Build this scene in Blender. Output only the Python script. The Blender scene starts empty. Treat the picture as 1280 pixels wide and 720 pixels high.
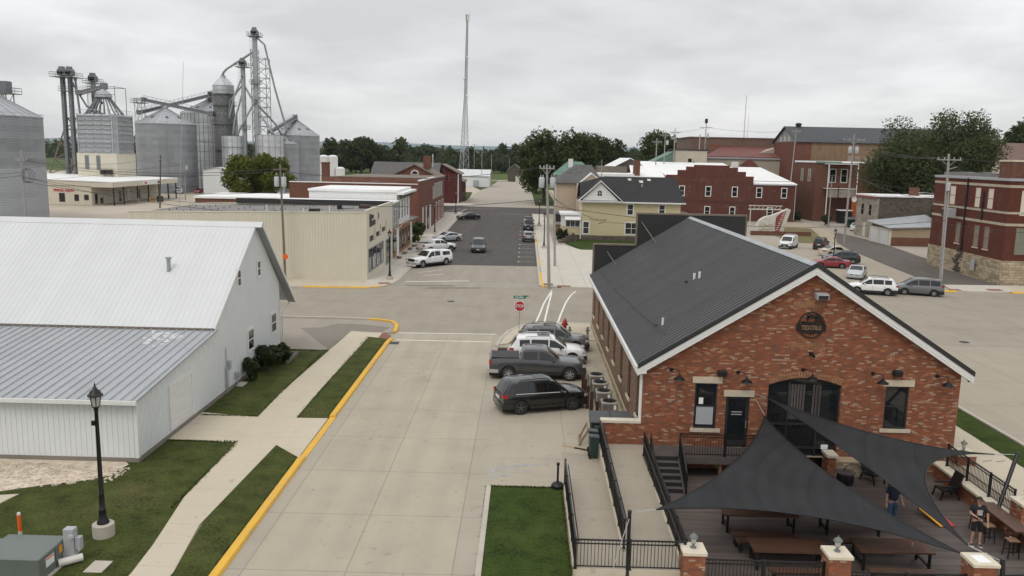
import bpy,math,random
import numpy as np
from mathutils import Matrix,Vector
random.seed(7)
RNG=np.random.default_rng(11)
PI=math.pi
S=bpy.context.scene
COL=S.collection
ORI={}
GRP={}

# ------------------------------------------------------------------ materials
class NT:
 """small wrapper to wire shader nodes"""
 def __init__(s,name):
  s.m=bpy.data.materials.new(name);s.m.use_nodes=True
  s.t=s.m.node_tree;s.n=s.t.nodes;s.l=s.t.links
  s.b=s.n['Principled BSDF']
 def new(s,typ,**kw):
  n=s.n.new(typ)
  for k,v in kw.items():setattr(n,k,v)
  return n
 def put(s,sock,v):
  if v is None:return
  if isinstance(v,bpy.types.NodeSocket):s.l.new(v,sock)
  else:sock.default_value=v
 def math(s,op,a,b=None,c=None,clamp=False):
  n=s.new('ShaderNodeMath',operation=op);n.use_clamp=clamp
  s.put(n.inputs[0],a);s.put(n.inputs[1],b)
  if c is not None:s.put(n.inputs[2],c)
  return n.outputs[0]
 def coord(s,kind='Object'):
  return s.new('ShaderNodeTexCoord').outputs[kind]
 def pos(s):return s.new('ShaderNodeNewGeometry').outputs['Position']
 def sep(s,v):
  n=s.new('ShaderNodeSeparateXYZ');s.l.new(v,n.inputs[0]);return n.outputs
 def comb(s,x,y,z=0.0):
  n=s.new('ShaderNodeCombineXYZ')
  s.put(n.inputs[0],x);s.put(n.inputs[1],y);s.put(n.inputs[2],z);return n.outputs[0]
 def scale(s,v,sx,sy,sz):
  n=s.new('ShaderNodeMapping');s.l.new(v,n.inputs[0]);n.inputs['Scale'].default_value=(sx,sy,sz);return n.outputs[0]
 def noise(s,v,sc,det=4.0,rough=.55,dist=0.0):
  n=s.new('ShaderNodeTexNoise');s.l.new(v,n.inputs['Vector'])
  n.inputs['Scale'].default_value=sc;n.inputs['Detail'].default_value=det
  n.inputs['Roughness'].default_value=rough;n.inputs['Distortion'].default_value=dist
  return n.outputs['Fac']
 def ramp(s,f,stops,interp='LINEAR'):
  n=s.new('ShaderNodeValToRGB');s.put(n.inputs[0],f);r=n.color_ramp;r.interpolation=interp
  while len(r.elements)<len(stops):r.elements.new(.5)
  for e,(p,c)in zip(r.elements,stops):
   e.position=p;e.color=(c[0],c[1],c[2],1)if not isinstance(c,(int,float))else(c,c,c,1)
  return n.outputs[0]
 def mix(s,f,a,b,mode='MIX'):
  n=s.new('ShaderNodeMix',data_type='RGBA',blend_type=mode)
  s.put(n.inputs[0],f)
  for i,v in((6,a),(7,b)):
   if isinstance(v,tuple):v=(v[0],v[1],v[2],1)
   s.put(n.inputs[i],v)
  return n.outputs[2]
 def bump(s,h,strength=.3,dist=.02):
  n=s.new('ShaderNodeBump');s.put(n.inputs['Height'],h)
  n.inputs['Strength'].default_value=strength;n.inputs['Distance'].default_value=dist
  s.l.new(n.outputs[0],s.b.inputs['Normal']);return n
 def fin(s,col,rough=.8,metal=0.0,spec=None,coat=0):
  if isinstance(col,tuple):col=(col[0],col[1],col[2],1)
  s.put(s.b.inputs['Base Color'],col);s.put(s.b.inputs['Roughness'],rough)
  s.b.inputs['Metallic'].default_value=metal
  if spec is not None:s.b.inputs['Specular IOR Level'].default_value=spec
  if coat:s.b.inputs['Coat Weight'].default_value=coat;s.b.inputs['Coat Roughness'].default_value=.06
  return s.m

def mulc(c,k):return tuple(min(1,max(0,x*k))for x in c)
def srgb(r,g,b):
 f=lambda u:((u/255+.055)/1.055)**2.4 if u>10 else u/255/12.92
 return(f(r),f(g),f(b))

def plain(name,c,rough=.7,metal=0.,var=.14,sc=2.5,spec=None,coat=0,bump=0,bsc=60):
 t=NT(name);p=t.coord()
 f=t.noise(p,sc,5,.6)
 col=t.ramp(f,[(.25,mulc(c,1-var)),(.75,mulc(c,1+var))])
 if bump:t.bump(t.noise(p,bsc,3),bump,.01)
 return t.fin(col,rough,metal,spec,coat)

def brickmat(name,palette,mortar,bw=.215,bh=.075,mw=.10,dirt=.2):
 t=NT(name);p=t.sep(t.pos())
 g=t.new('ShaderNodeNewGeometry');nn=t.sep(g.outputs['True Normal'])
 u=t.math('ADD',t.math('MULTIPLY',p[0],t.math('ABSOLUTE',nn[1])),t.math('MULTIPLY',p[1],t.math('ABSOLUTE',nn[0])))
 v=t.math('DIVIDE',p[2],bh)
 row=t.math('FLOOR',v)
 uu=t.math('ADD',t.math('DIVIDE',u,bw),t.math('MULTIPLY',t.math('MODULO',t.math('ABSOLUTE',row),2.0),.5))
 cu=t.math('FLOOR',uu)
 w=t.new('ShaderNodeTexWhiteNoise',noise_dimensions='2D');t.l.new(t.comb(cu,row),w.inputs['Vector'])
 n=len(palette)
 col=t.ramp(w.outputs['Value'],[(i/n,c)for i,c in enumerate(palette)],'CONSTANT')
 big=t.noise(t.pos(),.45,4,.6)
 col=t.mix(t.math('MULTIPLY',big,dirt*1.6),col,mulc(palette[0],.45))
    # rain streaks, soot and pale salts that soaked into the wall
 stv=t.noise(t.scale(t.pos(),1.3,1.3,.16),1.0,5,.65);sal=t.noise(t.pos(),.9,5,.7)
 col=t.mix(t.math('MULTIPLY',t.ramp(stv,[(.5,0.),(.72,1.)]),dirt*1.5),col,mulc(palette[0],.35))
 col=t.mix(t.math('MULTIPLY',t.ramp(sal,[(.56,0.),(.74,1.)]),dirt*.9),col,(.36,.29,.23))
 fu=t.math('ABSOLUTE',t.math('SUBTRACT',t.math('FRACT',uu),.5))
 fv=t.math('ABSOLUTE',t.math('SUBTRACT',t.math('FRACT',v),.5))
 mu=t.math('GREATER_THAN',fu,.5-mw*bh/bw/1.4)
 mv=t.math('GREATER_THAN',fv,.5-mw)
 m=t.math('MAXIMUM',mu,mv)
 col=t.mix(m,col,mortar)
 t.bump(t.math('SUBTRACT',1.0,m),.35,.012)
 return t.fin(col,.88,spec=.25)

def concrete(name,c,jx=(),py=0.,y0=0.,crack=.0,stain=.16,jw=.022,px=0.,x0=0.,jd=.45,tracks=(),cracks=.0,gutter=None):
 """cast concrete with its cut joints (jx: joint x positions, py: joint period along y)"""
 t=NT(name);P=t.pos();p=t.sep(P)
 f=t.noise(P,.35,6,.62);f2=t.noise(P,5.0,5,.7);f3=t.noise(t.scale(P,1.6,.12,1),1.0,4,.6)
 s=t.math('ADD',t.math('MULTIPLY',f,.5),t.math('ADD',t.math('MULTIPLY',f2,.22),t.math('MULTIPLY',f3,.28)))
 col=t.ramp(s,[(.3,mulc(c,1-stain)),(.5,c),(.72,mulc(c,1+stain*.7))])
 sp=t.ramp(t.noise(P,1.1,3,.5),[(.66,0.),(.76,1.)])
 col=t.mix(t.math('MULTIPLY',sp,.12),col,mulc(c,.55))
 if py and jx:  # each slab a little different
  w=t.new('ShaderNodeTexWhiteNoise',noise_dimensions='2D')
  t.l.new(t.comb(t.math('FLOOR',t.math('DIVIDE',p[0],3.36)),t.math('FLOOR',t.math('DIVIDE',t.math('SUBTRACT',p[1],y0),py))),w.inputs['Vector'])
  col=t.mix(t.math('MULTIPLY',w.outputs['Value'],.06),col,mulc(c,.7))
 if gutter:  # the separately cast gutter strips are a cooler grey
  gm=t.math('MAXIMUM',t.math('LESS_THAN',p[0],gutter[0]),t.math('GREATER_THAN',p[0],gutter[1]))
  col=t.mix(t.math('MULTIPLY',gm,.35),col,(c[0]*.8,c[1]*.83,c[2]*.9))
 for x in tracks:  # rubber and drips worn along the wheel paths
  d_=t.math('ABSOLUTE',t.math('SUBTRACT',t.math('ADD',p[0],t.math('MULTIPLY',f,.5)),x+.25))
  w_=t.ramp(d_,[(.0,1.),(.55,0.)])
  col=t.mix(t.math('MULTIPLY',t.math('MULTIPLY',w_,f3),.22),col,mulc(c,.5))
 if cracks:
  v=t.new('ShaderNodeTexVoronoi',feature='DISTANCE_TO_EDGE');v.inputs['Scale'].default_value=cracks
  nz_=t.new('ShaderNodeTexNoise');t.l.new(P,nz_.inputs['Vector']);nz_.inputs['Scale'].default_value=1.1;nz_.inputs['Detail'].default_value=5
  s_=t.new('ShaderNodeVectorMath',operation='SCALE');t.l.new(nz_.outputs['Color'],s_.inputs[0]);s_.inputs['Scale'].default_value=2.5
  a_=t.new('ShaderNodeVectorMath',operation='ADD');t.l.new(P,a_.inputs[0]);t.l.new(s_.outputs[0],a_.inputs[1]);t.l.new(a_.outputs[0],v.inputs['Vector'])
  ck=t.math('MULTIPLY',t.math('LESS_THAN',v.outputs['Distance'],.0022*cracks/.1),t.math('GREATER_THAN',t.noise(P,.13,2),.5))
  col=t.mix(t.math('MULTIPLY',ck,.4),col,mulc(c,.4))
 drip=t.math('MULTIPLY',t.ramp(t.noise(P,2.6,2,.5),[(.66,0.),(.71,1.)]),t.ramp(t.noise(P,.21,2),[(.42,0.),(.54,1.)]))
 col=t.mix(t.math('MULTIPLY',drip,.36),col,mulc(c,.4))
 mask=None
 def add(m):
  nonlocal mask
  mask=m if mask is None else t.math('MAXIMUM',mask,m)
 for x in jx:
  add(t.math('LESS_THAN',t.math('ABSOLUTE',t.math('SUBTRACT',p[0],x)),jw))
 if py:
  q=t.math('FRACT',t.math('DIVIDE',t.math('SUBTRACT',p[1],y0-py/2),py))
  add(t.math('LESS_THAN',t.math('ABSOLUTE',t.math('SUBTRACT',q,.5)),jw/py))
 if px:
  q=t.math('FRACT',t.math('DIVIDE',t.math('SUBTRACT',p[0],x0-px/2),px))
  add(t.math('LESS_THAN',t.math('ABSOLUTE',t.math('SUBTRACT',q,.5)),jw/px))
 if mask is not None:
  col=t.mix(t.math('MULTIPLY',mask,jd),col,mulc(c,.32))
 t.bump(t.noise(P,45,3),.12,.01)
 return t.fin(col,.85,spec=.3)

def asphalt(name,c,patch=.18):
 t=NT(name);P=t.pos()
 f=t.noise(t.scale(P,1,.18,1),.8,5,.6);f2=t.noise(P,30,3,.7)
 col=t.ramp(t.math('ADD',t.math('MULTIPLY',f,.7),t.math('MULTIPLY',f2,.3)),[(.3,mulc(c,1-patch)),(.7,mulc(c,1+patch))])
 v=t.new('ShaderNodeTexVoronoi',feature='DISTANCE_TO_EDGE');v.inputs['Scale'].default_value=.16
 n=t.new('ShaderNodeTexNoise');t.l.new(P,n.inputs['Vector']);n.inputs['Scale'].default_value=.7
 mx=t.new('ShaderNodeVectorMath',operation='ADD');t.l.new(P,mx.inputs[0])
 sc=t.new('ShaderNodeVectorMath',operation='SCALE');t.l.new(n.outputs['Color'],sc.inputs[0]);sc.inputs['Scale'].default_value=2.2
 t.l.new(sc.outputs[0],mx.inputs[1]);t.l.new(mx.outputs[0],v.inputs['Vector'])
 cr=t.math('LESS_THAN',v.outputs['Distance'],.004)
 col=t.mix(t.math('MULTIPLY',cr,.35),col,mulc(c,.45))
 t.bump(f2,.15,.01)
 return t.fin(col,.9,spec=.25)

def grassmat(name,a,b,dry,sc=1.0):
 t=NT(name);P=t.pos()
 f=t.noise(P,.9*sc,6,.65);f2=t.noise(P,9*sc,6,.75);f3=t.noise(P,.28*sc,4,.6)
 s=t.math('ADD',t.math('MULTIPLY',f,.45),t.math('MULTIPLY',f2,.55))
 col=t.ramp(s,[(.38,a),(.58,b)])
 d=t.ramp(t.math('ADD',t.math('MULTIPLY',f3,.6),t.math('MULTIPLY',f2,.4)),[(.52,0.),(.68,1.)])
 col=t.mix(t.math('MULTIPLY',d,.5),col,dry)
 h=t.noise(P,26*sc,6,.8)
 t.bump(h,.7,.05)
 return t.fin(col,.95,spec=.12)

def leafmat(name,a,b,c3,rough=.75):
 t=NT(name)
 g=t.new('ShaderNodeNewGeometry')
 col=t.ramp(g.outputs['Random Per Island'],[(0.,a),(.55,b),(1.,c3)])
 n=t.noise(t.coord(),.5,2)
 col=t.mix(t.math('MULTIPLY',n,.5),col,a)
 t.fin(col,rough,spec=.2)
 tr=t.new('ShaderNodeBsdfTranslucent');t.l.new(col,tr.inputs[0]);mx=t.new('ShaderNodeMixShader');mx.inputs[0].default_value=.42
 t.l.new(t.b.outputs[0],mx.inputs[1]);t.l.new(tr.outputs[0],mx.inputs[2]);t.l.new(mx.outputs[0],t.n['Material Output'].inputs[0]);return t.m

def ribmetal(name,c,rough=.45,metal=.0,var=.08,streak=.12,axis=None):
 t=NT(name);P=t.coord()
 f=t.noise(P,.6,4,.6)
 st=t.noise(t.scale(P,3,3,.5),1.0,4,.6)
 col=t.ramp(f,[(.3,mulc(c,1-var)),(.7,mulc(c,1+var))])
 col=t.mix(t.math('MULTIPLY',st,streak),col,mulc(c,.5))
 if axis is not None:  # sheets laid side by side, each a shade apart, with laps and screw rows
  q=t.sep(t.pos());pn=t.math('DIVIDE',q[axis],.92)
  w=t.new('ShaderNodeTexWhiteNoise',noise_dimensions='1D');t.l.new(t.math('FLOOR',pn),w.inputs['W'])
  col=t.mix(t.math('MULTIPLY',w.outputs['Value'],.10),col,mulc(c,.62))
  rust=t.ramp(t.noise(t.scale(t.pos(),2.2,2.2,.5),1.0,5,.7),[(.63,0.),(.75,1.)])
  col=t.mix(t.math('MULTIPLY',rust,.18),col,(c[0]*.7,c[1]*.6,c[2]*.48))
  rough=t.math('ADD',rough-.06,t.math('MULTIPLY',w.outputs['Value'],.14))
 return t.fin(col,rough,metal)

def galv(name,c,rings=1.0,rough=.45,metal=.35,newer=0.):
 """corrugated galvanised bin wall: sheet rings with slightly different zinc bloom"""
 t=NT(name);P=t.coord();p=t.sep(P)
 ang=t.math('ARCTAN2',p[1],p[0])
 w=t.new('ShaderNodeTexWhiteNoise',noise_dimensions='2D')
 t.l.new(t.comb(t.math('FLOOR',t.math('MULTIPLY',ang,4.2)),t.math('FLOOR',t.math('DIVIDE',p[2],1.12*rings))),w.inputs['Vector'])
 w2=t.new('ShaderNodeTexWhiteNoise',noise_dimensions='1D');t.l.new(t.math('FLOOR',t.math('DIVIDE',p[2],1.12*rings)),w2.inputs['W'])
 s=t.math('ADD',t.math('MULTIPLY',w.outputs['Value'],.3),t.math('ADD',t.math('MULTIPLY',w2.outputs['Value'],.35),t.math('MULTIPLY',t.noise(t.scale(P,1,1,.12),.5,4),.45)))
 col=t.ramp(s,[(.2,mulc(c,.8)),(.8,mulc(c,1.16))])
 if newer:col=t.mix(t.math('MULTIPLY',t.math('LESS_THAN',p[2],newer),.5),col,mulc(c,1.75))
 wv=t.math('SINE',t.math('MULTIPLY',p[2],2*PI/.28))
 t.bump(wv,.6,.03)
 return t.fin(col,rough,metal)

def sidingmat(name,c,pitch=.13,var=.06):
 """horizontal lap boards"""
 t=NT(name);P=t.pos();p=t.sep(P)
 fr=t.math('FRACT',t.math('DIVIDE',p[2],pitch))
 f=t.noise(t.scale(P,.5,.5,6),1.5,4)
 col=t.ramp(f,[(.3,mulc(c,1-var)),(.7,mulc(c,1+var))])
 t.bump(fr,.8,.03)
 return t.fin(col,.7)

def stonemat(name,palette,mortar,bw=.55,bh=.24):
 t=NT(name);p=t.sep(t.pos())
 g=t.new('ShaderNodeNewGeometry');nn=t.sep(g.outputs['True Normal'])
 u=t.math('ADD',t.math('MULTIPLY',p[0],t.math('ABSOLUTE',nn[1])),t.math('MULTIPLY',p[1],t.math('ABSOLUTE',nn[0])))
 wob=t.noise(t.pos(),1.3,3)
 v=t.math('ADD',t.math('DIVIDE',p[2],bh),t.math('MULTIPLY',wob,.7))
 row=t.math('FLOOR',v)
 w0=t.new('ShaderNodeTexWhiteNoise',noise_dimensions='1D');t.l.new(row,w0.inputs['W'])
 uu=t.math('ADD',t.math('DIVIDE',u,bw),t.math('MULTIPLY',w0.outputs['Value'],3.7))
 uu=t.math('ADD',uu,t.math('MULTIPLY',wob,.5))
 cu=t.math('FLOOR',uu)
 w=t.new('ShaderNodeTexWhiteNoise',noise_dimensions='2D');t.l.new(t.comb(cu,row),w.inputs['Vector'])
 n=len(palette)
 col=t.ramp(w.outputs['Value'],[(i/n,c)for i,c in enumerate(palette)])
 col=t.mix(t.math('MULTIPLY',t.noise(t.pos(),7,5,.7),.45),col,mulc(palette[0],.5))
 fu=t.math('ABSOLUTE',t.math('SUBTRACT',t.math('FRACT',uu),.5))
 fv=t.math('ABSOLUTE',t.math('SUBTRACT',t.math('FRACT',v),.5))
 m=t.math('MAXIMUM',t.math('GREATER_THAN',fu,.465),t.math('GREATER_THAN',fv,.43))
 col=t.mix(m,col,mortar)
 t.bump(t.math('ADD',t.math('SUBTRACT',1.0,m),t.noise(t.pos(),12,4)),.6,.03)
 return t.fin(col,.92,spec=.2)

def glassmat(name,c=(.012,.014,.016),rough=.04):
 t=NT(name)
 return t.fin(c,rough,spec=.6)

def paint(name,c,metal=.35,rough=.34,coat=.85):
 t=NT(name)
 f=t.noise(t.coord(),1.2,3)
 col=t.ramp(f,[(.3,mulc(c,.95)),(.7,mulc(c,1.05))])
 return t.fin(col,rough,metal,coat=coat)

M={}
# ------------------------------------------------------------------ mesh building
class MB:
 def __init__(s):s.v=[];s.f=[];s.mi=[];s.cur=0
 def face(s,*p):
  i=len(s.v);s.v.extend([tuple(q)for q in p]);s.f.append(tuple(range(i,i+len(p))));s.mi.append(s.cur);return s
 def hexa(s,a):
  i=len(s.v);s.v.extend([tuple(q)for q in a])
  for q in((0,3,2,1),(4,5,6,7),(0,1,5,4),(1,2,6,5),(2,3,7,6),(3,0,4,7)):
   s.f.append(tuple(i+k for k in q));s.mi.append(s.cur)
  return s
 def box(s,x0,x1,y0,y1,z0,z1):
  return s.hexa([(x0,y0,z0),(x1,y0,z0),(x1,y1,z0),(x0,y1,z0),(x0,y0,z1),(x1,y0,z1),(x1,y1,z1),(x0,y1,z1)])
 def obox(s,c,size,rz=0.,rx=0.,ry=0.):
  R=Matrix.Rotation(rz,3,'Z')@Matrix.Rotation(ry,3,'Y')@Matrix.Rotation(rx,3,'X');c=Vector(c)
  a=[]
  for z in(-.5,.5):
   for x,y in((-.5,-.5),(.5,-.5),(.5,.5),(-.5,.5)):
    a.append(tuple(c+R@Vector((x*size[0],y*size[1],z*size[2]))))
  return s.hexa(a)
 def beam(s,p0,p1,w,h,up=(0,0,1)):
  p0=Vector(p0);p1=Vector(p1);d=(p1-p0).normalized();u=Vector(up)
  if abs(d.dot(u))>.98:u=Vector((0,1,0))
  r=d.cross(u).normalized();u=r.cross(d)
  a=[]
  for e in(p0,p1):
   for x,y in((-.5,-.5),(.5,-.5),(.5,.5),(-.5,.5)):a.append(tuple(e+r*x*w+u*y*h))
  return s.hexa(a)
 def tube(s,p0,p1,r0,r1=None,n=8,caps=True):
  r1=r0 if r1 is None else r1
  return s.path([p0,p1],[r0,r1],n,caps)
 def path(s,pts,r,n=6,caps=True):
  pts=[Vector(p)for p in pts];k=len(pts)
  rr=r if isinstance(r,(list,tuple))else[r]*k
  base=len(s.v);prev=None
  for i,p in enumerate(pts):
   d=(pts[min(i+1,k-1)]-pts[max(i-1,0)]).normalized()
   u=Vector((0,0,1))if abs(d.z)<.95 else Vector((1,0,0))
   if prev is not None and(prev-d*prev.dot(d)).length>.1:u=prev
   a=(u-d*u.dot(d)).normalized();b=d.cross(a);prev=a
   for j in range(n):
    t=2*PI*j/n
    s.v.append(tuple(p+(a*math.cos(t)+b*math.sin(t))*rr[i]))
  for i in range(k-1):
   for j in range(n):
    j2=(j+1)%n
    s.f.append((base+i*n+j,base+i*n+j2,base+(i+1)*n+j2,base+(i+1)*n+j));s.mi.append(s.cur)
  if caps:
   s.f.append(tuple(base+j for j in range(n))[::-1]);s.mi.append(s.cur)
   s.f.append(tuple(base+(k-1)*n+j for j in range(n)));s.mi.append(s.cur)
  return s
 def prism(s,poly,z0,z1):
  n=len(poly);i=len(s.v)
  s.v.extend([(x,y,z0)for x,y in poly]);s.v.extend([(x,y,z1)for x,y in poly])
  s.f.append(tuple(range(i,i+n))[::-1]);s.mi.append(s.cur);s.f.append(tuple(range(i+n,i+2*n)));s.mi.append(s.cur)
  for k in range(n):
   k2=(k+1)%n;s.f.append((i+k,i+k2,i+n+k2,i+n+k));s.mi.append(s.cur)
  return s
 def extr(s,pts,d):
  """extrude a planar 3-D polygon by vector d"""
  n=len(pts);i=len(s.v);d=Vector(d)
  s.v.extend([tuple(Vector(p))for p in pts]);s.v.extend([tuple(Vector(p)+d)for p in pts])
  s.f.append(tuple(range(i,i+n))[::-1]);s.mi.append(s.cur);s.f.append(tuple(range(i+n,i+2*n)));s.mi.append(s.cur)
  for k in range(n):
   k2=(k+1)%n;s.f.append((i+k,i+k2,i+n+k2,i+n+k));s.mi.append(s.cur)
  return s
 def lathe(s,prof,c=(0,0,0),n=24,axis='z',a0=0.,a1=2*PI):
  i=len(s.v);k=len(prof);full=abs(a1-a0-2*PI)<1e-6;m=n if full else n+1
  for j in range(m):
   t=a0+(a1-a0)*j/n
   for r,z in prof:
    if axis=='z':q=(r*math.cos(t),r*math.sin(t),z)
    elif axis=='y':q=(r*math.cos(t),z,r*math.sin(t))
    else:q=(z,r*math.cos(t),r*math.sin(t))
    s.v.append((c[0]+q[0],c[1]+q[1],c[2]+q[2]))
  for j in range(n):
   j2=(j+1)%m
   for q in range(k-1):
    s.f.append((i+j*k+q,i+j2*k+q,i+j2*k+q+1,i+j*k+q+1));s.mi.append(s.cur)
  return s
 def grid(s,rows):
  i=len(s.v);h=len(rows);w=len(rows[0])
  for r in rows:s.v.extend([tuple(q)for q in r])
  for a in range(h-1):
   for b in range(w-1):
    s.f.append((i+a*w+b,i+a*w+b+1,i+(a+1)*w+b+1,i+(a+1)*w+b));s.mi.append(s.cur)
  return s
 def build(s,name,mat,parent=None,smooth=None,bevel=0,weld=False):
  me=bpy.data.meshes.new(name)
  o=(0,0,0)
  if parent is not None:o=ORI.get(parent.name,(0,0,0))
  me.from_pydata([(x-o[0],y-o[1],z-o[2])for x,y,z in s.v],[],s.f)
  mats=mat if isinstance(mat,(list,tuple))else[mat]
  for m_ in mats:me.materials.append(M[m_]if isinstance(m_,str)else m_)
  if len(mats)>1:me.polygons.foreach_set('material_index',s.mi)
  me.validate(clean_customdata=False);me.update()
  if weld or smooth is not None or bevel:
   import bmesh
   b=bmesh.new();b.from_mesh(me)
   bmesh.ops.remove_doubles(b,verts=b.verts,dist=.0004)
   bmesh.ops.recalc_face_normals(b,faces=b.faces)
   if bevel:
    ed=[e for e in b.edges if len(e.link_faces)==2 and e.calc_face_angle(0)>.6]
    bmesh.ops.bevel(b,geom=ed,offset=bevel,segments=1,affect='EDGES',clamp_overlap=True)
   b.to_mesh(me);b.free()
  if smooth is not None:
   me.polygons.foreach_set('use_smooth',[True]*len(me.polygons))
   me.set_sharp_from_angle(angle=math.radians(smooth))
  ob=bpy.data.objects.new(name,me);COL.objects.link(ob)
  if parent is not None:
   ob.parent=parent;ORI[ob.name]=o
  return ob

def tag(o,label=None,cat=None,group=None,kind=None):
 if label:o['label']=label
 if cat:o['category']=cat
 if group:o['group']=group
 if kind:o['kind']=kind
 return o
def thing(name,label,cat,loc=(0,0,0),rz=0.,group=None):
 o=bpy.data.objects.new(name,None);COL.objects.link(o);o.empty_display_size=.3
 o.location=loc;o.rotation_euler=(0,0,rz);ORI[o.name]=tuple(loc)
 return tag(o,label,cat,group)
def local_thing(name,label,cat,group=None):
 """a thing modelled at the origin and moved afterwards"""
 return thing(name,label,cat,(0,0,0),0,group)
def copy_tree(o,loc=None,rz=None,label=None,parent=None,scale=None):
 c=o.copy();COL.objects.link(c)
 if parent is not None:c.parent=parent
 if loc is not None:c.location=loc
 if rz is not None:c.rotation_euler=(0,0,rz)
 if scale is not None:c.scale=scale if isinstance(scale,tuple)else(scale,)*3
 if label:c['label']=label
 for ch in list(o.children):copy_tree(ch,parent=c)
 return c
def place(o,loc,rz=0.):
 o.location=loc;o.rotation_euler=(0,0,rz);return o
def struct(name,mb,mat,**kw):return tag(mb.build(name,mat,**kw),kind='structure')
def sheet(name,polys,z,mat):
 mb=MB()
 for p in polys:mb.face(*[(x,y,z)for x,y in p])
 return struct(name,mb,mat)
def rect(x0,x1,y0,y1):return[(x0,y0),(x1,y0),(x1,y1),(x0,y1)]

def text_mesh(name,body,size,mat,parent,loc,rot,depth=.01,align='CENTER',bold=0.0,sx=1.0):
 cu=bpy.data.curves.new(name,'FONT');cu.body=body;cu.size=size;cu.extrude=depth
 cu.align_x=align;cu.align_y='CENTER';cu.offset=bold;cu.resolution_u=3
 ob=bpy.data.objects.new(name,cu);COL.objects.link(ob)
 bpy.context.view_layer.update()
 me=bpy.data.meshes.new_from_object(ob.evaluated_get(bpy.context.evaluated_depsgraph_get()))
 bpy.data.objects.remove(ob);bpy.data.curves.remove(cu)
 me.name=name;me.materials.clear();me.materials.append(M[mat])
 o=ORI.get(parent.name,(0,0,0))
 me.transform(Matrix.Translation((loc[0]-o[0],loc[1]-o[1],loc[2]-o[2]))@rot@Matrix.Diagonal((sx,1,1,1)))
 n=bpy.data.objects.new(name,me);COL.objects.link(n);n.parent=parent;ORI[n.name]=o
 return n
FACE_S=Matrix.Rotation(PI/2,4,'X')  # text readable from -Y
FACE_E=Matrix.Rotation(PI/2,4,'Z')@Matrix.Rotation(PI/2,4,'X')  # readable from +X
FACE_W=Matrix.Rotation(-PI/2,4,'Z')@Matrix.Rotation(PI/2,4,'X')

def window(par,face,c,w,h,fr='white_trim',gl='window_glass',bar=True,fw=.09,name='window',sill=None,mull=1,pos=.05):
 """a framed window standing on a wall plane; c = centre of the opening on the plane"""
 mb=MB();gb=MB()
 def B(m,a0,a1,z0,z1,d0,d1):
  if face=='S':m.box(c[0]+a0,c[0]+a1,c[1]-d1,c[1]-d0,c[2]+z0,c[2]+z1)
  elif face=='N':m.box(c[0]+a0,c[0]+a1,c[1]+d0,c[1]+d1,c[2]+z0,c[2]+z1)
  elif face=='W':m.box(c[0]-d1,c[0]-d0,c[1]+a0,c[1]+a1,c[2]+z0,c[2]+z1)
  else:m.box(c[0]+d0,c[0]+d1,c[1]+a0,c[1]+a1,c[2]+z0,c[2]+z1)
 W=w/2;Hh=h/2
 B(mb,-W-fw,-W,-Hh-fw,Hh+fw,-.02,pos+.02);B(mb,W,W+fw,-Hh-fw,Hh+fw,-.02,pos+.02)
 B(mb,-W,W,Hh,Hh+fw,-.02,pos+.019);B(mb,-W,W,-Hh-fw,-Hh,-.02,pos+.019)
 if bar:B(mb,-W,W,-.03,.03,-.01,pos+.01)
 for k in range(1,mull):B(mb,-W+2*W*k/mull-.03,-W+2*W*k/mull+.03,-Hh,Hh,-.01,pos+.012)
 o=mb.build(name,fr,par)
 B(gb,-W,W,-Hh,Hh,-.02,pos-.02)
 gb.build('pane',gl,o)
 if sill:
  s2=MB()
  B(s2,-W-fw-.05,W+fw+.05,-Hh-fw-.12,-Hh-fw,-.01,pos+.08);s2.build('sill',sill,o)
 return o
# ------------------------------------------------------------------ the material list
SJ=(-8.83,-5.51,-2.08)
M['street_concrete']=concrete('street_concrete',(.38,.336,.262),SJ,4.27,24.62,jw=.02,stain=.2,tracks=(-7.6,-6.1,-4.5,-3.0),cracks=.07,gutter=(-8.83,-2.08))
M['pad_concrete']=concrete('pad_concrete',(.365,.323,.255),(2.15,),5.1,30.0,jw=.016,stain=.18,cracks=.09)
M['walk_concrete']=concrete('walk_concrete',(.485,.43,.33),(),1.55,20.0,stain=.1,jw=.012,jd=.3)
M['walk_white']=concrete('walk_white',(.50,.465,.40),(),2.4,80.0,stain=.12,jw=.03,px=2.4,x0=1.9)
M['cross_concrete']=concrete('cross_concrete',(.29,.257,.206),(),0,0,stain=.22,cracks=.06)
M['east_concrete']=concrete('east_concrete',(.335,.293,.232),(31.5,38.2),5.2,40.,stain=.15,jw=.022,cracks=.05)
M['old_concrete']=concrete('old_concrete',(.345,.305,.255),(),6.0,90.,stain=.16,jw=.03)
M['ramp_concrete']=concrete('ramp_concrete',(.325,.285,.225),(),2.9,27.,stain=.16,jw=.012)
M['kerb_concrete']=plain('kerb_concrete',(.43,.39,.33),.9,var=.12,sc=1.2)
M['asphalt']=asphalt('asphalt',(.078,.07,.064))
M['alley_asphalt']=asphalt('alley_asphalt',(.115,.10,.088))
M['old_asphalt']=asphalt('old_asphalt',(.30,.265,.22),.12)
M['patch_asphalt']=asphalt('patch_asphalt',(.21,.185,.155),.14)
M['lawn']=grassmat('lawn',(.02,.028,.007),(.076,.09,.023),(.145,.12,.055))
M['lawn_green']=grassmat('lawn_green',(.014,.026,.005),(.052,.078,.015),(.085,.094,.026))
M['dry_grass']=grassmat('dry_grass',(.10,.095,.04),(.20,.165,.085),(.30,.245,.15),.5)
M['field']=grassmat('field',(.05,.085,.022),(.085,.12,.034),(.12,.12,.05),.06)
M['dirt']=plain('dirt',(.36,.30,.22),.95,var=.22,sc=.5)
M['yard_gravel']=plain('yard_gravel',(.42,.365,.295),.95,var=.16,sc=.12)
M['white_stone']=plain('white_stone',(.55,.47,.37),.9,var=.3,sc=2.2)
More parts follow.
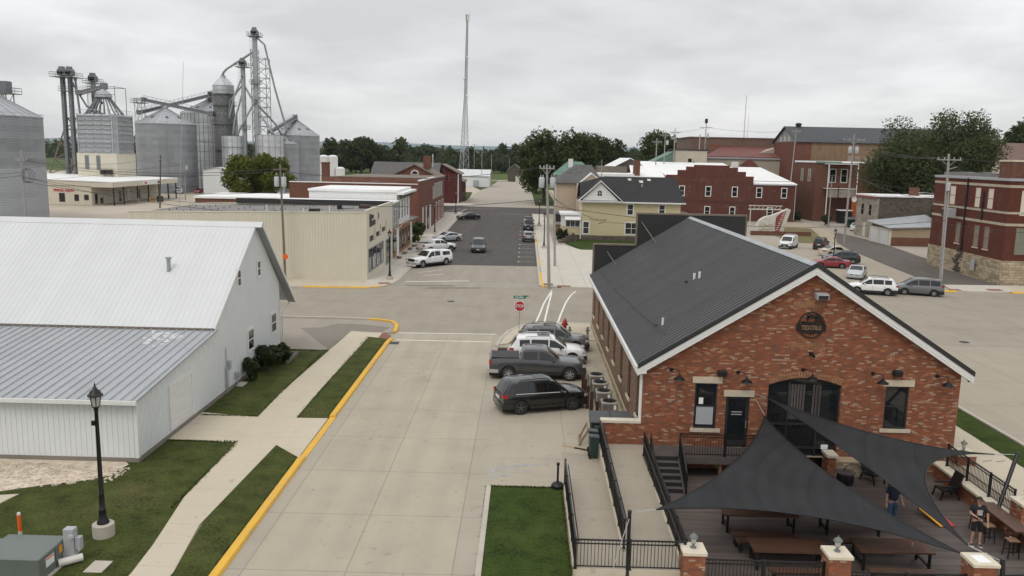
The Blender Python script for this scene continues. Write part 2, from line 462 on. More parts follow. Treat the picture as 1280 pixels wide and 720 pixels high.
t=NT('kerb_yellow');f=t.noise(t.pos(),4.0,5,.7);f2=t.noise(t.pos(),.7,3)
M['kerb_yellow']=t.fin(t.ramp(t.math('ADD',t.math('MULTIPLY',f,.55),t.math('MULTIPLY',f2,.45)),[(.36,(.40,.33,.20)),(.44,(.62,.36,.05)),(.65,(.70,.40,.045))]),.8)
t=NT('road_paint');f=t.noise(t.pos(),3.0,5,.75)
M['road_paint']=t.fin(t.ramp(f,[(.34,(.42,.39,.34)),(.46,(.74,.72,.67))]),.8)
M['faded_paint']=plain('faded_paint',(.46,.44,.40),.85,var=.2,sc=3)
M['blue_mark']=plain('blue_mark',(.29,.345,.385),.85,var=.2,sc=5)
M['rust_stain']=plain('rust_stain',(.34,.23,.13),.9,var=.12,sc=3)
M['red_pad']=plain('red_pad',(.20,.085,.055),.85,var=.2,sc=6)
M['dark_iron']=plain('dark_iron',(.02,.02,.02),.5,.4)
OLDB=[(r_*.78+.052,g_*.72+.022,b_*.68+.011)for r_,g_,b_ in[(.245,.082,.046),(.30,.105,.058),(.20,.066,.04),(.34,.135,.075),(.265,.09,.05),(.40,.20,.115),(.235,.078,.047),(.155,.072,.056),(.30,.105,.057),(.43,.35,.26),(.27,.088,.048),(.19,.10,.078)]]
M['old_brick']=brickmat('old_brick',OLDB,(.14,.085,.055),.225,.076,.08,.10)
M['side_brick']=brickmat('side_brick',[(.20,.115,.07),(.25,.155,.10),(.165,.095,.062),(.22,.125,.075),(.29,.19,.125),(.185,.11,.075)],(.25,.205,.16),.3,.085,.08,.2)
M['red_brick']=brickmat('red_brick',[(.19,.075,.054),(.165,.064,.047),(.215,.09,.064),(.178,.07,.051)],(.16,.08,.06),.22,.075,.08,.25)
M['corner_brick']=brickmat('corner_brick',[(.125,.036,.025),(.105,.029,.021),(.14,.044,.031),(.115,.033,.023)],(.10,.045,.034),.22,.075,.08,.22)
M['dark_brick']=brickmat('dark_brick',[(.135,.05,.037),(.112,.043,.034),(.152,.058,.042),(.12,.046,.036)],(.12,.055,.045),.22,.075,.08,.3)
M['brown_brick']=brickmat('brown_brick',[(.17,.075,.05),(.20,.09,.06),(.145,.065,.046),(.185,.08,.055)],(.15,.085,.065),.22,.075,.08,.3)
M['maroon_brick']=brickmat('maroon_brick',[(.10,.026,.026),(.085,.022,.023),(.115,.03,.029)],(.08,.03,.03),.22,.075,.08,.3)
M['tan_brick']=brickmat('tan_brick',[(.30,.205,.125),(.26,.17,.10),(.33,.225,.14),(.22,.13,.075)],(.24,.17,.11),.22,.075,.08,.35)
M['shop_brick']=brickmat('shop_brick',[(.34,.17,.085),(.29,.14,.07),(.38,.20,.11),(.25,.115,.06)],(.24,.15,.10),.3,.09,.08,.2)
M['block_wall']=stonemat('block_wall',[(.075,.06,.05),(.11,.09,.073),(.15,.125,.10)],(.15,.13,.11),.45,.22)
M['limestone']=stonemat('limestone',[(.40,.32,.21),(.52,.43,.30),(.58,.49,.36),(.34,.27,.175)],(.21,.17,.12),.75,.3)
M['field_stone']=stonemat('field_stone',[(.36,.29,.19),(.47,.39,.27),(.52,.44,.32),(.28,.22,.15)],(.2,.165,.12),.34,.13)
M['cut_stone']=plain('cut_stone',(.52,.45,.34),.85,var=.14,sc=3)
M['band_stone']=plain('band_stone',(.42,.365,.275),.9,var=.2,sc=1.5)
M['cap_stone']=plain('cap_stone',(.58,.52,.41),.85,var=.1,sc=3)
M['plaster_old']=plain('plaster_old',(.30,.26,.215),.9,var=.45,sc=1.1)
M['white_metal']=ribmetal('white_metal',(.68,.70,.705),.5,var=.025,streak=.07)
M['white_roof_metal']=ribmetal('white_roof_metal',(.57,.58,.58),.45,var=.02,streak=.03,axis=0)
M['roof_coat']=plain('roof_coat',(.50,.51,.515),.6,var=.08)
M['grey_roof_metal']=ribmetal('grey_roof_metal',(.335,.35,.365),.4,.0,var=.06,streak=.08,axis=0)
M['black_roof_metal']=ribmetal('black_roof_metal',(.078,.079,.082),.34,.15,var=.05,streak=.05,axis=1)
M['beige_metal']=ribmetal('beige_metal',(.60,.562,.455),.6,var=.03,streak=.05)
M['cream']=plain('cream',(.60,.555,.45),.75,var=.06,sc=1.2)
M['cream_siding']=sidingmat('cream_siding',(.56,.48,.30),.2)
M['peach_siding']=sidingmat('peach_siding',(.52,.42,.315),.16)
M['white_siding']=sidingmat('white_siding',(.72,.72,.71),.2)
M['beige_siding']=ribmetal('beige_siding',(.40,.36,.28),.7,streak=.12)
M['tan_siding']=sidingmat('tan_siding',(.36,.285,.19),.2)
M['white_trim']=plain('white_trim',(.70,.70,.68),.6,var=.05)
M['grey_trim']=plain('grey_trim',(.25,.25,.25),.6,var=.08)
M['dark_trim']=plain('dark_trim',(.022,.022,.022),.5,var=.1)
M['shingle_black']=plain('shingle_black',(.026,.026,.028),.92,var=.3,sc=2.2,bump=.4,bsc=30)
M['shingle_grey']=plain('shingle_grey',(.10,.095,.09),.92,var=.25,sc=1.2,bump=.4,bsc=30)
M['shingle_brown']=plain('shingle_brown',(.165,.135,.11),.92,var=.25,sc=1.2)
M['green_roof']=plain('green_roof',(.115,.20,.15),.7,var=.12,sc=.8)
M['slate_roof']=plain('slate_roof',(.055,.058,.066),.8,var=.15,sc=.5)
M['membrane_white']=plain('membrane_white',(.74,.74,.73),.7,var=.1,sc=.35)
M['membrane_grey']=plain('membrane_grey',(.19,.18,.17),.9,var=.14,sc=.4)
M['rust_roof']=plain('rust_roof',(.15,.052,.042),.8,var=.35,sc=.35)
M['brown_metal']=plain('brown_metal',(.14,.085,.065),.7,var=.2,sc=.4)
M['window_glass']=glassmat('window_glass');M['shop_glass']=glassmat('shop_glass',(.03,.034,.036),.05)
M['blind_panel']=plain('blind_panel',(.20,.205,.16),.7,var=.12,sc=2);M['board_panel']=plain('board_panel',(.62,.58,.48),.7,var=.06)
M['galv']=galv('galv',(.37,.39,.405));M['galv_old']=galv('galv_old',(.25,.265,.28),newer=9.6);M['galv_dark']=galv('galv_dark',(.27,.285,.30));M['galv_light']=galv('galv_light',(.47,.49,.505))
M['galv_roof']=plain('galv_roof',(.36,.375,.39),.45,.35,var=.1,sc=.6)
M['galv_plain']=plain('galv_plain',(.36,.375,.385),.5,.3,var=.16,sc=.8)
M['dryer_metal']=plain('dryer_metal',(.16,.16,.165),.55,.3,var=.3,sc=1.2)
M['steel_dark']=plain('steel_dark',(.17,.185,.195),.55,.3,var=.15)
M['steel_green']=plain('steel_green',(.31,.345,.345),.55,.2,var=.12)
M['black_metal']=plain('black_metal',(.012,.012,.013),.42,.2,var=.15,spec=.45)
M['wood_pole']=plain('wood_pole',(.17,.145,.12),.9,var=.2,sc=4)
M['wood_pole_dark']=plain('wood_pole_dark',(.085,.068,.055),.9,var=.2,sc=4)
M['pole_grey']=plain('pole_grey',(.30,.285,.265),.9,var=.18,sc=3)
M['insulator']=plain('insulator',(.34,.36,.37),.4,var=.05);M['wire']=plain('wire',(.035,.035,.036),.6)
M['transformer']=plain('transformer',(.42,.44,.45),.5,var=.06)
M['bark']=plain('bark',(.055,.042,.032),.95,var=.3,sc=4)
M['deck_board']=plain('deck_board',(.085,.072,.066),.7,var=.2,sc=2)
M['patio_deck']=None
t=NT('patio_deck');P=t.pos();p=t.sep(P)
bd=t.math('FLOOR',t.math('DIVIDE',p[1],.145));w=t.new('ShaderNodeTexWhiteNoise',noise_dimensions='1D');t.l.new(bd,w.inputs['W'])
f=t.noise(t.scale(P,.35,3,1),2.0,5,.65)
col=t.ramp(t.math('ADD',t.math('MULTIPLY',w.outputs['Value'],.35),t.math('MULTIPLY',f,.65)),[(.2,(.06,.047,.041)),(.8,(.132,.105,.092))])
gp_=t.math('LESS_THAN',t.math('FRACT',t.math('DIVIDE',p[1],.145)),.06)
M['patio_deck']=t.fin(t.mix(gp_,col,(.02,.017,.015)),.7)
M['table_wood']=plain('table_wood',(.085,.042,.025),.5,var=.25,sc=3);M['stool_wood']=plain('stool_wood',(.16,.085,.045),.55,var=.2,sc=3)
t=NT('sail_cloth');P=t.coord();f=t.noise(P,.5,3);p=t.sep(P)
rd=t.math('SQRT',t.math('ADD',t.math('POWER',t.math('SUBTRACT',p[0],7.0),2.0),t.math('POWER',t.math('ADD',p[1],2.0),2.0)))
sv=t.math('SINE',t.math('MULTIPLY',t.math('ADD',rd,t.math('MULTIPLY',f,.5)),9.0));sm_=t.math('LESS_THAN',t.math('ABSOLUTE',t.math('SUBTRACT',t.math('FRACT',t.math('DIVIDE',rd,1.9)),.5)),.012)
col=t.mix(t.math('MULTIPLY',sm_,.6),t.ramp(t.math('ADD',t.math('MULTIPLY',f,.8),t.math('MULTIPLY',sv,.06)),[(.25,(.027,.028,.030)),(.65,(.043,.044,.047))]),(.018,.018,.02))
t.bump(t.math('ADD',sv,t.noise(P,60,2)),.25,.03)
M['sail_cloth']=t.fin(col,.8,spec=.3)
tr_=t.new('ShaderNodeBsdfTranslucent');tr_.inputs[0].default_value=(.06,.06,.065,1);mx_=t.new('ShaderNodeMixShader');mx_.inputs[0].default_value=.2
t.l.new(t.b.outputs[0],mx_.inputs[1]);t.l.new(tr_.outputs[0],mx_.inputs[2]);t.l.new(mx_.outputs[0],t.n['Material Output'].inputs[0])
M['steel_bright']=plain('steel_bright',(.5,.5,.5),.35,.6,var=.05)
M['sign_red']=plain('sign_red',(.42,.012,.022),.45,var=.05);M['sign_white']=plain('sign_white',(.78,.78,.76),.5,var=.03)
M['sign_green']=plain('sign_green',(.006,.15,.085),.5,var=.05);M['sign_post']=plain('sign_post',(.27,.28,.28),.5,.4)
M['hydrant_red']=plain('hydrant_red',(.30,.025,.02),.5,var=.12)
M['bin_green']=plain('bin_green',(.012,.034,.027),.55,var=.2);M['bin_lid']=plain('bin_lid',(.075,.08,.082),.7,var=.12)
M['ac_case']=plain('ac_case',(.29,.26,.22),.55,var=.08);M['ac_dark']=plain('ac_dark',(.022,.02,.019),.6)
M['rust_beam']=plain('rust_beam',(.062,.03,.02),.8,var=.3,sc=4);M['pallet_wood']=plain('pallet_wood',(.24,.165,.10),.85,var=.2)
M['util_green']=plain('util_green',(.13,.15,.135),.55,var=.06);M['util_grey']=plain('util_grey',(.36,.37,.39),.5,var=.06)
M['pipe_white']=plain('pipe_white',(.62,.60,.54),.5,var=.05);M['marker_orange']=plain('marker_orange',(.75,.11,.012),.5,var=.05)
M['lamp_glass']=plain('lamp_glass',(.42,.42,.40),.15,var=.05,spec=.6)
t=NT('lamp_glow');t.b.inputs['Emission Color'].default_value=(1,.55,.2,1);t.b.inputs['Emission Strength'].default_value=2.2
M['lamp_glow']=t.fin((.8,.6,.4),.4)
M['skin']=plain('skin',(.45,.26,.18),.55,var=.05);M['hair_dark']=plain('hair_dark',(.022,.014,.01),.7)
M['cloth_black']=plain('cloth_black',(.012,.012,.014),.85);M['cloth_navy']=plain('cloth_navy',(.012,.02,.045),.85);M['denim']=plain('denim',(.04,.075,.14),.85,var=.2,sc=6)
M['print_grey']=plain('print_grey',(.42,.38,.38),.8,var=.4,sc=12);M['print_red']=plain('print_red',(.40,.12,.12),.8,var=.4,sc=12);M['shoe']=plain('shoe',(.02,.02,.022),.6);M['sole']=plain('sole',(.6,.6,.58),.6)
M['board_yellow']=plain('board_yellow',(.75,.33,.02),.5,var=.06);M['board_red']=plain('board_red',(.50,.03,.02),.5,var=.06)
M['rust_patch']=plain('rust_patch',(.19,.075,.04),.8,var=.35,sc=.9)
M['fence_orange']=plain('fence_orange',(.36,.10,.03),.8,var=.15)
M['faded_red_paint']=plain('faded_red_paint',(.26,.055,.045),.7,var=.35,sc=3)
M['sign_old_white']=plain('sign_old_white',(.55,.53,.47),.6,var=.2,sc=1.5);M['sign_old_gold']=plain('sign_old_gold',(.40,.33,.17),.7,var=.3,sc=2)
M['tyre']=plain('tyre',(.018,.018,.018),.85);M['rim_silver']=plain('rim_silver',(.42,.43,.44),.35,.7,var=.05);M['rim_dark']=plain('rim_dark',(.13,.13,.135),.35,.6)
M['car_glass']=glassmat('car_glass',(.008,.009,.010),.04);M['car_glass'].node_tree.nodes['Principled BSDF'].inputs['IOR'].default_value=1.52;M['car_trim']=plain('car_trim',(.016,.016,.017),.6);M['chrome']=plain('chrome',(.62,.63,.64),.2,.9,var=.02)
M['tail_red']=plain('tail_red',(.36,.012,.012),.2,var=.05,spec=.6);M['head_lens']=plain('head_lens',(.55,.56,.57),.12,.2,var=.05,spec=.7);M['plate']=plain('plate',(.55,.56,.58),.5)
M['amber']=plain('amber',(.55,.20,.02),.25)
for k,c in dict(white=(.72,.72,.71),black=(.008,.008,.009),graphite=(.062,.062,.066),silver=(.42,.44,.45),grey=(.20,.205,.21),red=(.24,.012,.018),darkgreen=(.014,.026,.028),darkred=(.085,.01,.014),champagne=(.58,.54,.46),steelgrey=(.135,.135,.14),charcoal=(.028,.027,.027)).items():
 M['paint_'+k]=paint('paint_'+k,c,metal=0. if k in('white','red')else .35)
M['leaf_bush']=leafmat('leaf_bush',(.075,.105,.018),(.135,.16,.03),(.225,.205,.045))
M['leaf_mid']=leafmat('leaf_mid',(.04,.062,.02),(.072,.10,.034),(.115,.14,.05))
M['leaf_dark']=leafmat('leaf_dark',(.040,.056,.024),(.064,.086,.034),(.092,.112,.048))
M['leaf_far']=leafmat('leaf_far',(.052,.072,.036),(.074,.098,.046),(.098,.12,.06))
M['leaf_willow']=leafmat('leaf_willow',(.062,.080,.034),(.09,.11,.046),(.125,.142,.062))
M['needle']=leafmat('needle',(.034,.052,.022),(.06,.085,.036),(.09,.115,.05))
M['woods']=plain('woods',(.032,.05,.026),.95,var=.35,sc=.03,bump=.5,bsc=.2)
M['hazed_far_hill']=plain('hazed_far_hill',(.075,.11,.095),.95,var=.25,sc=.006)  # green hills with some bluish distance haze mixed into the colour
M['hazed_blue_hill']=plain('hazed_blue_hill',(.13,.18,.20),.95,var=.12,sc=.003)  # farthest ridge, its blue is distance haze painted into the base colour

# ------------------------------------------------------------------ ground, roads, pavements
HX0,HX1,HY0,HY1=1.92,19.35,-40.,36.3  # the sunken patio and ramp well
B0=6000
sheet('ground',[rect(-B0,HX0,-300,HY1),rect(HX1,B0,-300,HY1),rect(HX0,HX1,-300,HY0),rect(-B0,B0,HY1,460)],-.05,'dirt')
sheet('field',[rect(-B0,B0,460,B0)],-.05,'field')
sheet('gravel_yard',[rect(-260,-17,61,455)],-.035,'yard_gravel')
sheet('town_pavement',[rect(2.2,190,83,300)],-.035,'old_concrete')
sheet('cross_street',[[(-190,60.4),(-1.3,60.4),(.6,64.9),(2.2,65.4),(24.5,65.4),(24.55,60.4),(200,60.4),(200,87.2),(-190,87.2)]],-.012,'cross_concrete')
sheet('barn_lot',[[(-60,54.4),(-13.3,54.4),(-12.9,60.7),(-9.9,60.5),(-9.9,65.1),(-60,65.1)]],-.006,'old_asphalt')
sheet('lot_patch',[[(-17.0,61.4),(-13.3,54.8),(-12.95,60.6),(-10.6,60.6),(-10.2,62.4),(-12.4,63.2),(-14.6,63.4),(-15.4,61.9)]],-.002,'patch_asphalt')
sheet('street',[rect(-9.5,-1.29,-30,60.4)],-.004,'street_concrete')
sheet('parking_pad',[[(-1.29,31.88),(1.85,32.0),(5.6,32.0),(5.6,62.4),(.2,62.4),(-1.29,58.6)]],-.0015,'pad_concrete')
sheet('east_road',[rect(24.55,200,-60,60.4)],-.004,'east_concrete')
sheet('north_street',[[(-13.2,82.8),(1.75,82.8),(1.75,100.1),(-13.4,99.6)]],-.005,'old_asphalt')
sheet('asphalt_street',[[(-13.9,99.7),(1.75,100.1),(1.85,193),(13,196),(13,214.5),(1.8,215.2),(-13.8,216.3),(-26,216),(-26,192),(-14.4,192)]],-.002,'asphalt')
sheet('far_street',[[(-13.8,216.3),(1.8,215.2),(2.4,311),(-.4,412),(1.0,430),(-14,430),(-12.8,416),(-17.2,349),(-17.4,272)]],-.004,'old_concrete')
sheet('far_walk',[[(-14.0,216.5),(-13.9,228),(-18.5,231),(-32,221),(-28,216.6)]],.05,'walk_white')
sheet('far_grass',[[(-18.5,236),(-17.3,240),(-17.5,262),(-19,300),(-34,300),(-28,240)],[(-17.3,320),(-15,352),(-22,352)],[(3.0,226),(9,226),(9,330),(1.8,330),(2.6,311)]],-.001,'lawn_green')
sheet('meadow',[rect(-75,-14.5,352,455),rect(1.5,60,335,455)],-.01,'field')
sheet('country_road',[rect(-900,300,436,447)],.003,'old_concrete')
sheet('patch_marks',[[(-11.9,82.9),(-7.0,83.2),(-7.0,84.0),(-12.3,83.6)],[(-9.8,81.4),(-4.4,82.2),(-4.4,82.9),(-9.6,82.4)]],.0,'patch_asphalt')
sheet('lawn',[rect(-120,-11.6,-30,33.6),[(-16.6,33.6),(-12.6,33.6),(-12.6,36.25),(-16.6,36.45)],[(-16.5,40.3),(-13.0,39.95),(-13.1,44.4),(-12.9,54.5),(-16.2,54.4)]],-.008,'lawn')
sheet('verge',[[(-9.75,34.5),(-11.2,36.0),(-11.45,28.),(-10.98,24.3),(-10.5,-30),(-9.75,-30)],[(-9.75,40.0),(-11.37,39.95),(-11.4,45),(-11.27,58.95),(-9.8,58.3)]],-.007,'lawn')
sheet('front_lawn',[rect(-1.28,1.82,-30,31.86)],.0,'lawn_green')
sheet('east_verge',[rect(22.75,24.5,-60,50)],.0,'lawn_green')
sheet('east_walk',[rect(19.95,22.75,-60,64.4)],.004,'walk_concrete')
sheet('sidewalk',[[(-12.28,24.2),(-12.1,-30),(-10.8,-30),(-10.98,24.3),(-11.48,27.7),(-11.2,36.0),(-9.75,34.5),(-9.75,40.0),(-11.37,39.95),(-11.4,45),(-11.27,58.95),(-10.35,58.6),(-10.5,60.4),(-12.93,60.7),(-13.43,44.4),(-13.33,39.95),(-16.6,40.5),(-16.6,36.4),(-13.12,36.2),(-13.0,30.0),(-12.45,26.1)]],.002,'walk_concrete')
sheet('tactile_pad',[[(-10.5,58.55),(-9.75,58.3),(-9.75,59.7),(-10.5,60.35)]],.008,'red_pad')
sheet('gravel_bed',[[(-60,33.5),(-17.0,33.5),(-16.7,33.2),(-16.9,31.9),(-17.6,31.4),(-18.8,30.9),(-20.3,30.1),(-60,24)]],.003,'white_stone')
# loose stones and tufts along the ragged edge of the gravel bed
mb=MB()
for k in range(900):
 x=random.uniform(-24,-16.4);y=33.3-(x+24)*.08-random.random()**1.6*3.2
 if y<29.2+(x+24)*.28:continue
 mb.obox((x,y,.015),(random.uniform(.05,.13),random.uniform(.05,.1),random.uniform(.03,.07)),random.random()*3)
tag(mb.build('gravel','white_stone'),kind='stuff')
def tufts(name,areas,n,mat,hmin=.02,hmax=.04,w=.03):
 v=[];f=[]
 for k in range(n):
  x0,x1,y0,y1=random.choice(areas)
  x=random.uniform(x0,x1);y=random.uniform(y0,y1);a=random.random()*PI;h=random.uniform(hmin,hmax)
  dx=math.cos(a)*w;dy=math.sin(a)*w;i=len(v);lx=random.gauss(0,.03);ly=random.gauss(0,.03)
  v+=[(x-dx,y-dy,-.005),(x+dx,y+dy,-.005),(x+dx*.5+lx,y+dy*.5+ly,h),(x-dx*.5+lx,y-dy*.5+ly,h*.8)]
  f.append((i,i+1,i+2,i+3))
 me=bpy.data.meshes.new(name);me.from_pydata(v,[],f);me.materials.append(M[mat]);me.update()
 o=bpy.data.objects.new(name,me);COL.objects.link(o);tag(o,kind='stuff')
EDG=[(-1.32,-1.2,22,31.9),(1.72,1.84,22,31.9),(-1.25,1.8,31.8,31.95),(-9.86,-9.74,22,34.2),(-9.86,-9.74,40.2,58),(-11.42,-11.25,40.2,59),(-13.5,-13.35,41,54),(-13.15,-13.0,29,36),(-16.6,-13.1,36.15,36.35),(-16.3,-13.4,39.95,40.15),(-16.4,-13.2,54.3,54.55),(22.7,22.85,34,50),(24.4,24.55,34,50)]
M['blade']=leafmat('blade',(.04,.055,.013),(.07,.09,.024),(.12,.12,.045),.9)
tufts('grass',EDG,5200,'blade')
# barn lot kerb and street kerbs
def kerb(name,pts,mat,w=.32,h=.13):
 mb=MB();L=[];Rr=[]
 for i,p in enumerate(pts):
  a=Vector(pts[max(i-1,0)]);b=Vector(pts[min(i+1,len(pts)-1)]);d=(b-a).normalized();n=Vector((-d.y,d.x))
  L.append(Vector(p)+n*w/2);Rr.append(Vector(p)-n*w/2)
 sec=[]
 for l,r in zip(L,Rr):
  q=l.lerp(r,.12);q2=l.lerp(r,.85)
  sec.append([(l.x,l.y,-.03),(l.x,l.y,h-.02),(q.x,q.y,h),(q2.x,q2.y,h-.015),(r.x,r.y,.02),(r.x,r.y,-.03)])
 mb.grid(sec);mb.face(*sec[0]);mb.face(*sec[-1])
 return struct(name,mb,mat)
def arc(cx,cy,r,a0,a1,n=10):return[(cx+r*math.cos(math.radians(a0+(a1-a0)*k/n)),cy+r*math.sin(math.radians(a0+(a1-a0)*k/n)))for k in range(n+1)]
kerb('yellow_kerb',[(-9.55,-30),(-9.55,10),(-9.55,34.4)],'kerb_yellow')
kerb('yellow_kerb',[(-9.55,34.4),(-9.53,40.1)],'kerb_yellow',.3,.05)
kerb('yellow_kerb',[(-9.55,40.1),(-9.55,57.3),(-9.45,58.2)],'kerb_yellow')
kerb('yellow_kerb',[(-9.62,60.6),(-9.66,61.8),(-9.85,63.2),(-10.4,64.4),(-11.3,64.95),(-12.4,65.2)],'kerb_yellow')
kerb('kerb',[(-12.4,65.2),(-14,65.4),(-20,65.35),(-60,65.2)],'kerb_concrete')
kerb('kerb',[(-60,80.6),(-22,80.6)],'kerb_concrete');kerb('yellow_kerb',[(-22,80.6),(-15.6,80.9),(-14.6,81.6)],'kerb_yellow',.4)
kerb('kerb',[(-13.6,83.4),(-13.3,86),(-13.4,100),(-13.6,137),(-14.1,176),(-14.4,192)],'kerb_concrete')
kerb('kerb',[(1.95,192),(1.9,120),(1.85,84.4)],'kerb_concrete');kerb('yellow_kerb',[(2.0,94),(2.0,84.6),(2.3,83.9)],'kerb_yellow',.3,.14);kerb('yellow_kerb',[(2.05,108),(2.05,100)],'kerb_yellow',.3,.14);kerb('yellow_kerb',[(2.1,132),(2.1,124)],'kerb_yellow',.3,.14)
kerb('yellow_kerb',[(43.2,87.0),(44.6,87.2),(46.4,87.3)],'kerb_yellow',.5);kerb('yellow_kerb',[(52.3,87.3),(60,87.4)],'kerb_yellow',.5)
kerb('kerb',[(-1.25,-30),(-1.25,20),(-1.2,31.9)],'kerb_concrete',.2,.05)
kerb('kerb',[(24.55,-60),(24.55,40),(24.55,58)],'kerb_concrete',.25,.1)
kerb('kerb',[(-1.75,56.8),(-1.5,59.4),(-.95,62.0),(0,64.1),(1.2,65.2),(2.6,65.5),(24.5,65.5)],'kerb_concrete',.3,.09)
# pavements with their real step
def slab(name,poly,z1,mat,z0=-.04):return struct(name,MB().prism(poly,z0,z1),mat)
slab('sidewalk',[(-16.6,83.2),(-13.75,83.2),(-13.45,86),(-13.55,100),(-13.75,137),(-14.25,176),(-14.55,191.5),(-18.2,191.5),(-17.4,142),(-16.9,120),(-16.5,85.5)],.10,'walk_white')
slab('sidewalk',[(-42,80.8),(-15.2,80.9),(-14.0,82.0),(-13.75,83.2),(-16.5,83.2),(-16.5,85.6),(-42,85.6)],.10,'walk_concrete')
slab('sidewalk',[(2.1,84.2),(4.4,83.9),(4.5,119),(5.0,191.5),(2.1,191.5)],.10,'walk_white')
slab('sidewalk',[(4.4,83.9),(13.5,83.9),(14.5,118.6),(8.4,119.0),(6.2,124.5),(4.5,124.5)],.098,'walk_white')
slab('sidewalk',[(-1.55,57.2),(-1.3,59.5),(-.75,62.0),(.2,64.0),(1.3,65.0),(2.6,65.3),(22.6,65.35),(22.6,64.3),(5.7,64.3),(5.55,59.4),(1.2,58.9)],.07,'walk_concrete')
slab('sidewalk',[(46.2,87.5),(52.6,87.5),(54.6,92.2),(47.3,91.8)],.10,'walk_white')
slab('sidewalk',[(54.6,92.2),(52.6,87.5),(75,87.5),(75,92.4)],.102,'walk_concrete')
slab('house_lawn',[(8.5,119.2),(24,118.6),(24,133),(9.0,133),(6.5,128)],.12,'lawn_green')
# the car park and alley east of the brick hall
sheet('car_park',[[(12,87.2),(44.8,87.2),(52.7,137),(30,137),(12,120)]],.0,'east_concrete')
sheet('alley',[[(44.9,90.6),(46.2,91.9),(54.9,92.2),(56.9,110),(60.5,136),(61.0,150),(60.5,160),(53.0,139),(50.6,127),(47.5,99.3)]],.006,'alley_asphalt')
sheet('dirt_lane',[[(53.0,139),(60.5,160),(62.0,186),(66,200),(58,200),(47,140)]],.004,'dirt')
sheet('grass_patch',[[(44.5,137),(51,137.3),(58.5,168),(50,170),(46,150)]],.008,'dry_grass')
# painted lines
def line(mb,p,q,w,z=.004):
 p=Vector(p);q=Vector(q);d=(q-p).normalized();n=Vector((-d.y,d.x))*w/2
 mb.face((p.x+n.x,p.y+n.y,z),(p.x-n.x,p.y-n.y,z),(q.x-n.x,q.y-n.y,z),(q.x+n.x,q.y+n.y,z))
mb=MB()
line(mb,(-9.3,60.5),(-1.9,60.75),.2);line(mb,(-9.1,58.1),(-2.1,58.15),.16)
for pl_ in([(1.15,65.7),(1.45,68.5),(2.0,74.5),(2.6,79.2),(2.98,81.9)],[(1.85,65.7),(2.0,68),(2.35,73),(2.9,80.5)],[(2.95,65.7),(3.3,69),(4.1,75.5),(4.8,79.6),(5.4,81.9)]):
 for a_,b_ in zip(pl_,pl_[1:]):line(mb,a_,b_,.15)
line(mb,(-12.4,85.6),(-5.8,87.1),.28)
line(mb,(-10.9,90.2),(-9.0,91.8),.12);line(mb,(-11.9,92.6),(-9.4,95.2),.12)
struct('road_markings',mb,'road_paint')
mb=MB()
line(mb,(-8.5,84.9),(1.4,85.4),.14);line(mb,(-5.8,83.5),(1.6,84.1),.14)
for y in(139,143,147,151,155,159,163):line(mb,(-13.4,y-1.5),(-9.6,y+1.5),.12)
for y in(98.3,104.4,109.5,114.6,119.7,125):line(mb,(-.55,y),(1.5,y),.12);line(mb,(-.6,y-.5),(-.6,y+.5),.16)
for y in(133,140,147,154):line(mb,(-.6,y-.6),(-.6,y+.6),.16)
line(mb,(-8,190),(1.0,190.8),.25);line(mb,(-14,208),(-7,208.6),.3);line(mb,(-19,193),(-16,206),.3);line(mb,(-15.6,193),(-14.4,206),.3)
for x in(13,19,25,31,37):line(mb,(x,87.6),(x+2,93),.1)
struct('road_markings',mb,'faded_paint')
mb=MB()
for k in range(5):line(mb,(-1.2+random.uniform(0,.9),33.0+.25*k),(-.9+random.uniform(.1,1.6),33.1+.3*k+random.uniform(-.1,.3)),.05)
line(mb,(-1.15,32.9),(-1.05,33.9),.07);line(mb,(-1.1,32.85),(-.55,33.0),.07)
for x,y in((.5,34.3),(1.4,34.9),(1.9,34.2),(2.6,35.3)):line(mb,(x,y),(x+.4,y+.1),.04)
struct('chalk_marks',mb,'blue_mark')
mb=MB()
line(mb,(2.0,36.9),(3.25,36.3),.16);line(mb,(2.6,36.65),(3.3,36.25),.3)
for x0 in(21.3,21.9):line(mb,(x0,36.2),(x0+.5,36.35),.05)
struct('stains',mb,'rust_stain')
struct('storm_drain',MB().box(-9.45,-8.75,56.7,57.5,-.01,.006),'dark_iron')
struct('drain_cover',MB().lathe([(.0,.006),(.35,.006),(.36,-.01)],(-6.6,74.5,0),18),'dark_iron')
struct('drain_cover',MB().lathe([(.0,.006),(.35,.006),(.36,-.01)],(0.3,78.3,0),18),'dark_iron')
struct('drain_cover',MB().lathe([(.0,.006),(.35,.006),(.36,-.01)],(34.0,62.0,0),18),'dark_iron')
struct('drain_cover',MB().lathe([(.0,.006),(.3,.006),(.31,-.01)],(25.6,55.0,0),18),'dark_iron')
slab('tactile_pad',[(-14.9,83.0),(-13.8,83.2),(-13.8,84.2),(-14.9,84.0)],.104,'red_pad')
slab('tactile_pad',[(2.2,84.6),(3.2,84.6),(3.2,86),(2.2,86)],.104,'red_pad')
slab('tactile_pad',[(46.0,87.6),(47.3,87.6),(47.3,88.6),(46.3,88.6)],.106,'red_pad')
slab('tactile_pad',[(50.3,88.0),(51.9,88.0),(52.1,89.2),(50.5,89.2)],.106,'red_pad')
slab('tactile_pad',[(3.6,83.95),(5.0,83.95),(5.0,84.9),(3.6,84.9)],.104,'red_pad')
# patio well
struct('patio_floor',MB().box(5.62,19.0,24.2,36.28,-.9,-.7),'patio_deck')
struct('front_walk',MB().box(1.92,22,-40,24.2,-.95,-.705),'walk_concrete')
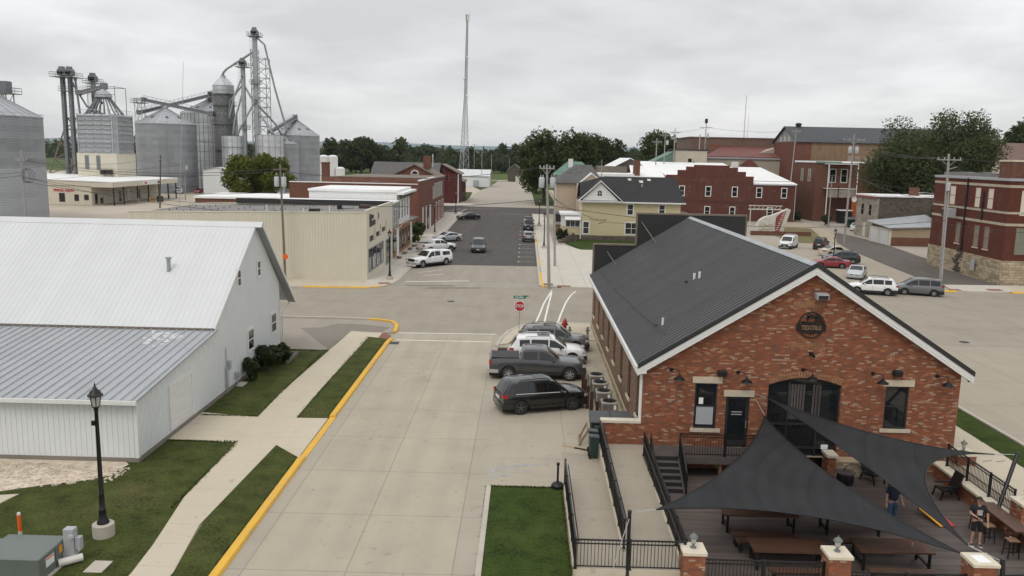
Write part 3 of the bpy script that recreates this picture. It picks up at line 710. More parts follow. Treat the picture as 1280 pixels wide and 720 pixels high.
# rising ground on the horizon
def hills(name,y,h,n,seed,mat,x0=-5000,x1=5000,depth=900,base=-1):
 r=random.Random(seed);mb=MB();ph=[(r.uniform(.4,3.2),r.random()*6,r.uniform(.3,1))for _ in range(7)]
 top=[]
 for i in range(n+1):
  u=i/n;s=sum(a*math.sin(k*2*PI*u*3+p)for k,p,a in ph)/3.5
  top.append((x0+(x1-x0)*u,h*(.72+.28*s)))
 rows=[[(x,y-depth*.5,base)for x,_ in top],[(x,y-depth*.25,z*.55)for x,z in top],[(x,y,z)for x,z in top],[(x,y+depth*.5,base)for x,z in top]]
 mb.grid(rows);o=mb.build(name,mat,smooth=60);tag(o,kind='structure')
hills('hills',2600,42,160,3,'hazed_far_hill');hills('hills',4600,92,120,8,'hazed_blue_hill',-6000,6000,1400)
# ------------------------------------------------------------------ vehicles
def lerp_prof(pr,x):
 if x<=pr[0][0]:return pr[0][1]
 for(a,b),(c,d)in zip(pr,pr[1:]):
  if x<=c:return b+(d-b)*(x-a)/(c-a)if c>a else d
 return pr[-1][1]
def make_car(name,cat,label,sp,group=None):
 """front towards +X; sp: L, W, top (profile), belt, wheels (xr, xf), r, side (pane ranges), shield, rear, paint ..."""
 T=local_thing(name,label,cat,group)
 L,W,r=sp['L'],sp['W'],sp['r'];xr,xf=sp['wheels'];hw=W/2;sill=sp.get('sill',.3);zb=.2
 top=sp['top'];belt=sp['belt'];RA=r+.075;er=sp.get('end',.13)
 def wx(x):
  tt=max(0,(abs(x)-(L/2-.75))/.75);return hw*(1-er*tt**2.4)
 def zs(x):
  z=sill+.1*max(0,(abs(x)-(L/2-.5))/.5)
  for c in(xr,xf):
   d=abs(x-c)
   if d<RA:z=max(z,r+math.sqrt(max(0,RA*RA-d*d)))
  return z
 def sec(x):
  w=wx(x);zt=lerp_prof(top,x);b=min(lerp_prof(belt,x),zt-.03);s0=zs(x)
  b=max(b,s0+.1);zt=max(zt,b+.03);hgt=zt-b
  rw=w*.95-hgt*sp.get('tumble',.27)-(.05 if hgt<.1 else .0)
  m=max(s0+.03,sill+(b-sill)*.42)
  return[(0,zb),(w*.74,zb),(w*.965,s0),(w,m),(w*.992,max(m+.02,b-.09)),(w*.955,b),(rw+.01,zt-min(.05,hgt*.4)),(rw-.09,zt),(0,zt+sp.get('crown',.035))]
 xs=sorted(set([round(-L/2+L*i/46,3)for i in range(47)]+[round(p[0],3)for p in top if abs(p[0])<=L/2]+[round(c+RA*k,3)for c in(xr,xf)for k in(-.99,-.9,-.7,-.45,0,.45,.7,.9,.99)]))
 xs=[x for i,x in enumerate(xs)if i==0 or x-xs[i-1]>.012]
 mb=MB();rows=[]
 for x in xs:
  c=sec(x);rows.append([(x,y,z)for y,z in c]+[(x,-y,z)for y,z in reversed(c[1:-1])])
 n=len(rows[0]);base=len(mb.v)
 for rw_ in rows:mb.v.extend(rw_)
 for i in range(len(rows)-1):
  for j in range(n):
   j2=(j+1)%n
   mb.f.append((base+i*n+j,base+i*n+j2,base+(i+1)*n+j2,base+(i+1)*n+j))
   mb.mi.append(1 if(j in(0,1)or j in(n-1,n-2))else 0)
 mb.f.append(tuple(base+j for j in range(n)));mb.mi.append(0)
 mb.f.append(tuple(base+(len(rows)-1)*n+j for j in range(n))[::-1]);mb.mi.append(0)
 body=mb.build('body',[sp['paint'],'car_trim'],T,smooth=38)
 if sp.get('cover_mat'):
  MB().box(-L/2+.12,-1.12,-hw+.13,hw-.13,sp['bed_z'],sp['bed_z']+.045).build('bed_cover',sp['cover_mat'],T,bevel=.015)
    # glass
 def side_pane(x0,x1,sgn,t0=.12,t1=.84):
  g=MB();k=max(4,int((x1-x0)/.07));lo=[];hi=[]
  for i in range(k+1):
   x=x0+(x1-x0)*i/k;c=sec(x);p5,p6=c[5],c[6]
   f=lambda t:(x,sgn*(p5[0]+(p6[0]-p5[0])*t+.012),p5[1]+(p6[1]-p5[1])*t)
   lo.append(f(t0));hi.append(f(t1))
  g.grid([lo,hi]);return g
 for x0,x1 in sp['side']:
  for sgn in(1,-1):side_pane(x0,x1,sgn).build('side_window','car_glass',T,smooth=40)
 def top_pane(x0,x1,fr=.9):
  g=MB();k=6;rws=[]
  dz=lerp_prof(top,x1)-lerp_prof(top,x0);nl=math.hypot(x1-x0,dz);nx,nz=-dz/nl*.016,(x1-x0)/nl*.016
  for i in range(k+1):
   x=x0+(x1-x0)*i/k;c=sec(x);y7,z7=c[7];y7*=1.0
   rws.append([(x+nx,y7*u*fr*1.05,z7+(c[8][1]-z7)*(1-abs(u)*.95)+nz)for u in(-1,-.5,0,.5,1)])
  g.grid(rws);return g
 if sp.get('shield'):top_pane(*sp['shield']).build('windscreen','car_glass',T,smooth=40)
 if sp.get('rear'):top_pane(*sp['rear'],.86).build('rear_window','car_glass',T,smooth=40)
 if sp.get('sunroof'):
  top_pane(*sp['sunroof'],.72).build('sunroof','car_glass',T,smooth=40)
    # wheels
 wt=.24
 for c in(xr,xf):
  for sgn in(1,-1):
   y0=sgn*(hw-wt*.5-.015)
   tb=MB().lathe([(r*.62,-wt/2),(r*.9,-wt/2),(r,-wt*.36),(r,wt*.36),(r*.9,wt/2),(r*.62,wt/2),(r*.62,-wt/2)],(c,y0,r),26,'y')
   wo=tb.build('wheel','tyre',T,smooth=40)
   rb=MB();yo=y0+sgn*wt*.34
   rb.lathe([(r*.64,yo-sgn*.05),(r*.64,yo+sgn*.02),(r*.57,yo+sgn*.02),(r*.55,yo-sgn*.05)],(c,0,r),22,'y')
   rb.lathe([(0,yo+sgn*.01),(r*.16,yo+sgn*.01),(r*.18,yo-sgn*.03)],(c,0,r),12,'y')
   ns=sp.get('spokes',5)
   for k in range(ns):
    a=2*PI*k/ns+.3
    rb.beam((c+math.cos(a)*r*.12,yo,r+math.sin(a)*r*.12),(c+math.cos(a)*r*.58,yo,r+math.sin(a)*r*.58),r*.17 if ns<7 else r*.11,.03,(0,1,0))
   rb.build('rim',sp.get('rim','rim_silver'),wo,smooth=40)
   db=MB().lathe([(0,yo-sgn*.05),(r*.6,yo-sgn*.05)],(c,0,r),16,'y')
   db.build('brake','car_trim',wo)
    # wrapped lamps, bumpers
 def wrap(end,yin,xlen,z0,z1,out=.012,both=True):
  e=-1 if end=='r' else 1;res=[]
  for sgn in(1,-1):
   g=MB();xe=e*L/2;pts=[(xe+e*out,sgn*yin*wx(xe)),(xe+e*out,sgn*(wx(xe)*.985))]
   k=4
   for i in range(k+1):
    x=xe-e*xlen*i/k;pts.append((x,sgn*(wx(x)+out)))
   lo=[(x,y,z0)for x,y in pts];hi=[(x,y,z1)for x,y in pts]
            # lean with the tail
   g.grid([lo,hi]);res.append(g)
  return res
 tz0,tz1=sp.get('tail',(.85,1.05))
 for g in wrap('r',sp.get('tail_in',.62),sp.get('tail_len',.22),tz0,tz1,.016):g.build('taillight','tail_red',T,smooth=50)
 hz0,hz1=sp.get('head',(.68,.86))
 for g in wrap('f',sp.get('head_in',.62),sp.get('head_len',.28),hz0,hz1,.016):g.build('headlight','head_lens',T,smooth=50)
    # front fascia and bumpers
 wf=wx(L/2)
 gz0,gz1=sp.get('grille',(.5,.84))
 gm=MB().box(L/2-.05,L/2+.02,-wf*.58,wf*.58,gz0,gz1)
 go=gm.build('grille',sp.get('grille_mat','car_trim'),T,bevel=.02)
 if sp.get('grille_bar'):
  gb=MB()
  for k in range(sp['grille_bar']):
   z=gz0+(gz1-gz0)*(k+.5)/sp['grille_bar'];gb.box(L/2+.015,L/2+.035,-wf*.56,wf*.56,z-.02,z+.02)
  gb.build('grille_bar',sp.get('bar_mat','chrome'),go)
 def bumper(e,mat,z0,z1,out=.05):
  g=MB();rr=[]
  for x in(L/2-.55,L/2-.3,L/2-.12,L/2+.0):
   rr.append((e*x,wx(x)+.012))
  pts=[(x,y)for x,y in rr]+[(e*(L/2+out),rr[-1][1]*.9)];pts=pts+[(x,-y)for x,y in reversed(pts)]
  g.grid([[(x,y,z0)for x,y in pts],[(x,y,(z0+z1)/2)for x,y in pts],[(x,y,z1)for x,y in pts],[(x*.99,y*.93,z1+.015)for x,y in pts]])
  return g.build('bumper',mat,T,smooth=50)
 bm=sp.get('bumper',sp['paint']);bz=sp.get('bz',(.3,.55))
 bumper(1,sp.get('fbumper',bm),bz[0],bz[1]-.04);bumper(-1,bm,*bz)
    # plates, mirrors, handles, rails
 MB().box(-L/2-.07,-L/2-.02,-.26,.26,sp.get('plate_z',.72)-.07,sp.get('plate_z',.72)+.07).build('number_plate','plate',T)
 if sp.get('fplate',True):MB().box(L/2+.05,L/2+.07,-.2,.2,.43,.55).build('number_plate','plate',T)
 mx=sp.get('mirror_x',.75);bz_=lerp_prof(belt,mx)
 for sgn in(1,-1):
  y=sgn*(wx(mx)*.95)
  MB().obox((mx,y+sgn*.13,bz_+.09),(.13,.24,.17)).build('mirror',sp.get('mirror',sp['paint']),T,bevel=.04)
 for hx in sp.get('handles',(-.15,-1.0)):
  for sgn in(1,-1):
   MB().box(hx-.1,hx+.1,min(sgn*(hw*.985),sgn*(hw+.025)),max(sgn*(hw*.985),sgn*(hw+.025)),lerp_prof(belt,hx)-.16,lerp_prof(belt,hx)-.12).build('door_handle',sp.get('handle',sp['paint']),T)
 if sp.get('rails'):
  x0,x1=sp['rails']
  for sgn in(1,-1):
   q=[]
   for x in(x0,x0+.12,(x0+x1)/2,x1-.12,x1):
    c=sec(x);q.append((x,sgn*(c[7][0]+.03),c[7][1]+(.06 if x not in(x0,x1)else .0)))
   MB().path(q,.025,6).build('roof_rail',sp.get('rail_mat','car_trim'),T)
    # cladding along the sills and belt chrome
 for sgn in(1,-1):
  sb=MB()
  x0,x1=xr+RA+.02,xf-RA-.02
  sb.box(x0,x1,min(sgn*hw*.93,sgn*(hw+.012)),max(sgn*hw*.93,sgn*(hw+.012)),sill-.06,sill+sp.get('clad',.1))
  sb.build('sill',sp.get('clad_mat','car_trim'),T)
 if sp.get('chrome_line'):
  for sgn in(1,-1):
   x0,x1=sp['chrome_line'];q=[];k=10
   for i in range(k+1):
    x=x0+(x1-x0)*i/k;c=sec(x);q.append((x,sgn*(c[5][0]+.01),c[5][1]+.03))
   q2=[]
   for i in range(k+1):
    x=x0+(x1-x0)*i/k;c=sec(x);q2.append((x,sgn*(c[6][0]+.012),c[6][1]-.02))
   MB().path(q,.016,5).build('chrome_trim','chrome',T)
    # door seams
 if sp.get('seams'):
  for x in sp['seams']:
   for sgn in(1,-1):
    c=sec(x);MB().path([(x,sgn*(c[k][0]+.0),c[k][1])for k in(2,3,4,5)],.008,4).build('door_seam','car_trim',T)
 return T

def suv(L=4.75,W=1.92,H=1.74,**k):
 a=L/2;c=H/1.74
 d=dict(L=L,W=W,r=.375,wheels=(-a+.95,a-.93),sill=.36,
  top=[(-a,.98),(-a+.06,1.08),(-a+.42,1.58*c),(-a+.55,1.69*c),(-.9,H),(.1,H-.01),(.42,H-.08),(1.22,1.10),(1.6,1.06),(a-.35,.98),(a-.1,.88),(a,.70)],
  belt=[(-a,.98),(-a+.4,1.10),(.9,1.04),(1.4,1.0),(a,.8)],
  side=[(-a+.62,-a+1.28),(-a+1.38,-.02),(.07,1.02)],shield=(.46,1.2),rear=(-a+.08,-a+.42),tail=(.9,1.06),head=(.74,.9),mirror_x=.78,
  rails=(-1.5,.2),seams=(-1.08,.03,1.12),bumper='car_trim',bz=(.34,.62),grille=(.62,.88),handles=(-.16,-1.2),spokes=5,plate_z=.84)
 d.update(k);return d
def sedan(L=4.7,W=1.82,H=1.45,**k):
 a=L/2
 d=dict(L=L,W=W,r=.325,wheels=(-a+1.02,a-.95),sill=.26,
  top=[(-a,.88),(-a+.05,1.0),(-a+.55,1.06),(-a+.8,1.07),(-.95,1.36),(-.5,H-.01),(0.,H),(.3,H-.05),(1.12,1.0),(1.5,.95),(a-.35,.84),(a-.1,.74),(a,.6)],
  belt=[(-a,.88),(-.9,.95),(.9,.90),(1.3,.86),(a,.7)],
  side=[(-1.42,-.55),(-.48,.95)],shield=(.34,1.1),rear=(-a+.84,-.72),tail=(.74,.92),head=(.58,.72),mirror_x=.72,
  seams=(-1.15,-.5,1.05),bz=(.26,.56),grille=(.42,.64),handles=(-.05,-.85),spokes=7,plate_z=.62,tail_len=.3,crown=.03,clad=.02)
 d.update(k);return d
def pickup(L=5.85,W=2.02,H=1.92,bed=1.36,cover=True,topper=False,**k):
 a=L/2;top=[(-a,1.18),(-a+.04,bed)]
 if topper:top+=[(-a+.06,bed+.02),(-a+.22,H-.2),(-a+.32,H-.14),(-1.12,H-.12),(-1.09,bed+.25),(-1.0,bed+.25),(-.96,H-.1)]
 else:top+=[(-1.08,bed+.01),(-1.03,bed+.05),(-.9,H-.1)]
 top+=[(-.8,H-.02),(-.3,H),(.35,H-.02),(.6,H-.1),(1.3,1.26),(1.5,1.22),(a-.4,1.14),(a-.12,1.06),(a,.82)]
 d=dict(L=L,W=W,r=.41,wheels=(-a+1.16,a-.98),sill=.44,end=.07,top=top,
  belt=[(-a,1.2),(-1.0,1.22),(1.1,1.18),(a,.98)],side=[(-.86,-.02),(.08,1.1)],shield=(.64,1.28),rear=None,tail=(.92,1.22),tail_in=.82,tail_len=.12,
  head=(.86,1.06),head_in=.66,head_len=.22,mirror_x=.95,seams=(-1.0,.03,1.2),bz=(.46,.68),bumper='chrome',grille=(.74,1.08),handles=(-.12,-.85),spokes=6,plate_z=.6,crown=.02,clad=.08,tumble=.22)
 if not topper:d['cover_mat']='car_trim';d['bed_z']=bed
 if topper:d['side']=[(-a+.5,-1.3)]+d['side'];d['rear']=(-a+.08,-a+.3)
 d.update(k);return d
def van(L=4.4,W=1.85,H=1.85,**k):
 a=L/2
 d=dict(L=L,W=W,r=.32,wheels=(-a+.75,a-.85),sill=.3,end=.08,
  top=[(-a,1.0),(-a+.04,1.1),(-a+.12,1.72),(-a+.25,H-.02),(0,H+.02),(.45,H-.03),(.7,H-.15),(1.42,1.16),(a-.3,1.02),(a-.08,.9),(a,.7)],
  belt=[(-a,1.08),(.6,1.08),(1.4,1.02),(a,.86)],side=[(.42,1.25)],shield=(.74,1.4),rear=(-a+.05,-a+.12),tail=(.8,1.2),tail_in=.84,tail_len=.1,
  head=(.76,.96),mirror_x=1.05,seams=(-.55,.3,1.3),bz=(.28,.58),bumper='car_trim',grille=(.55,.78),handles=(.42,-.45),plate_z=.85,tumble=.1,crown=.04)
 d.update(k);return d
def minivan(L=4.85,W=1.95,H=1.78,**k):
 a=L/2
 d=suv(L,W,H,r=.33,sill=.26,wheels=(-a+.92,a-.92),belt=[(-a,1.0),(-.8,1.0),(.9,.98),(1.4,.96),(a,.78)],
  top=[(-a,.98),(-a+.05,1.05),(-a+.22,1.6),(-a+.32,1.73),(-.9,H),(.2,H-.02),(.6,H-.1),(1.5,1.10),(1.75,1.03),(a-.3,.94),(a-.1,.84),(a,.66)],
  side=[(-a+.4,-a+1.3),(-a+1.38,.1),(.18,1.25)],shield=(.64,1.46),rear=(-a+.06,-a+.22),rails=None,seams=(-1.1,.14,1.3),bz=(.26,.58),clad=.02)
 d.update(k);return d

R_=math.radians
PADG='vehicles nosed in beside the brick hall'
place(make_car('parked_car','car','black SUV with a chrome window line, nearest the camera beside the brick hall',suv(4.82,1.94,1.76,paint='paint_black',rim='rim_dark',chrome_line=(-1.75,1.05),grille_bar=3,bumper='paint_black',clad_mat='paint_black',tail=(.93,1.1),sunroof=(-.5,.2)),PADG),(1.12,42.7,0),R_(20))
place(make_car('pickup_truck','pickup truck','dark grey pickup with a flat bed cover between the black and white SUVs',pickup(paint='paint_graphite',bumper='chrome',fbumper='paint_graphite',rim='rim_silver',tail_in=.84),PADG),(1.0,49.0,0),R_(1.5))
place(make_car('parked_car','car','white SUV with black pillars and roof rails behind the dark grey pickup',suv(5.0,2.0,1.76,paint='paint_white',sunroof=(-.7,.1),rail_mat='steel_bright',mirror='car_trim'),PADG),(1.75,53.0,0),R_(2))
place(make_car('parked_car','car','dark grey SUV parked nearest the stop sign',suv(4.9,1.95,1.74,paint='paint_steelgrey',rail_mat='car_trim',sunroof=(-.7,.1)),PADG),(2.25,56.4,0),R_(1))
WG='vehicles angle-parked at the west pavement'
place(make_car('pickup_truck','pickup truck','white pickup with a matching bed cap and black grille at the corner',pickup(5.95,2.08,2.0,topper=True,r=.44,paint='paint_white',bumper='chrome',grille_mat='car_trim',grille_bar=2,bar_mat='car_trim',fbumper='chrome',mirror='car_trim'),WG),(-11.35,98.6,0),R_(-131))
place(make_car('pickup_truck','pickup truck','white pickup with a dark open bed backed in behind the capped one',pickup(5.6,2.0,1.85,paint='paint_white',bumper='chrome',mirror='car_trim'),WG),(-12.1,113.0,0),R_(43))
place(make_car('parked_car','car','silver sedan by the second lamp post on the west pavement',sedan(4.8,1.84,1.45,paint='paint_silver'),WG),(-11.9,127.6,0),R_(-138))
place(make_car('parked_car','car','black sedan by the far west lamp post',sedan(4.85,1.85,1.46,paint='paint_black'),WG),(-11.7,172.0,0),R_(-152))
place(make_car('moving_car','car','dark SUV driving towards the camera in mid street',suv(5.0,1.99,1.8,paint='paint_charcoal',grille_mat='chrome',grille_bar=2,head=(.78,.98),head_len=.4,fbumper='paint_charcoal',rail_mat='steel_bright',bar_mat='car_trim')),(-6.35,115.0,0),R_(-88))
EG='vehicles along the east kerb of the dark street'
place(make_car('parked_car','car','grey hatchback seen from behind, nearest on the east kerb',suv(4.5,1.84,1.62,paint='paint_grey',tail=(.82,1.02)),EG),(.72,130.6,0),R_(91))
jeep=make_car('parked_car','car','black boxy off-roader with round headlamps on the east kerb',suv(4.3,1.88,1.84,paint='paint_black',r=.4,end=.05,head=(.86,.87),top=[(-2.15,1.1),(-2.13,1.2),(-2.08,1.76),(-1.95,1.83),(.2,1.84),(.35,1.78),(.62,1.16),(1.9,1.08),(2.1,1.02),(2.15,.8)],shield=(.37,.6),rear=(-2.12,-2.09),tumble=.08,belt=[(-2.15,1.14),(.6,1.12),(2.15,.95)],side=[(-1.95,-.9),(-.82,.3)],mirror_x=.4,rails=None,seams=(-.86,.5)),EG)
for sgn in(1,-1):MB().lathe([(0,2.2),(.1,2.195),(.11,2.15)],(0,sgn*.52,.9),16,'x').build('round_lamp','head_lens',jeep)
place(jeep,(.78,150.6,0),R_(-90))
place(make_car('pickup_truck','pickup truck','dark red pickup with a white roof behind the boxy black off-roader',pickup(5.6,1.98,2.0,paint='paint_darkred',topper=True),EG),(.85,158.0,0),R_(-90))
place(make_car('parked_car','car','dark SUV alone on the far end of the street',suv(4.9,1.98,1.85,paint='paint_charcoal')),(-.3,381,0),R_(92))
LG='vehicles in the car park behind the hall'
place(make_car('parked_car','car','white SUV next to the grey minivan at the car park entrance',suv(4.8,1.96,1.76,paint='paint_white',clad=.12,tail=(.95,1.12)),LG),(36.3,84.7,0),R_(162))
place(make_car('minivan','minivan','dark grey minivan beside the tall wooden pole',minivan(4.6,1.92,1.8,paint='paint_steelgrey',tail=(1.0,1.2)),LG),(41.2,84.9,0),R_(162))
place(make_car('parked_car','car','silver sedan facing the camera in the car park',sedan(4.7,1.83,1.45,paint='paint_silver'),LG),(39.6,96.9,0),R_(-118))
place(make_car('parked_car','car','red sedan beside the car park lamp',sedan(4.6,1.8,1.43,paint='paint_red'),LG),(39.7,105.6,0),R_(168))
place(make_car('parked_car','car','dark green station wagon beside the red sedan',suv(4.7,1.86,1.66,paint='paint_darkgreen'),LG),(42.9,110.6,0),R_(168))
place(make_car('parked_car','car','pale champagne sedan behind the dark green wagon',sedan(4.8,1.84,1.46,paint='paint_champagne'),LG),(45.3,119.3,0),R_(16))
place(make_car('parked_car','car','black SUV showing its tail beside the white van',suv(4.6,1.9,1.82,paint='paint_black',top=[(-2.3,.98),(-2.28,1.1),(-2.12,1.7),(-2.,1.8),(-.9,1.82),(.1,1.81),(.42,1.75),(1.1,1.16),(1.6,1.1),(1.95,1.04),(2.2,.95),(2.3,.72)],rear=(-2.27,-2.13)),LG),(46.6,128.6,0),R_(62))
vn=make_car('delivery_van','van','small white panel van with a roof rack',van(4.75,1.95,1.98,paint='paint_white',fbumper='car_trim'),LG)
rk=MB()
for x in(-1.6,-.8,0,.4):rk.box(x-.03,x+.03,-.62,.62,2.07,2.11)
for y in(-.62,.62):rk.box(-1.8,.5,y-.03,y+.03,2.09,2.13)
rk.build('roof_rack','steel_bright',vn)
place(vn,(41.6,128.8,0),R_(-122))
place(make_car('parked_car','car','white car tucked behind the green skip by the old stucco wall',sedan(4.6,1.8,1.5,paint='paint_white')),(66.9,166.0,0),R_(-120))
place(make_car('pickup_truck','pickup truck','white pickup at the foot of the grain bins',pickup(5.6,2.0,1.9,paint='paint_white',tail=(.95,1.2))),(-106.5,251.5,0),R_(-60))
place(make_car('parked_car','car','red car next to the white metal shed',sedan(4.5,1.8,1.45,paint='paint_red')),(-100.6,253.5,0),R_(-95))
# ------------------------------------------------------------------ the brick hall
X0,X1,Y0,Y1=5.58,19.95,36.3,64.2
EZ,RZ=4.02,8.78
XM=12.95
hall=thing('brick_hall','long red brick hall with a black ribbed metal roof and round emblem on its gable','building',(X0,Y0,0))
mb=MB()
AX0,AX1,ASP,ARZ=11.3,14.62,3.36,.34  # the arched opening
holes=[(7.98,9.0,1.22,3.36),(9.42,10.5,.36,2.76),(AX0,AX1,-.7,ASP),(16.62,17.68,1.42,3.42)]
zb=-.9;T_=.34
xsb=sorted({X0,X1}|{h[0]for h in holes}|{h[1]for h in holes})
def wallcol(xa,xb,za,zc):mb.box(xa,xb,Y0,Y0+T_,za,zc)
ZT=EZ-.02
for xa,xb in zip(xsb,xsb[1:]):
 h=[q for q in holes if q[0]<=xa+1e-6 and q[1]>=xb-1e-6]
 if not h:wallcol(xa,xb,zb,ZT)
 else:
  q=h[0]
  if q[2]>zb:wallcol(xa,xb,zb,q[2])
  if q[0]!=AX0:wallcol(xa,xb,q[3],ZT)
k=14;cxa=(AX0+AX1)/2;ha=(AX1-AX0)/2
for i in range(k):
 u0=-1+2*i/k;u1=-1+2*(i+1)/k
 f=lambda u:ASP+ARZ*(1-u*u)
 a,b=cxa+ha*u0,cxa+ha*u1
 mb.extr([(a,Y0,f(u0)),(b,Y0,f(u1)),(b,Y0,ZT),(a,Y0,ZT)],(0,T_,0))
mb.extr([(X0,Y0,ZT),(X1,Y0,ZT),(XM,Y0,ZT+(RZ-.25-EZ))],(0,T_,0))
mb.build('front_wall','old_brick',hall)
mb=MB()
WY=[37.6,40.9,44.4,48.0,51.45,55.0,58.5,62.2]
ys=[Y0+T_]
for y in WY:ys+=[y-.5,y+.5]
ys.append(Y1)
for i,(a,b)in enumerate(zip(ys,ys[1:])):
 if i%2==0:mb.box(X0,X0+T_,a,b,-.05,EZ-.12)
 else:mb.box(X0,X0+T_,a,b,-.05,1.3);mb.box(X0,X0+T_,a,b,3.62,EZ-.12)
mb.build('side_wall','side_brick',hall)
MB().box(X0-.09,X0-.001,Y0+.6,Y1-.02,-.05,.38).build('plinth','limestone',hall)
MB().box(X1-T_,X1,Y0+T_,Y1,-.05,EZ-.12).build('side_wall','side_brick',hall)
for y in WY:
 w=MB().box(X0+.1,X0+.16,y-.5,y-.42,1.3,3.62).box(X0+.1,X0+.16,y+.42,y+.5,1.3,3.62).box(X0+.1,X0+.16,y-.42,y+.42,3.54,3.62).box(X0+.1,X0+.16,y-.42,y+.42,1.3,1.38).box(X0+.1,X0+.15,y-.42,y+.42,2.42,2.48).build('window','dark_trim',hall)
 MB().box(X0+.13,X0+.14,y-.42,y+.42,1.38,3.54).build('pane','window_glass',w)
 MB().box(X0-.1,X0+.12,y-.58,y+.58,1.17,1.3).build('sill','cut_stone',w)
# front windows, door, arch
for(xa,xb,za,zc)in(holes[0],holes[3]):
 w=MB().box(xa,xa+.07,Y0+.06,Y0+.16,za,zc).box(xb-.07,xb,Y0+.06,Y0+.16,za,zc).box(xa+.07,xb-.07,Y0+.06,Y0+.16,zc-.07,zc).box(xa+.07,xb-.07,Y0+.06,Y0+.16,za,za+.07).box(xa+.07,xb-.07,Y0+.08,Y0+.15,za+1.0,za+1.06).build('window','dark_trim',hall)
 MB().box(xa+.07,xb-.07,Y0+.11,Y0+.13,za+.07,zc-.07).build('pane','window_glass',w)
 MB().box(xa-.14,xb+.2,Y0-.07,Y0+.2,za-.17,za).build('sill','cut_stone',w)
 MB().box(xa-.13,xb+.2,Y0-.03,Y0+.1,zc+.002,zc+.3).build('lintel','cut_stone',w)
 if xa<10:
  MB().box(xa+.12,xb-.12,Y0+.1,Y0+.108,za+.15,za+1.0).build('curtain','util_grey',w)
  MB().box(xa+.22,xa+.42,Y0+.1,Y0+.108,za+1.12,za+1.42).build('notice','sign_white',w)
(xa,xb,za,zc)=holes[1]
d=MB().box(xa,xb,Y0+.12,Y0+.18,za,zc).build('door','dark_trim',hall)
MB().box(xa+.14,xb-.14,Y0+.11,Y0+.119,za+.3,zc-.15).build('pane','window_glass',d)
MB().path([(xb-.1,Y0+.06,za+.9),(xb-.1,Y0+.06,za+1.25)],.02,6).build('handle','steel_bright',d)
for j in range(2):MB().box(xa+.3,xb-.3,Y0+.105,Y0+.109,za+1.62-.12*j,za+1.66-.12*j).build('door_marking','util_grey',d)
MB().box(xa-.12,xb+.18,Y0-.03,Y0+.1,zc+.002,zc+.3).build('lintel','cut_stone',d)
MB().box(xa-.1,xb+.1,Y0-.12,Y0+.2,za-.12,za).build('threshold','cut_stone',d)
ar=MB()
YA=Y0+.16
for x in(AX0,AX0+.95,AX1-1.0,AX1-.08):ar.box(x,x+.08,YA,YA+.1,-.7,ASP+(.02 if x in(AX0,AX1-.08)else .3))
ar.box(AX0+.08,AX1-.08,YA+.002,YA+.098,1.42,1.52).box(AX0+.08,AX1-.08,YA+.002,YA+.098,.3,.4)
for i in range(k):
 u0=-1+2*i/k;u1=-1+2*(i+1)/k
 f=lambda u:ASP+ARZ*(1-u*u)
 ar.extr([(cxa+ha*u0,YA,f(u0)-.1),(cxa+ha*u1,YA,f(u1)-.1),(cxa+ha*u1,YA,f(u1)),(cxa+ha*u0,YA,f(u0))],(0,.09,0))
arw=ar.build('arched_window','dark_trim',hall)
gp2=MB()
pts=[(AX0+.02,YA+.05,-.7),(AX1-.02,YA+.05,-.7)]+[(cxa+ha*.985*u,YA+.05,ASP+ARZ*(1-u*u)-.02)for u in[1-2*i/12 for i in range(13)]]
gp2.face(*pts).build('pane','window_glass',arw)
cb=MB()
for k2 in range(9):
 x=AX0+1.0+k2*.13 if k2<6 else AX0+2.1+(k2-6)*.14
 cb.box(x,x+.09,YA+.035,YA+.048,1.7,3.35)
cb.build('curtain','deck_board',arw)
MB().obox((cxa+.42,YA+.04,1.78),(.5,.012,.2),0,0,.25).build('chair_back','fence_orange',arw)
MB().box(13.95,14.27,YA-.01,YA-.002,.3,.52).build('notice','sign_white',arw)
sold=MB()
nv=26
for i in range(nv):
 u=-1+2*(i+.5)/nv;xx=cxa+ha*u;zz=ASP+ARZ*(1-u*u)
 sold.obox((xx,Y0-.006,zz+.16),(ha*2/nv*.8,.03,.27),0,0,math.atan(2*ARZ*u/ha))
sold.build('arch_course','shop_brick',hall)
for zz,ww in((5.2,1.55),(7.1,1.3)):
 s2=MB()
 for i in range(13):s2.box(XM-.1+ww*(i/12-.5)-.045,XM-.1+ww*(i/12-.5)+.045,Y0-.012,Y0+.01,zz-.16,zz+.13)
 s2.build('soldier_course','shop_brick',hall)
# roof: two slopes with real ribs
def pitched(par,name,mat,xa,za,xb,zc,ya,yb,pitch=.3,th=.09,rib=.035,ribw=.035):
 """one slope running along Y; (xa,za) eave, (xb,zc) ridge"""
 m=MB();d=Vector((xb-xa,0,zc-za));L=d.length;d.normalize();n=Vector((-d.z,0,d.x));
 if n.z<0:n=-n
 P=lambda s,y,h:(xa+d.x*s+n.x*h,y,za+d.z*s+n.z*h)
 m.hexa([P(0,ya,-th),P(L,ya,-th),P(L,yb,-th),P(0,yb,-th),P(0,ya,0),P(L,ya,0),P(L,yb,0),P(0,yb,0)])
 y=ya+pitch/2
 while y<yb:
  m.hexa([P(0,y-ribw,-.01),P(L,y-ribw,-.01),P(L,y+ribw,-.01),P(0,y+ribw,-.01),P(0,y-ribw*.45,rib),P(L,y-ribw*.45,rib),P(L,y+ribw*.45,rib),P(0,y+ribw*.45,rib)])
  y+=pitch
 return m.build(name,mat,par)
XE0,XE1=5.28,20.35
rf=pitched(hall,'roof','black_roof_metal',XE0,EZ+.16,XM,RZ+.17,Y0-.32,Y1+.1,.4,rib=.06,ribw=.035)
pitched(hall,'roof','black_roof_metal',XE1,EZ+.16,XM,RZ+.17,Y0-.32,Y1+.1,.4,rib=.06,ribw=.035)
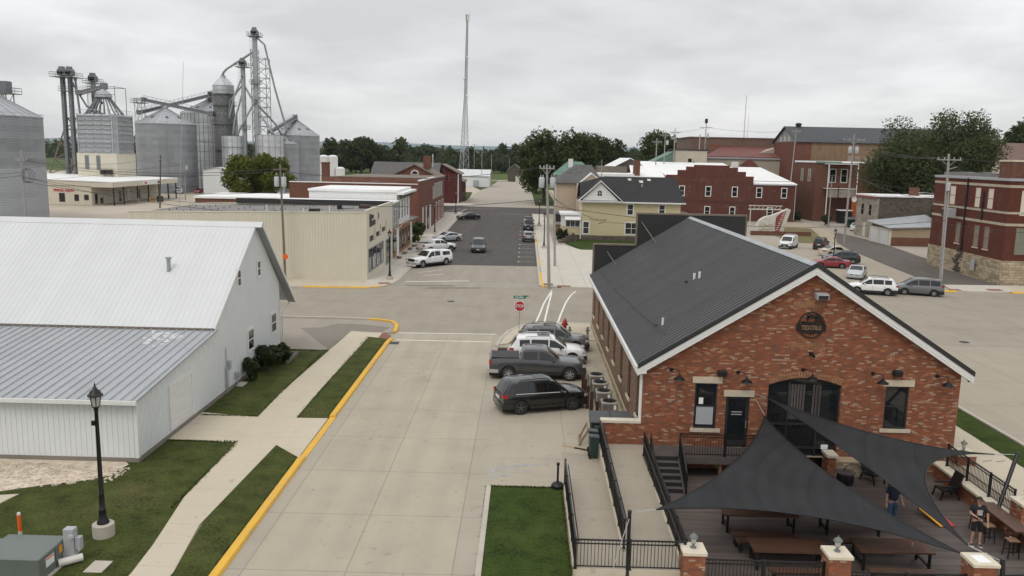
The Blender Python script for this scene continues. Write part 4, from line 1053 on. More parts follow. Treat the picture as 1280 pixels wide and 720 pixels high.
MB().extr([(XM-.22,Y0-.33,RZ+.1),(XM,Y0-.33,RZ+.25),(XM+.22,Y0-.33,RZ+.1)],(0,Y1-Y0+.44,0)).build('ridge_cap','galv_plain',hall)
for xa,nm in((XE0,-1),(XE1,1)):
 MB().extr([(xa,Y0-.35,EZ-.17),(XM,Y0-.35,RZ-.16),(XM,Y0-.35,RZ+.04),(xa,Y0-.35,EZ+.03)],(0,.05,0)).build('rake_board','white_trim',hall)
 MB().extr([(xa,Y0-.345,EZ-.3),(XM,Y0-.345,RZ-.29),(XM,Y0-.345,RZ-.17),(xa,Y0-.345,EZ-.18)],(0,.36,0)).build('soffit','white_trim',hall)
 MB().extr([(xa,Y0-.38,EZ+.031),(XM,Y0-.38,RZ+.041),(XM,Y0-.38,RZ+.27),(xa,Y0-.38,EZ+.26)],(0,.06,0)).build('rake_flashing','dark_trim',hall)
MB().box(XE0-.1,XE0+.05,Y0-.32,Y1+.1,EZ-.06,EZ+.13).build('gutter','white_trim',hall)
MB().box(XE0-.06,X0+.1,Y0-.34,Y1,EZ-.2,EZ-.07).build('soffit','white_trim',hall)
MB().box(X0-.12,X0-.002,Y0+.03,Y0+.17,1.5,EZ-.15).build('downpipe','white_trim',hall)
MB().path([(XE1-.1,Y0-.1,EZ-.1),(XE1-.05,Y0-.1,EZ-.25)],.1,8).build('gutter_end','dark_trim',hall)
# cables, pipes and vents on the roof
def roofz(x):return EZ+.16+(x-XE0)/(XM-XE0)*(RZ+.01-EZ)
for(x,y,h,r,m_)in((9.55,45.3,.32,.07,'white_trim'),(9.75,44.9,.34,.07,'white_trim'),(9.15,45.4,.14,.09,'dark_trim'),(7.0,40.0,.36,.06,'white_trim'),(6.75,40.4,.12,.09,'dark_trim')):
 MB().tube((x,y,roofz(x)-.05),(x,y,roofz(x)+h),r,r,10).build('roof_vent',m_,hall)
MB().path([(6.0,62.5,roofz(6.0)+.1),(6.1,54,roofz(6.1)+.1),(6.5,44,roofz(6.5)+.1),(6.8,38.0,roofz(6.8)+.1)],.018,5).build('roof_cable','dark_trim',hall)
# stepped false front at the far end, seen from behind
ff=MB()
fy=Y1+.12
ff.box(5.6,8.9,fy,fy+.25,EZ-.3,6.6).box(8.9,17.3,fy,fy+.25,EZ-.3,9.08)
ff.build('false_front','dark_trim',hall)
fc=MB();fc.box(5.48,8.78,fy-.06,fy+.32,6.6,6.72).box(8.79,17.42,fy-.06,fy+.32,9.08,9.21).box(8.79,8.898,fy-.05,fy+.3,6.62,9.07).box(5.48,5.598,fy-.04,fy+.3,EZ-.2,6.59).box(17.302,17.42,fy-.05,fy+.3,6.9,9.07)
fc.build('parapet_cap','shingle_brown',hall)
MB().path([(6.6,fy,6.1),(7.1,fy-2.2,roofz(7.1))],.035,6).build('roof_brace','shingle_brown',hall)
MB().path([(9.2,fy,8.5),(10.0,fy-2.6,roofz(10.0))],.035,6).build('roof_brace','shingle_brown',hall)
# emblem: ring, sewing machine and the lettered band
em=MB();ec=(13.0,Y0-.06,6.18);ER=.6
em.lathe([(ER-.045,-.02),(ER,-.02),(ER,.02),(ER-.045,.02),(ER-.045,-.02)],ec,40,'y')
emo=em.build('emblem','black_metal',hall)
bd=MB()
P_=[]
for i in range(17):
 u=-1+2*i/16;P_.append((ec[0]+.66*u,ec[1]-.02,ec[2]+.05+.02*(1-u*u)))
for i in range(17):
 u=1-2*i/16;P_.append((ec[0]+.66*u,ec[1]-.02,ec[2]-.24-.16*(1-u*u)))
bd.extr(P_,(0,.03,0)).build('emblem_band','black_metal',emo)
sm=MB();z0=ec[2]+.07;yy=ec[1]-.01
def sb(x0,x1,a,b):sm.box(ec[0]+x0,ec[0]+x1,yy-.01,yy+.02,z0+a,z0+b)
sb(-.34,.34,0,.07);sb(.14,.26,.07,.3);sb(-.2,.26,.26,.36);sb(-.24,-.14,.14,.36);sb(-.2,-.18,.05,.14);sb(-.08,.02,.36,.4);sb(.16,.2,.36,.46);sb(-.46,-.3,.02,.1)
sm.lathe([(0,-.012),(.1,-.012),(.1,.02)],(ec[0]+.33,yy,z0+.27),16,'y')
sm.path([(ec[0]+.34,yy,z0+.2),(ec[0]+.42,yy,z0+.1),(ec[0]+.52,yy,z0+.03)],.03,6)
sm.build('emblem_machine','black_metal',emo)
text_mesh('emblem_lettering','TEXTILE',.27,'shop_brick',emo,(ec[0],ec[1]-.024,ec[2]-.13),FACE_S,.004,sx=.92,bold=.006)
# gooseneck lamps, speakers, floodlight, camera: each its own thing on the wall
def goose(x,z,lab):
 t_=thing('wall_lamp',lab,'lamp',(x,Y0,z),0,'gooseneck lamps on the gable')
 MB().lathe([(.0,-.0),(.09,0),(.09,-.03),(0,-.03)],(x-.3,Y0,z),12,'y').build('wall_plate','black_metal',t_)
 MB().path([(x-.3,Y0,z),(x-.22,Y0-.25,z+.06),(x,Y0-.42,z+.05),(x,Y0-.45,z-.12)],.02,6).build('arm','black_metal',t_)
 MB().lathe([(.0,-.12),(.06,-.13),(.08,-.2),(.24,-.3),(.26,-.34),(.22,-.33),(.05,-.22)],(x,Y0-.45,z),18).build('lamp_shade','black_metal',t_)
goose(7.15,3.95,'black gooseneck lamp left of the window with a paper notice');goose(10.17,3.9,'black gooseneck lamp above the brick hall door')
goose(13.1,4.1,'black gooseneck lamp over the crown of the arched window');goose(16.25,4.0,'black gooseneck lamp left of the speaker over the right window');goose(19.15,3.95,'black gooseneck lamp by the right corner of the gable')
def spk(x,z,lab):
 t_=thing('speaker',lab,'speaker',(x,Y0,z),0,'speakers on the gable')
 MB().box(x-.2,x+.2,Y0-.3,Y0-.06,z-.13,z+.13).build('speaker_box','black_metal',t_,bevel=.03);MB().box(x-.03,x+.03,Y0-.1,Y0,z-.05,z+.05).build('bracket','black_metal',t_)
spk(9.13,3.88,'black wall speaker above the window with the paper notice');spk(17.0,4.08,'black wall speaker above the right front window')
t_=thing('wall_vent','rusty grey box vent under the gable peak','vent',(13.25,Y0,7.5))
MB().obox((13.3,Y0-.22,7.52),(.55,.42,.26),0,.1).build('hood','util_grey',t_,bevel=.02);MB().obox((13.3,Y0-.437,7.49),(.42,.02,.18),0,.1).build('grille','ac_dark',t_)
t_=thing('security_camera','small black camera below the emblem','camera',(13.1,Y0,4.87))
MB().box(13.0,13.2,Y0-.08,Y0,4.8,4.93).build('bracket','black_metal',t_);MB().tube((13.1,Y0-.08,4.83),(13.15,Y0-.32,4.78),.06,.06,10).build('camera_body','black_metal',t_)
# ------------------------------------------------------------------ ramp, landing, deck, stairs
lw=struct('landing',MB().box(1.95,5.5,25.2,27.0,-.9,0).box(1.95,3.78,27.0,36.0,-.9,0),'ramp_concrete')
r2=MB();r2.hexa([(3.8,27.0,-.9),(5.5,27.0,-.9),(5.5,34.9,-.9),(3.8,34.9,-.9),(3.8,27.0,.003),(5.5,27.0,.003),(5.5,34.9,.36),(3.8,34.9,.36)]);r2.box(3.8,5.85,34.9,36.29,-.9,.36)
struct('ramp',r2,'ramp_concrete')
struct('ramp_wall',MB().hexa([(3.62,26.6,0.01),(3.79,26.6,0.01),(3.79,36.0,0.01),(3.62,36.0,0.01),(3.62,26.6,.12),(3.79,26.6,.12),(3.79,36,.5),(3.62,36,.5)]).box(1.86,1.945,25.2,32.0,-.9,.1).box(1.87,5.5,25.08,25.199,-.9,.06).box(5.502,5.62,25.2,34.9,-.9,.08),'walk_concrete')
struct('front_footing',MB().box(4.7,5.1,24.3,25.07,-.95,-.2),'walk_concrete')
dk=thing('entrance_deck','raised dark timber deck and stair at the brick hall door','deck',(7,35,-.7))
db=MB()
for i in range(9):db.box(5.86,11.2,34.9+i*.155,34.9+i*.155+.148,.28,.36)
db.build('deck_floor','deck_board',dk)
MB().box(7.1,11.2,34.84,34.895,.04,.35).build('fascia','deck_board',dk)
for x in(7.2,9.0,10.9):MB().box(x-.07,x+.07,34.95,35.09,-.7,.27).build('post','stool_wood' if x==9.0 else 'deck_board',dk)
for i in range(6):
 z=.36-.177*(i+1);y=34.84-.3*i
 MB().box(5.9,7.05,y-.31,y,z-.05,z+.0).build('tread','deck_board',dk)
 MB().box(5.9,7.05,y-.02,y+.0,z+.001,z+.175).build('riser','dark_trim',dk)
MB().extr([(5.86,34.84,.34),(5.86,33.0,-.7),(5.86,33.5,-.7),(5.86,34.84,.05)],(.035,0,0)).build('stringer','deck_board',dk)
MB().extr([(7.06,34.84,.34),(7.06,33.0,-.7),(7.06,33.5,-.7),(7.06,34.84,.05)],(.035,0,0)).build('stringer','deck_board',dk)
def railing(label,pts,h=1.02,group='black metal railings',gap=.115,post=1.7,handrail=None,hside=1):
 o=thing('railing',label,'railing',pts[0],0,group)
 rails=MB();bal=MB();posts=[]
 for a,b in zip(pts,pts[1:]):
  a=Vector(a);b=Vector(b);L=(b-a).length;up=Vector((0,0,1))
  rails.beam(a+up*h,b+up*h,.055,.045);rails.beam(a+up*(h-.13),b+up*(h-.13),.035,.035);rails.beam(a+up*.1,b+up*.1,.035,.035)
  n=max(1,round(L/post))
  for i in range(n+1):posts.append(a.lerp(b,i/n))
  k=max(2,int(L/gap))
  for i in range(k):
   p=a.lerp(b,(i+.5)/k);bal.box(p.x-.009,p.x+.009,p.y-.009,p.y+.009,p.z+.1,p.z+h-.02)
  if handrail:
   d=(b-a).normalized();nn=Vector((-d.y,d.x,0))*hside*.12
   q=MB().path([a+nn+up*.82,b+nn+up*.82],.022,6)
   q.build('handrail','black_metal',o)
 rails.build('rail','black_metal',o);bal.build('baluster_panel','black_metal',o)
 done=[]
 for p in posts:
  if any((p-q).length<.05 for q in done):continue
  done.append(p)
  MB().box(p.x-.035,p.x+.035,p.y-.035,p.y+.035,p.z-.02,p.z+h+.05).box(p.x-.06,p.x+.06,p.y-.06,p.y+.06,p.z,p.z+.02).build('post','black_metal',o)
 return o
railing('black metal railing between the lawn and the lower ramp',[(1.93,32.2,.06),(1.93,25.25,.06)],handrail=True,hside=1)
railing('black metal railing on the low wall between the two ramps',[(3.7,36.0,.48),(3.7,26.6,.1)],handrail=True)
railing('black metal railing between the upper ramp and the stair',[(5.56,34.9,.36),(5.56,25.3,.06)],handrail=True,hside=-1)
railing('black metal railing across the foot of the ramps',[(1.93,25.14,.06),(5.5,25.14,.06)])
railing('black sloping stair railing on the patio side',[(7.12,34.8,.36),(7.12,33.0,-.7)],post=2)
railing('black sloping stair railing on the ramp side',[(5.84,34.8,.36),(5.84,33.0,-.7)],post=2)
railing('black metal railing along the entrance deck',[(7.16,34.95,.36),(11.15,34.95,.36),(11.15,36.25,.36)])
# low brick walls and piers
lwall=thing('brick_wall','low brick screen wall with a stone coping by the dumpster','wall',(4.7,Y0,0))
MB().box(3.8,X0-.005,Y0-.01,Y0+.3,-.1,1.38).build('wall_face','old_brick',lwall);MB().box(3.74,X0-.004,Y0-.06,Y0+.36,1.38,1.5).build('coping','cap_stone',lwall)
def pier(x,y,z0,z1,lab,w=.7,lamp=None):
 o=thing('brick_pier',lab,'pier',(x,y,z0),0,'brick piers around the patio')
 MB().box(x-w/2,x+w/2,y-w/2,y+w/2,z0,z1-.12).build('shaft','old_brick',o);MB().box(x-w/2-.05,x+w/2+.05,y-w/2-.05,y+w/2+.05,z1-.12,z1).build('cap','cap_stone',o,bevel=.015)
 if lamp:
  l=thing('pier_lamp',lamp,'lamp',(x,y,z1),0,'lanterns on the brick piers')
  MB().lathe([(0,0),(.1,0),(.1,.03),(.04,.06),(.035,.14),(.09,.17),(0,.17)],(x,y,z1),14).build('base','util_green',l,smooth=40)
  MB().lathe([(.07,.17),(.115,.36),(0,.36)],(x,y,z1),12).build('lantern_glass','lamp_glass',l,smooth=40)
  MB().lathe([(0,.19),(.03,.2),(.03,.29),(0,.31)],(x,y,z1),8).build('bulb','lamp_glow',l)
  MB().lathe([(.15,.35),(.14,.39),(.07,.46),(.02,.49),(.02,.54),(0,.55)],(x,y,z1),14).build('lantern_cap','util_green',l,smooth=40)
pier(5.72,24.95,-.95,1.0,'brick pier with a stone cap at the end of the ramp railing',.68,'grey lantern on the pier at the end of the ramp railing')
pier(10.38,25.0,-.95,.98,'brick pier midway along the front patio fence',.7,'grey lantern on the pier midway along the front fence')
pier(15.0,25.0,-.95,.86,'brick pier at the front corner below the sail tips',.76)
pier(19.5,30.0,-.75,.78,'brick pier at the near end of the east patio fence',.75,'grey lantern on the near pier of the east fence')
pier(20.25,36.0,-.5,.55,'short brick pier against the hall right corner',.8,'grey lantern on the short pier against the hall')
MB_=struct('paper',MB().obox((15.0,24.98,.863),(.42,.5,.004),.1),'sign_white')
railing('black metal fence between the ramp pier and the middle pier',[(6.08,24.95,-.3),(10.0,24.98,-.33)],.9,'black metal patio fences')
railing('black metal fence between the middle pier and the corner pier',[(10.75,24.95,-.6),(14.6,24.98,-.62)],.9,'black metal patio fences')
railing('black metal fence on the low east wall of the patio',[(19.3,35.5,.0),(19.3,30.45,.0)],1.0,'black metal patio fences',gap=.1)
railing('black metal fence running right from the corner pier',[(15.4,24.95,-.6),(19.0,25.4,-.6)],.9,'black metal patio fences')
ew=thing('brick_wall','low brick wall under the east patio fence with a pale coping','wall',(19.3,33,-.7))
MB().box(19.02,19.34,30.4,36.0,-.9,-.1).build('wall_face','old_brick',ew);MB().box(18.92,19.5,30.38,36.1,-.1,.0).build('coping','cap_stone',ew)
MB().box(19.02,19.34,25.4,29.6,-.9,-.1).build('wall_face','old_brick',ew);MB().box(18.8,19.5,25.2,29.6,-.1,.0).build('coping','cap_stone',ew)
sw=thing('stone_wall','low rough stone wall at the foot of the hall under the sails','wall',(15.7,36,-.7))
MB().box(14.36,17.0,35.6,36.295,-.9,.02).build('wall_face','field_stone',sw)
MB().box(14.0,14.355,35.58,36.296,-.9,.22).build('brick_end','old_brick',sw);MB().box(13.94,14.45,35.54,36.297,.22,.34).build('coping','cap_stone',sw)
# ------------------------------------------------------------------ shade sails
def sail(name,label,A,B,C,dip,sag,ropes):
 o=thing(name,label,'shade sail',tuple((Vector(A)+Vector(B)+Vector(C))/3),0,'shade sails over the patio')
 A,B,C=Vector(A),Vector(B),Vector(C);G=(A+B+C)/3;N=26;v=[];idx={};f=[]
 nrm=(B-A).cross(C-A).normalized()
 if nrm.z<0:nrm=-nrm
 for i in range(N+1):
  for j in range(N+1-i):
   a=i/N;b=j/N;c=1-a-b
   p=A*a+B*b+C*c
   for(q,r,P,Q,R,d)in((a,b,A,B,C,dip[0]),(b,c,B,C,A,dip[1]),(c,a,C,A,B,dip[2])):
    p+=((R-(P+Q)/2))*d*4*q*r
   p+=nrm*(-sag*27*a*b*c)+Vector((0,0,.018*math.sin((a*1.0+b*.55)*34)*min(1,9*min(a,b,c)+.15)))
   idx[i,j]=len(v);v.append(tuple(p))
 for i in range(N):
  for j in range(N-i):
   f.append((idx[i,j],idx[i+1,j],idx[i,j+1]))
   if j<N-i-1:f.append((idx[i+1,j],idx[i+1,j+1],idx[i,j+1]))
 m=MB();m.v=v;m.f=f;m.mi=[0]*len(f)
 cl=m.build('sail_cloth','sail_cloth',o,smooth=60)
 sd=cl.modifiers.new('thickness','SOLIDIFY');sd.thickness=.012;sd.offset=0
 E_=[[v[idx[i,N-i]]for i in range(N+1)],[v[idx[0,j]]for j in range(N+1)],[v[idx[i,0]]for i in range(N+1)]]
 for e in E_:MB().path(e,.022,5).build('edge_webbing','black_metal',o)
 for a,b in ropes:MB().path([a,b],.012,5).path([Vector(a).lerp(Vector(b),.1),Vector(a).lerp(Vector(b),.4)],.022,6).build('turnbuckle','steel_bright',o)
sail('shade_sail','charcoal triangular shade sail reaching from the door side down to the ramp post',(4.64,26.0,1.79),(11.13,36.0,1.98),(14.8,25.6,.69),(.075,.095,.11),.25,[((4.64,26.0,1.79),(3.75,25.42,1.92)),((11.13,36.0,1.98),(10.8,36.28,2.6)),((14.8,25.6,.69),(15.55,24.9,.8))])
sail('shade_sail','charcoal triangular shade sail stretching to the leaning post beyond the east fence',(11.21,36.2,2.77),(19.14,31.8,1.94),(15.02,25.8,.91),(.12,.22,.04),.2,[((11.21,36.2,2.77),(10.5,36.28,2.95)),((19.14,31.8,1.94),(19.85,31.5,2.06)),((15.02,25.8,.91),(15.58,24.9,.86))])
def sailpost(label,a,b,r=.06):
 o=thing('sail_post',label,'post',a,0,'steel posts holding the shade sails')
 MB().tube(a,b,r,r,10).build('shaft','black_metal',o);MB().tube(b,Vector(b)+Vector((0,0,.03)),r*1.25,r*1.1,10).build('cap','black_metal',o)
 return o
sp1=sailpost('black steel sail post in the ramp foot railing',(3.64,25.0,-.7),(3.68,25.4,1.98))
MB().path([(3.66,25.3,1.75),(3.45,25.1,1.2),(3.2,24.9,.4),(2.9,24.75,-.6)],.014,5).build('guy_cable','steel_bright',sp1)
sailpost('black steel sail post leaning out over the east pavement',(18.72,30.55,-.1),(19.87,31.5,2.12),.075)
sailpost('short black steel sail post by the front corner pier',(15.55,24.4,-.7),(15.62,24.85,.92),.075)
# ------------------------------------------------------------------ patio furniture
def pic_table(x0,x1,y0,y1,z,label,cat='table',name='patio_table',grp='patio tables',th=.06):
 o=thing(name,label,cat,((x0+x1)/2,(y0+y1)/2,-.7),0,grp)
 top=MB();n=max(2,round((y1-y0)/.16));w=(y1-y0)/n
 for i in range(n):top.box(x0,x1,y0+i*w+.006,y0+(i+1)*w-.006,z-th,z)
 top.build('tabletop' if cat=='table' else 'seat','table_wood',o)
 for x in(x0+.12,x1-.2):
  MB().box(x,x+.08,y0+.05,y0+.13,-.7,z-th).box(x,x+.08,y1-.13,y1-.05,-.7,z-th).box(x,x+.08,y0+.13,y1-.13,z-th-.1,z-th).box(x,x+.08,y0+.13,y1-.13,-.52,-.46).build('leg_frame','black_metal',o)
 MB().box(x0+.2,x1-.2,(y0+y1)/2-.03,(y0+y1)/2+.03,z-th-.1,z-th-.02).build('stretcher','black_metal',o)
pic_table(7.9,10.75,29.6,30.5,.05,'brown plank table half under the lower sail beside the stair')
pic_table(7.95,10.25,28.45,28.85,-.25,'brown plank bench in front of the table beside the stair','bench','patio_bench','patio benches')
pic_table(8.25,10.95,26.72,27.78,.05,'brown plank table behind the fence between the ramp pier and the middle pier')
pic_table(8.0,10.6,28.0,28.35,-.25,'brown plank bench on the far side of the front left table','bench','patio_bench','patio benches')
pic_table(8.6,11.1,25.85,26.2,-.25,'brown plank bench between the fence and the front left table','bench','patio_bench','patio benches')
pic_table(12.0,14.6,26.9,28.0,.05,'brown plank table with a drink can behind the middle pier')
pic_table(11.7,14.1,28.25,28.6,-.25,'brown plank bench behind the table with the drink can','bench','patio_bench','patio benches')
pic_table(12.0,14.3,26.0,26.35,-.25,'brown plank bench in front of the table with the drink can','bench','patio_bench','patio benches')
pic_table(11.7,14.0,29.6,30.5,.05,'brown plank table mostly hidden below the lower sail')
tag(MB().lathe([(0,0),(.035,0),(.035,.12),(0,.12)],(14.0,27.4,.05),10).build('drink_can','steel_bright'),'small silver drink can on the front right table','can')
bt=thing('bar_counter','brown bar counter along the east wall behind the man in black','counter',(18.7,29.5,-.7))
MB().box(18.2,18.85,28.4,31.0,.18,.25).build('counter_top','table_wood',bt)
for y in(28.6,30.8):MB().box(18.5,18.58,y,y+.08,-.7,.18).build('leg','black_metal',bt)
def stool(x,y,lab):
 o=thing('bar_stool',lab,'stool',(x,y,-.7),0,'bar stools at the east counter')
 MB().box(x-.2,x+.2,y-.18,y+.18,-.06,-.01).build('seat','stool_wood',o,bevel=.01)
 for sx in(-1,1):
  for sy in(-1,1):MB().beam((x+sx*.16,y+sy*.14,-.06),(x+sx*.2,y+sy*.18,-.7),.03,.03).build('leg','black_metal',o)
 MB().box(x-.19,x+.19,y-.17,y-.15,-.46,-.43).box(x-.19,x+.19,y+.15,y+.17,-.46,-.43).build('footrest','black_metal',o)
stool(17.85,29.5,'wooden-seat bar stool right beside the man in black');stool(18.05,28.3,'wooden-seat bar stool at the near end of the counter');stool(17.95,30.4,'wooden-seat bar stool at the far end of the counter')
o=thing('cornhole_board','yellow and red cornhole board lying on the patio','game board',(16.9,31.3,-.7))
q=lambda u,v:(16.35+u*.3+v*.7,31.85-u*1.25+v*.1,-.42-u*.22)
a_,b_,c_,d_=q(0,0),q(1,0),q(1,.9),q(0,.9)
def tri(m_,p,nm):
 MB().extr(p,(0,0,-.03)).build(nm,m_,o)
tri('board_yellow',[a_,b_,q(1,.6),q(0,.6)],'board_face');tri('board_red',[q(0,.6),q(1,.6),c_,d_],'board_face')
MB().beam(q(0,.0),(q(0,0)[0],q(0,0)[1],-.7),.05,.05).beam(q(0,.85),(q(0,.85)[0],q(0,.85)[1],-.7),.05,.05).build('leg','stool_wood',o)
o=thing('spool_table','dark round barrel table by the rough stone wall','table',(14.55,34.9,-.7))
MB().lathe([(0,0),(.34,0),(.38,.2),(.36,.4),(.33,.5),(0,.5)],(14.55,34.9,-.7),18).build('barrel','black_metal',o,smooth=40);MB().lathe([(0,.5),(.42,.5),(.42,.54),(0,.54)],(14.55,34.9,-.7),20).build('tabletop','deck_board',o,smooth=40)
MB().path([(14.9+.45*math.cos(u),34.9+.1*math.sin(u),-.25+.42*math.sin(u))for u in[i*2*PI/18 for i in range(14)]],.018,5).build('hoop','black_metal',o)
def lounge(x,y,rz,lab):
 o=local_thing('lounge_chair',lab,'chair','dark lounge chairs under the sails')
 MB().obox((0,.05,.38),(.6,.65,.07),0,-.1).build('seat','black_metal',o);MB().obox((0,.45,.72),(.6,.07,.85),0,-.35).build('backrest','black_metal',o)
 for sx in(-.3,.3):
  MB().beam((sx,-.25,.38),(sx,-.35,0),.05,.05).build('leg','black_metal',o);MB().beam((sx,.35,.38),(sx,.5,0),.05,.05).build('leg','black_metal',o);MB().box(sx-.05,sx+.05,-.3,.4,.58,.62).build('armrest','black_metal',o)
 place(o,(x,y,-.7),rz)
lounge(15.9,35.1,.4,'dark slatted lounge chair behind the man in navy');lounge(16.6,34.2,-.7,'dark lounge chair right of the man in navy');lounge(18.3,33.6,-1.5,'dark chair in the shade by the east wall')
# ------------------------------------------------------------------ people
def human(label,joints,radii,bones,mats):
 """one skinned body; joints: name -> point"""
 T=local_thing('person',label,'person')
 names=list(joints);ids={n:i for i,n in enumerate(names)}
 me=bpy.data.meshes.new('body');me.from_pydata([joints[n]for n in names],[(ids[a],ids[b])for a,b in bones],[])
 ob=bpy.data.objects.new('body',me);COL.objects.link(ob);ob.parent=T
 sk=ob.modifiers.new('skin','SKIN');sk.use_smooth_shade=True;sk.branch_smoothing=.4
 for n in names:
  d=me.skin_vertices[0].data[ids[n]];r=radii[n];d.radius=r if isinstance(r,tuple)else(r,r)
 me.skin_vertices[0].data[ids['pelvis']].use_root=True
 sb_=ob.modifiers.new('sub','SUBSURF');sb_.levels=2;sb_.render_levels=2
 me.materials.append(M[mats])
 return T
def skinned(name,par,pts,edges,rad,mat,root=0,lev=2):
 me=bpy.data.meshes.new(name);me.from_pydata(pts,[],[]);me.edges.add(len(edges));me.edges.foreach_set('vertices',[i for e in edges for i in e]);me.update()
 ob=bpy.data.objects.new(name,me);COL.objects.link(ob);ob.parent=par
 sk=ob.modifiers.new('skin','SKIN');sk.use_smooth_shade=True
 for i,r in enumerate(rad):me.skin_vertices[0].data[i].radius=r if isinstance(r,tuple)else(r,r)
 for i in range(len(pts)):me.skin_vertices[0].data[i].use_root=(i==root)
 s_=ob.modifiers.new('sub','SUBSURF');s_.levels=lev;s_.render_levels=lev;me.materials.append(M[mat]);return ob
def person(label,kind):
 H=1.86;s=H/1.8
 la=kind['la'];ra=kind['ra']  # elbow, wrist of left / right arm (facing -Y, left = +X)
 J=dict(pelvis=(0,0,.96),waist=(0,.0,1.1),chest=(0,.015,1.3),neck=(0,.02,1.5),head0=(0,.0,1.575),head1=(0,-.012,1.68),head2=(0,.0,1.77),
  shl=(.185,.02,1.43),ell=la[0],wrl=la[1],shr=(-.185,.02,1.43),elr=ra[0],wrr=ra[1],
  hpl=(.1,0,.9),knl=kind['kl'],anl=kind['al'],tol=(kind['al'][0]+.02,kind['al'][1]-.16,.03),hpr=(-.1,0,.9),knr=kind['kr'],anr=kind['ar'],tor=(kind['ar'][0]-.02,kind['ar'][1]-.16,.03))
 R=dict(pelvis=(.155,.11),waist=(.15,.105),chest=(.17,.115),neck=.058,head0=(.075,.085),head1=(.082,.1),head2=(.055,.07),shl=.062,ell=.045,wrl=.031,shr=.062,elr=.045,wrr=.031,hpl=.095,knl=.06,anl=.04,tol=.035,hpr=.095,knr=.06,anr=.04,tor=.035)
 bones=[('pelvis','waist'),('waist','chest'),('chest','neck'),('neck','head0'),('head0','head1'),('head1','head2'),('chest','shl'),('shl','ell'),('ell','wrl'),('chest','shr'),('shr','elr'),('elr','wrr'),('pelvis','hpl'),('hpl','knl'),('knl','anl'),('anl','tol'),('pelvis','hpr'),('hpr','knr'),('knr','anr'),('anr','tor')]
 T=human(label,J,R,bones,'skin');V=lambda n:Vector(J[n])
    # clothes follow the same bones, a little wider
 pts=[(0,0,.92),J['waist'],J['chest'],tuple(V('neck')-Vector((0,0,.04))),J['shl'],tuple(V('shl').lerp(V('ell'),.75)),J['shr'],tuple(V('shr').lerp(V('elr'),.75))]
 skinned('shirt',T,pts,[(0,1),(1,2),(2,3),(2,4),(4,5),(2,6),(6,7)],[(.185,.135),(.18,.13),(.195,.138),(.075,.075),(.085,.085),(.075,.075),(.085,.085),(.075,.075)],kind['shirt'])
 e=kind['short']
 pts=[tuple(V('pelvis')+Vector((0,0,.06))),J['pelvis'],J['hpl'],tuple(V('hpl').lerp(V('knl'),.5)),tuple(V('knl').lerp(V('anl'),e)if e>0 else V('knl')),J['hpr'],tuple(V('hpr').lerp(V('knr'),.5)),tuple(V('knr').lerp(V('anr'),e)if e>0 else V('knr'))]
 lr=.09 if e<=0 else .065
 skinned('trousers' if e>0 else 'shorts',T,pts,[(0,1),(1,2),(2,3),(3,4),(1,5),(5,6),(6,7)],[(.17,.12),(.175,.13),(.115,.115),(.1,.1),(lr,lr),(.115,.115),(.1,.1),(lr,lr)],kind['pants'],1)
 for a,t2 in(('anl','tol'),('anr','tor')):
  A=V(a);B=V(t2)
  skinned('shoe',T,[tuple(A+Vector((0,.05,-.03))),tuple(A.lerp(B,.5)+Vector((0,0,-.01))),tuple(B+Vector((0,-.04,.01)))],[(0,1),(1,2)],[(.05,.045),(.048,.042),(.042,.032)],'shoe')
  MB().obox((A.x+(B.x-A.x)*.6,A.y-.08,.012),(.1,.3,.024)).build('sole','sole',T,bevel=.01)
    # head: hair, face
 h1=V('head1')
 hm=MB();rows=[]
 for i in range(8):
  th=PI*.5*i/7*1.12;row=[]
  for j in range(17):
   ph=2*PI*j/16;back=.5+.5*math.sin(ph)
   zz=math.cos(th*(.62+.5*back));rr=math.sin(th*(.62+.5*back))
   row.append((h1.x+.098*rr*math.cos(ph),h1.y+.012+.118*rr*math.sin(ph),h1.z+.005+.125*zz))
  rows.append(row)
 hm.grid(rows).build('cap' if kind.get('cap')else 'hair',kind['hairm'],T,smooth=60)
 if kind.get('cap'):MB().obox((h1.x,h1.y-.16,h1.z+.045),(.15,.13,.012),0,.2).build('cap_brim',kind['hairm'],T,bevel=.004)
 for sx in(-1,1):
  MB().lathe([(0,.012),(.013,.0),(0,-.012)],(h1.x+sx*.034,h1.y-.1,h1.z-.0),8).build('eye','dark_trim',T)
  MB().obox((h1.x+sx*.088,h1.y+.01,h1.z-.01),(.018,.045,.06)).build('ear','skin',T,bevel=.008)
 MB().extr([(h1.x-.014,h1.y-.1,h1.z-.045),(h1.x+.014,h1.y-.1,h1.z-.045),(h1.x,h1.y-.098,h1.z+.01)],(0,-.026,-.004)).build('nose','skin',T)
 MB().obox((h1.x,h1.y-.1,h1.z-.072),(.045,.012,.01)).build('mouth','faded_red_paint',T)
    # hands: palm, four fingers, thumb
 for el,wr,sgn in(('ell','wrl',1),('elr','wrr',-1)):
  A=V(el);B=V(wr);d=(B-A).normalized();side=d.cross(Vector((0,1,.2))).normalized();nrm=side.cross(d).normalized()
  P=[B,B+d*.05,B+d*.095];E=[(0,1),(1,2)];Rd=[(.028,.02),(.04,.018),(.038,.017)]
  for k,(off,ln)in enumerate(((-.028,.07),(-.009,.082),(.010,.078),(.028,.062))):
   i=len(P);P+=[B+d*.1+side*off,B+d*(.1+ln*.5)+side*off*1.05-nrm*.008,B+d*(.1+ln*.88)+side*off*1.05-nrm*.034]
   E+=[(2,i),(i,i+1),(i+1,i+2)];Rd+=[(.0095,.0095),(.0088,.0088),(.0075,.0075)]
  i=len(P);P+=[B+d*.045-side*.045-nrm*.008,B+d*.085-side*.058-nrm*.022];E+=[(1,i),(i,i+1)];Rd+=[(.012,.012),(.009,.009)]
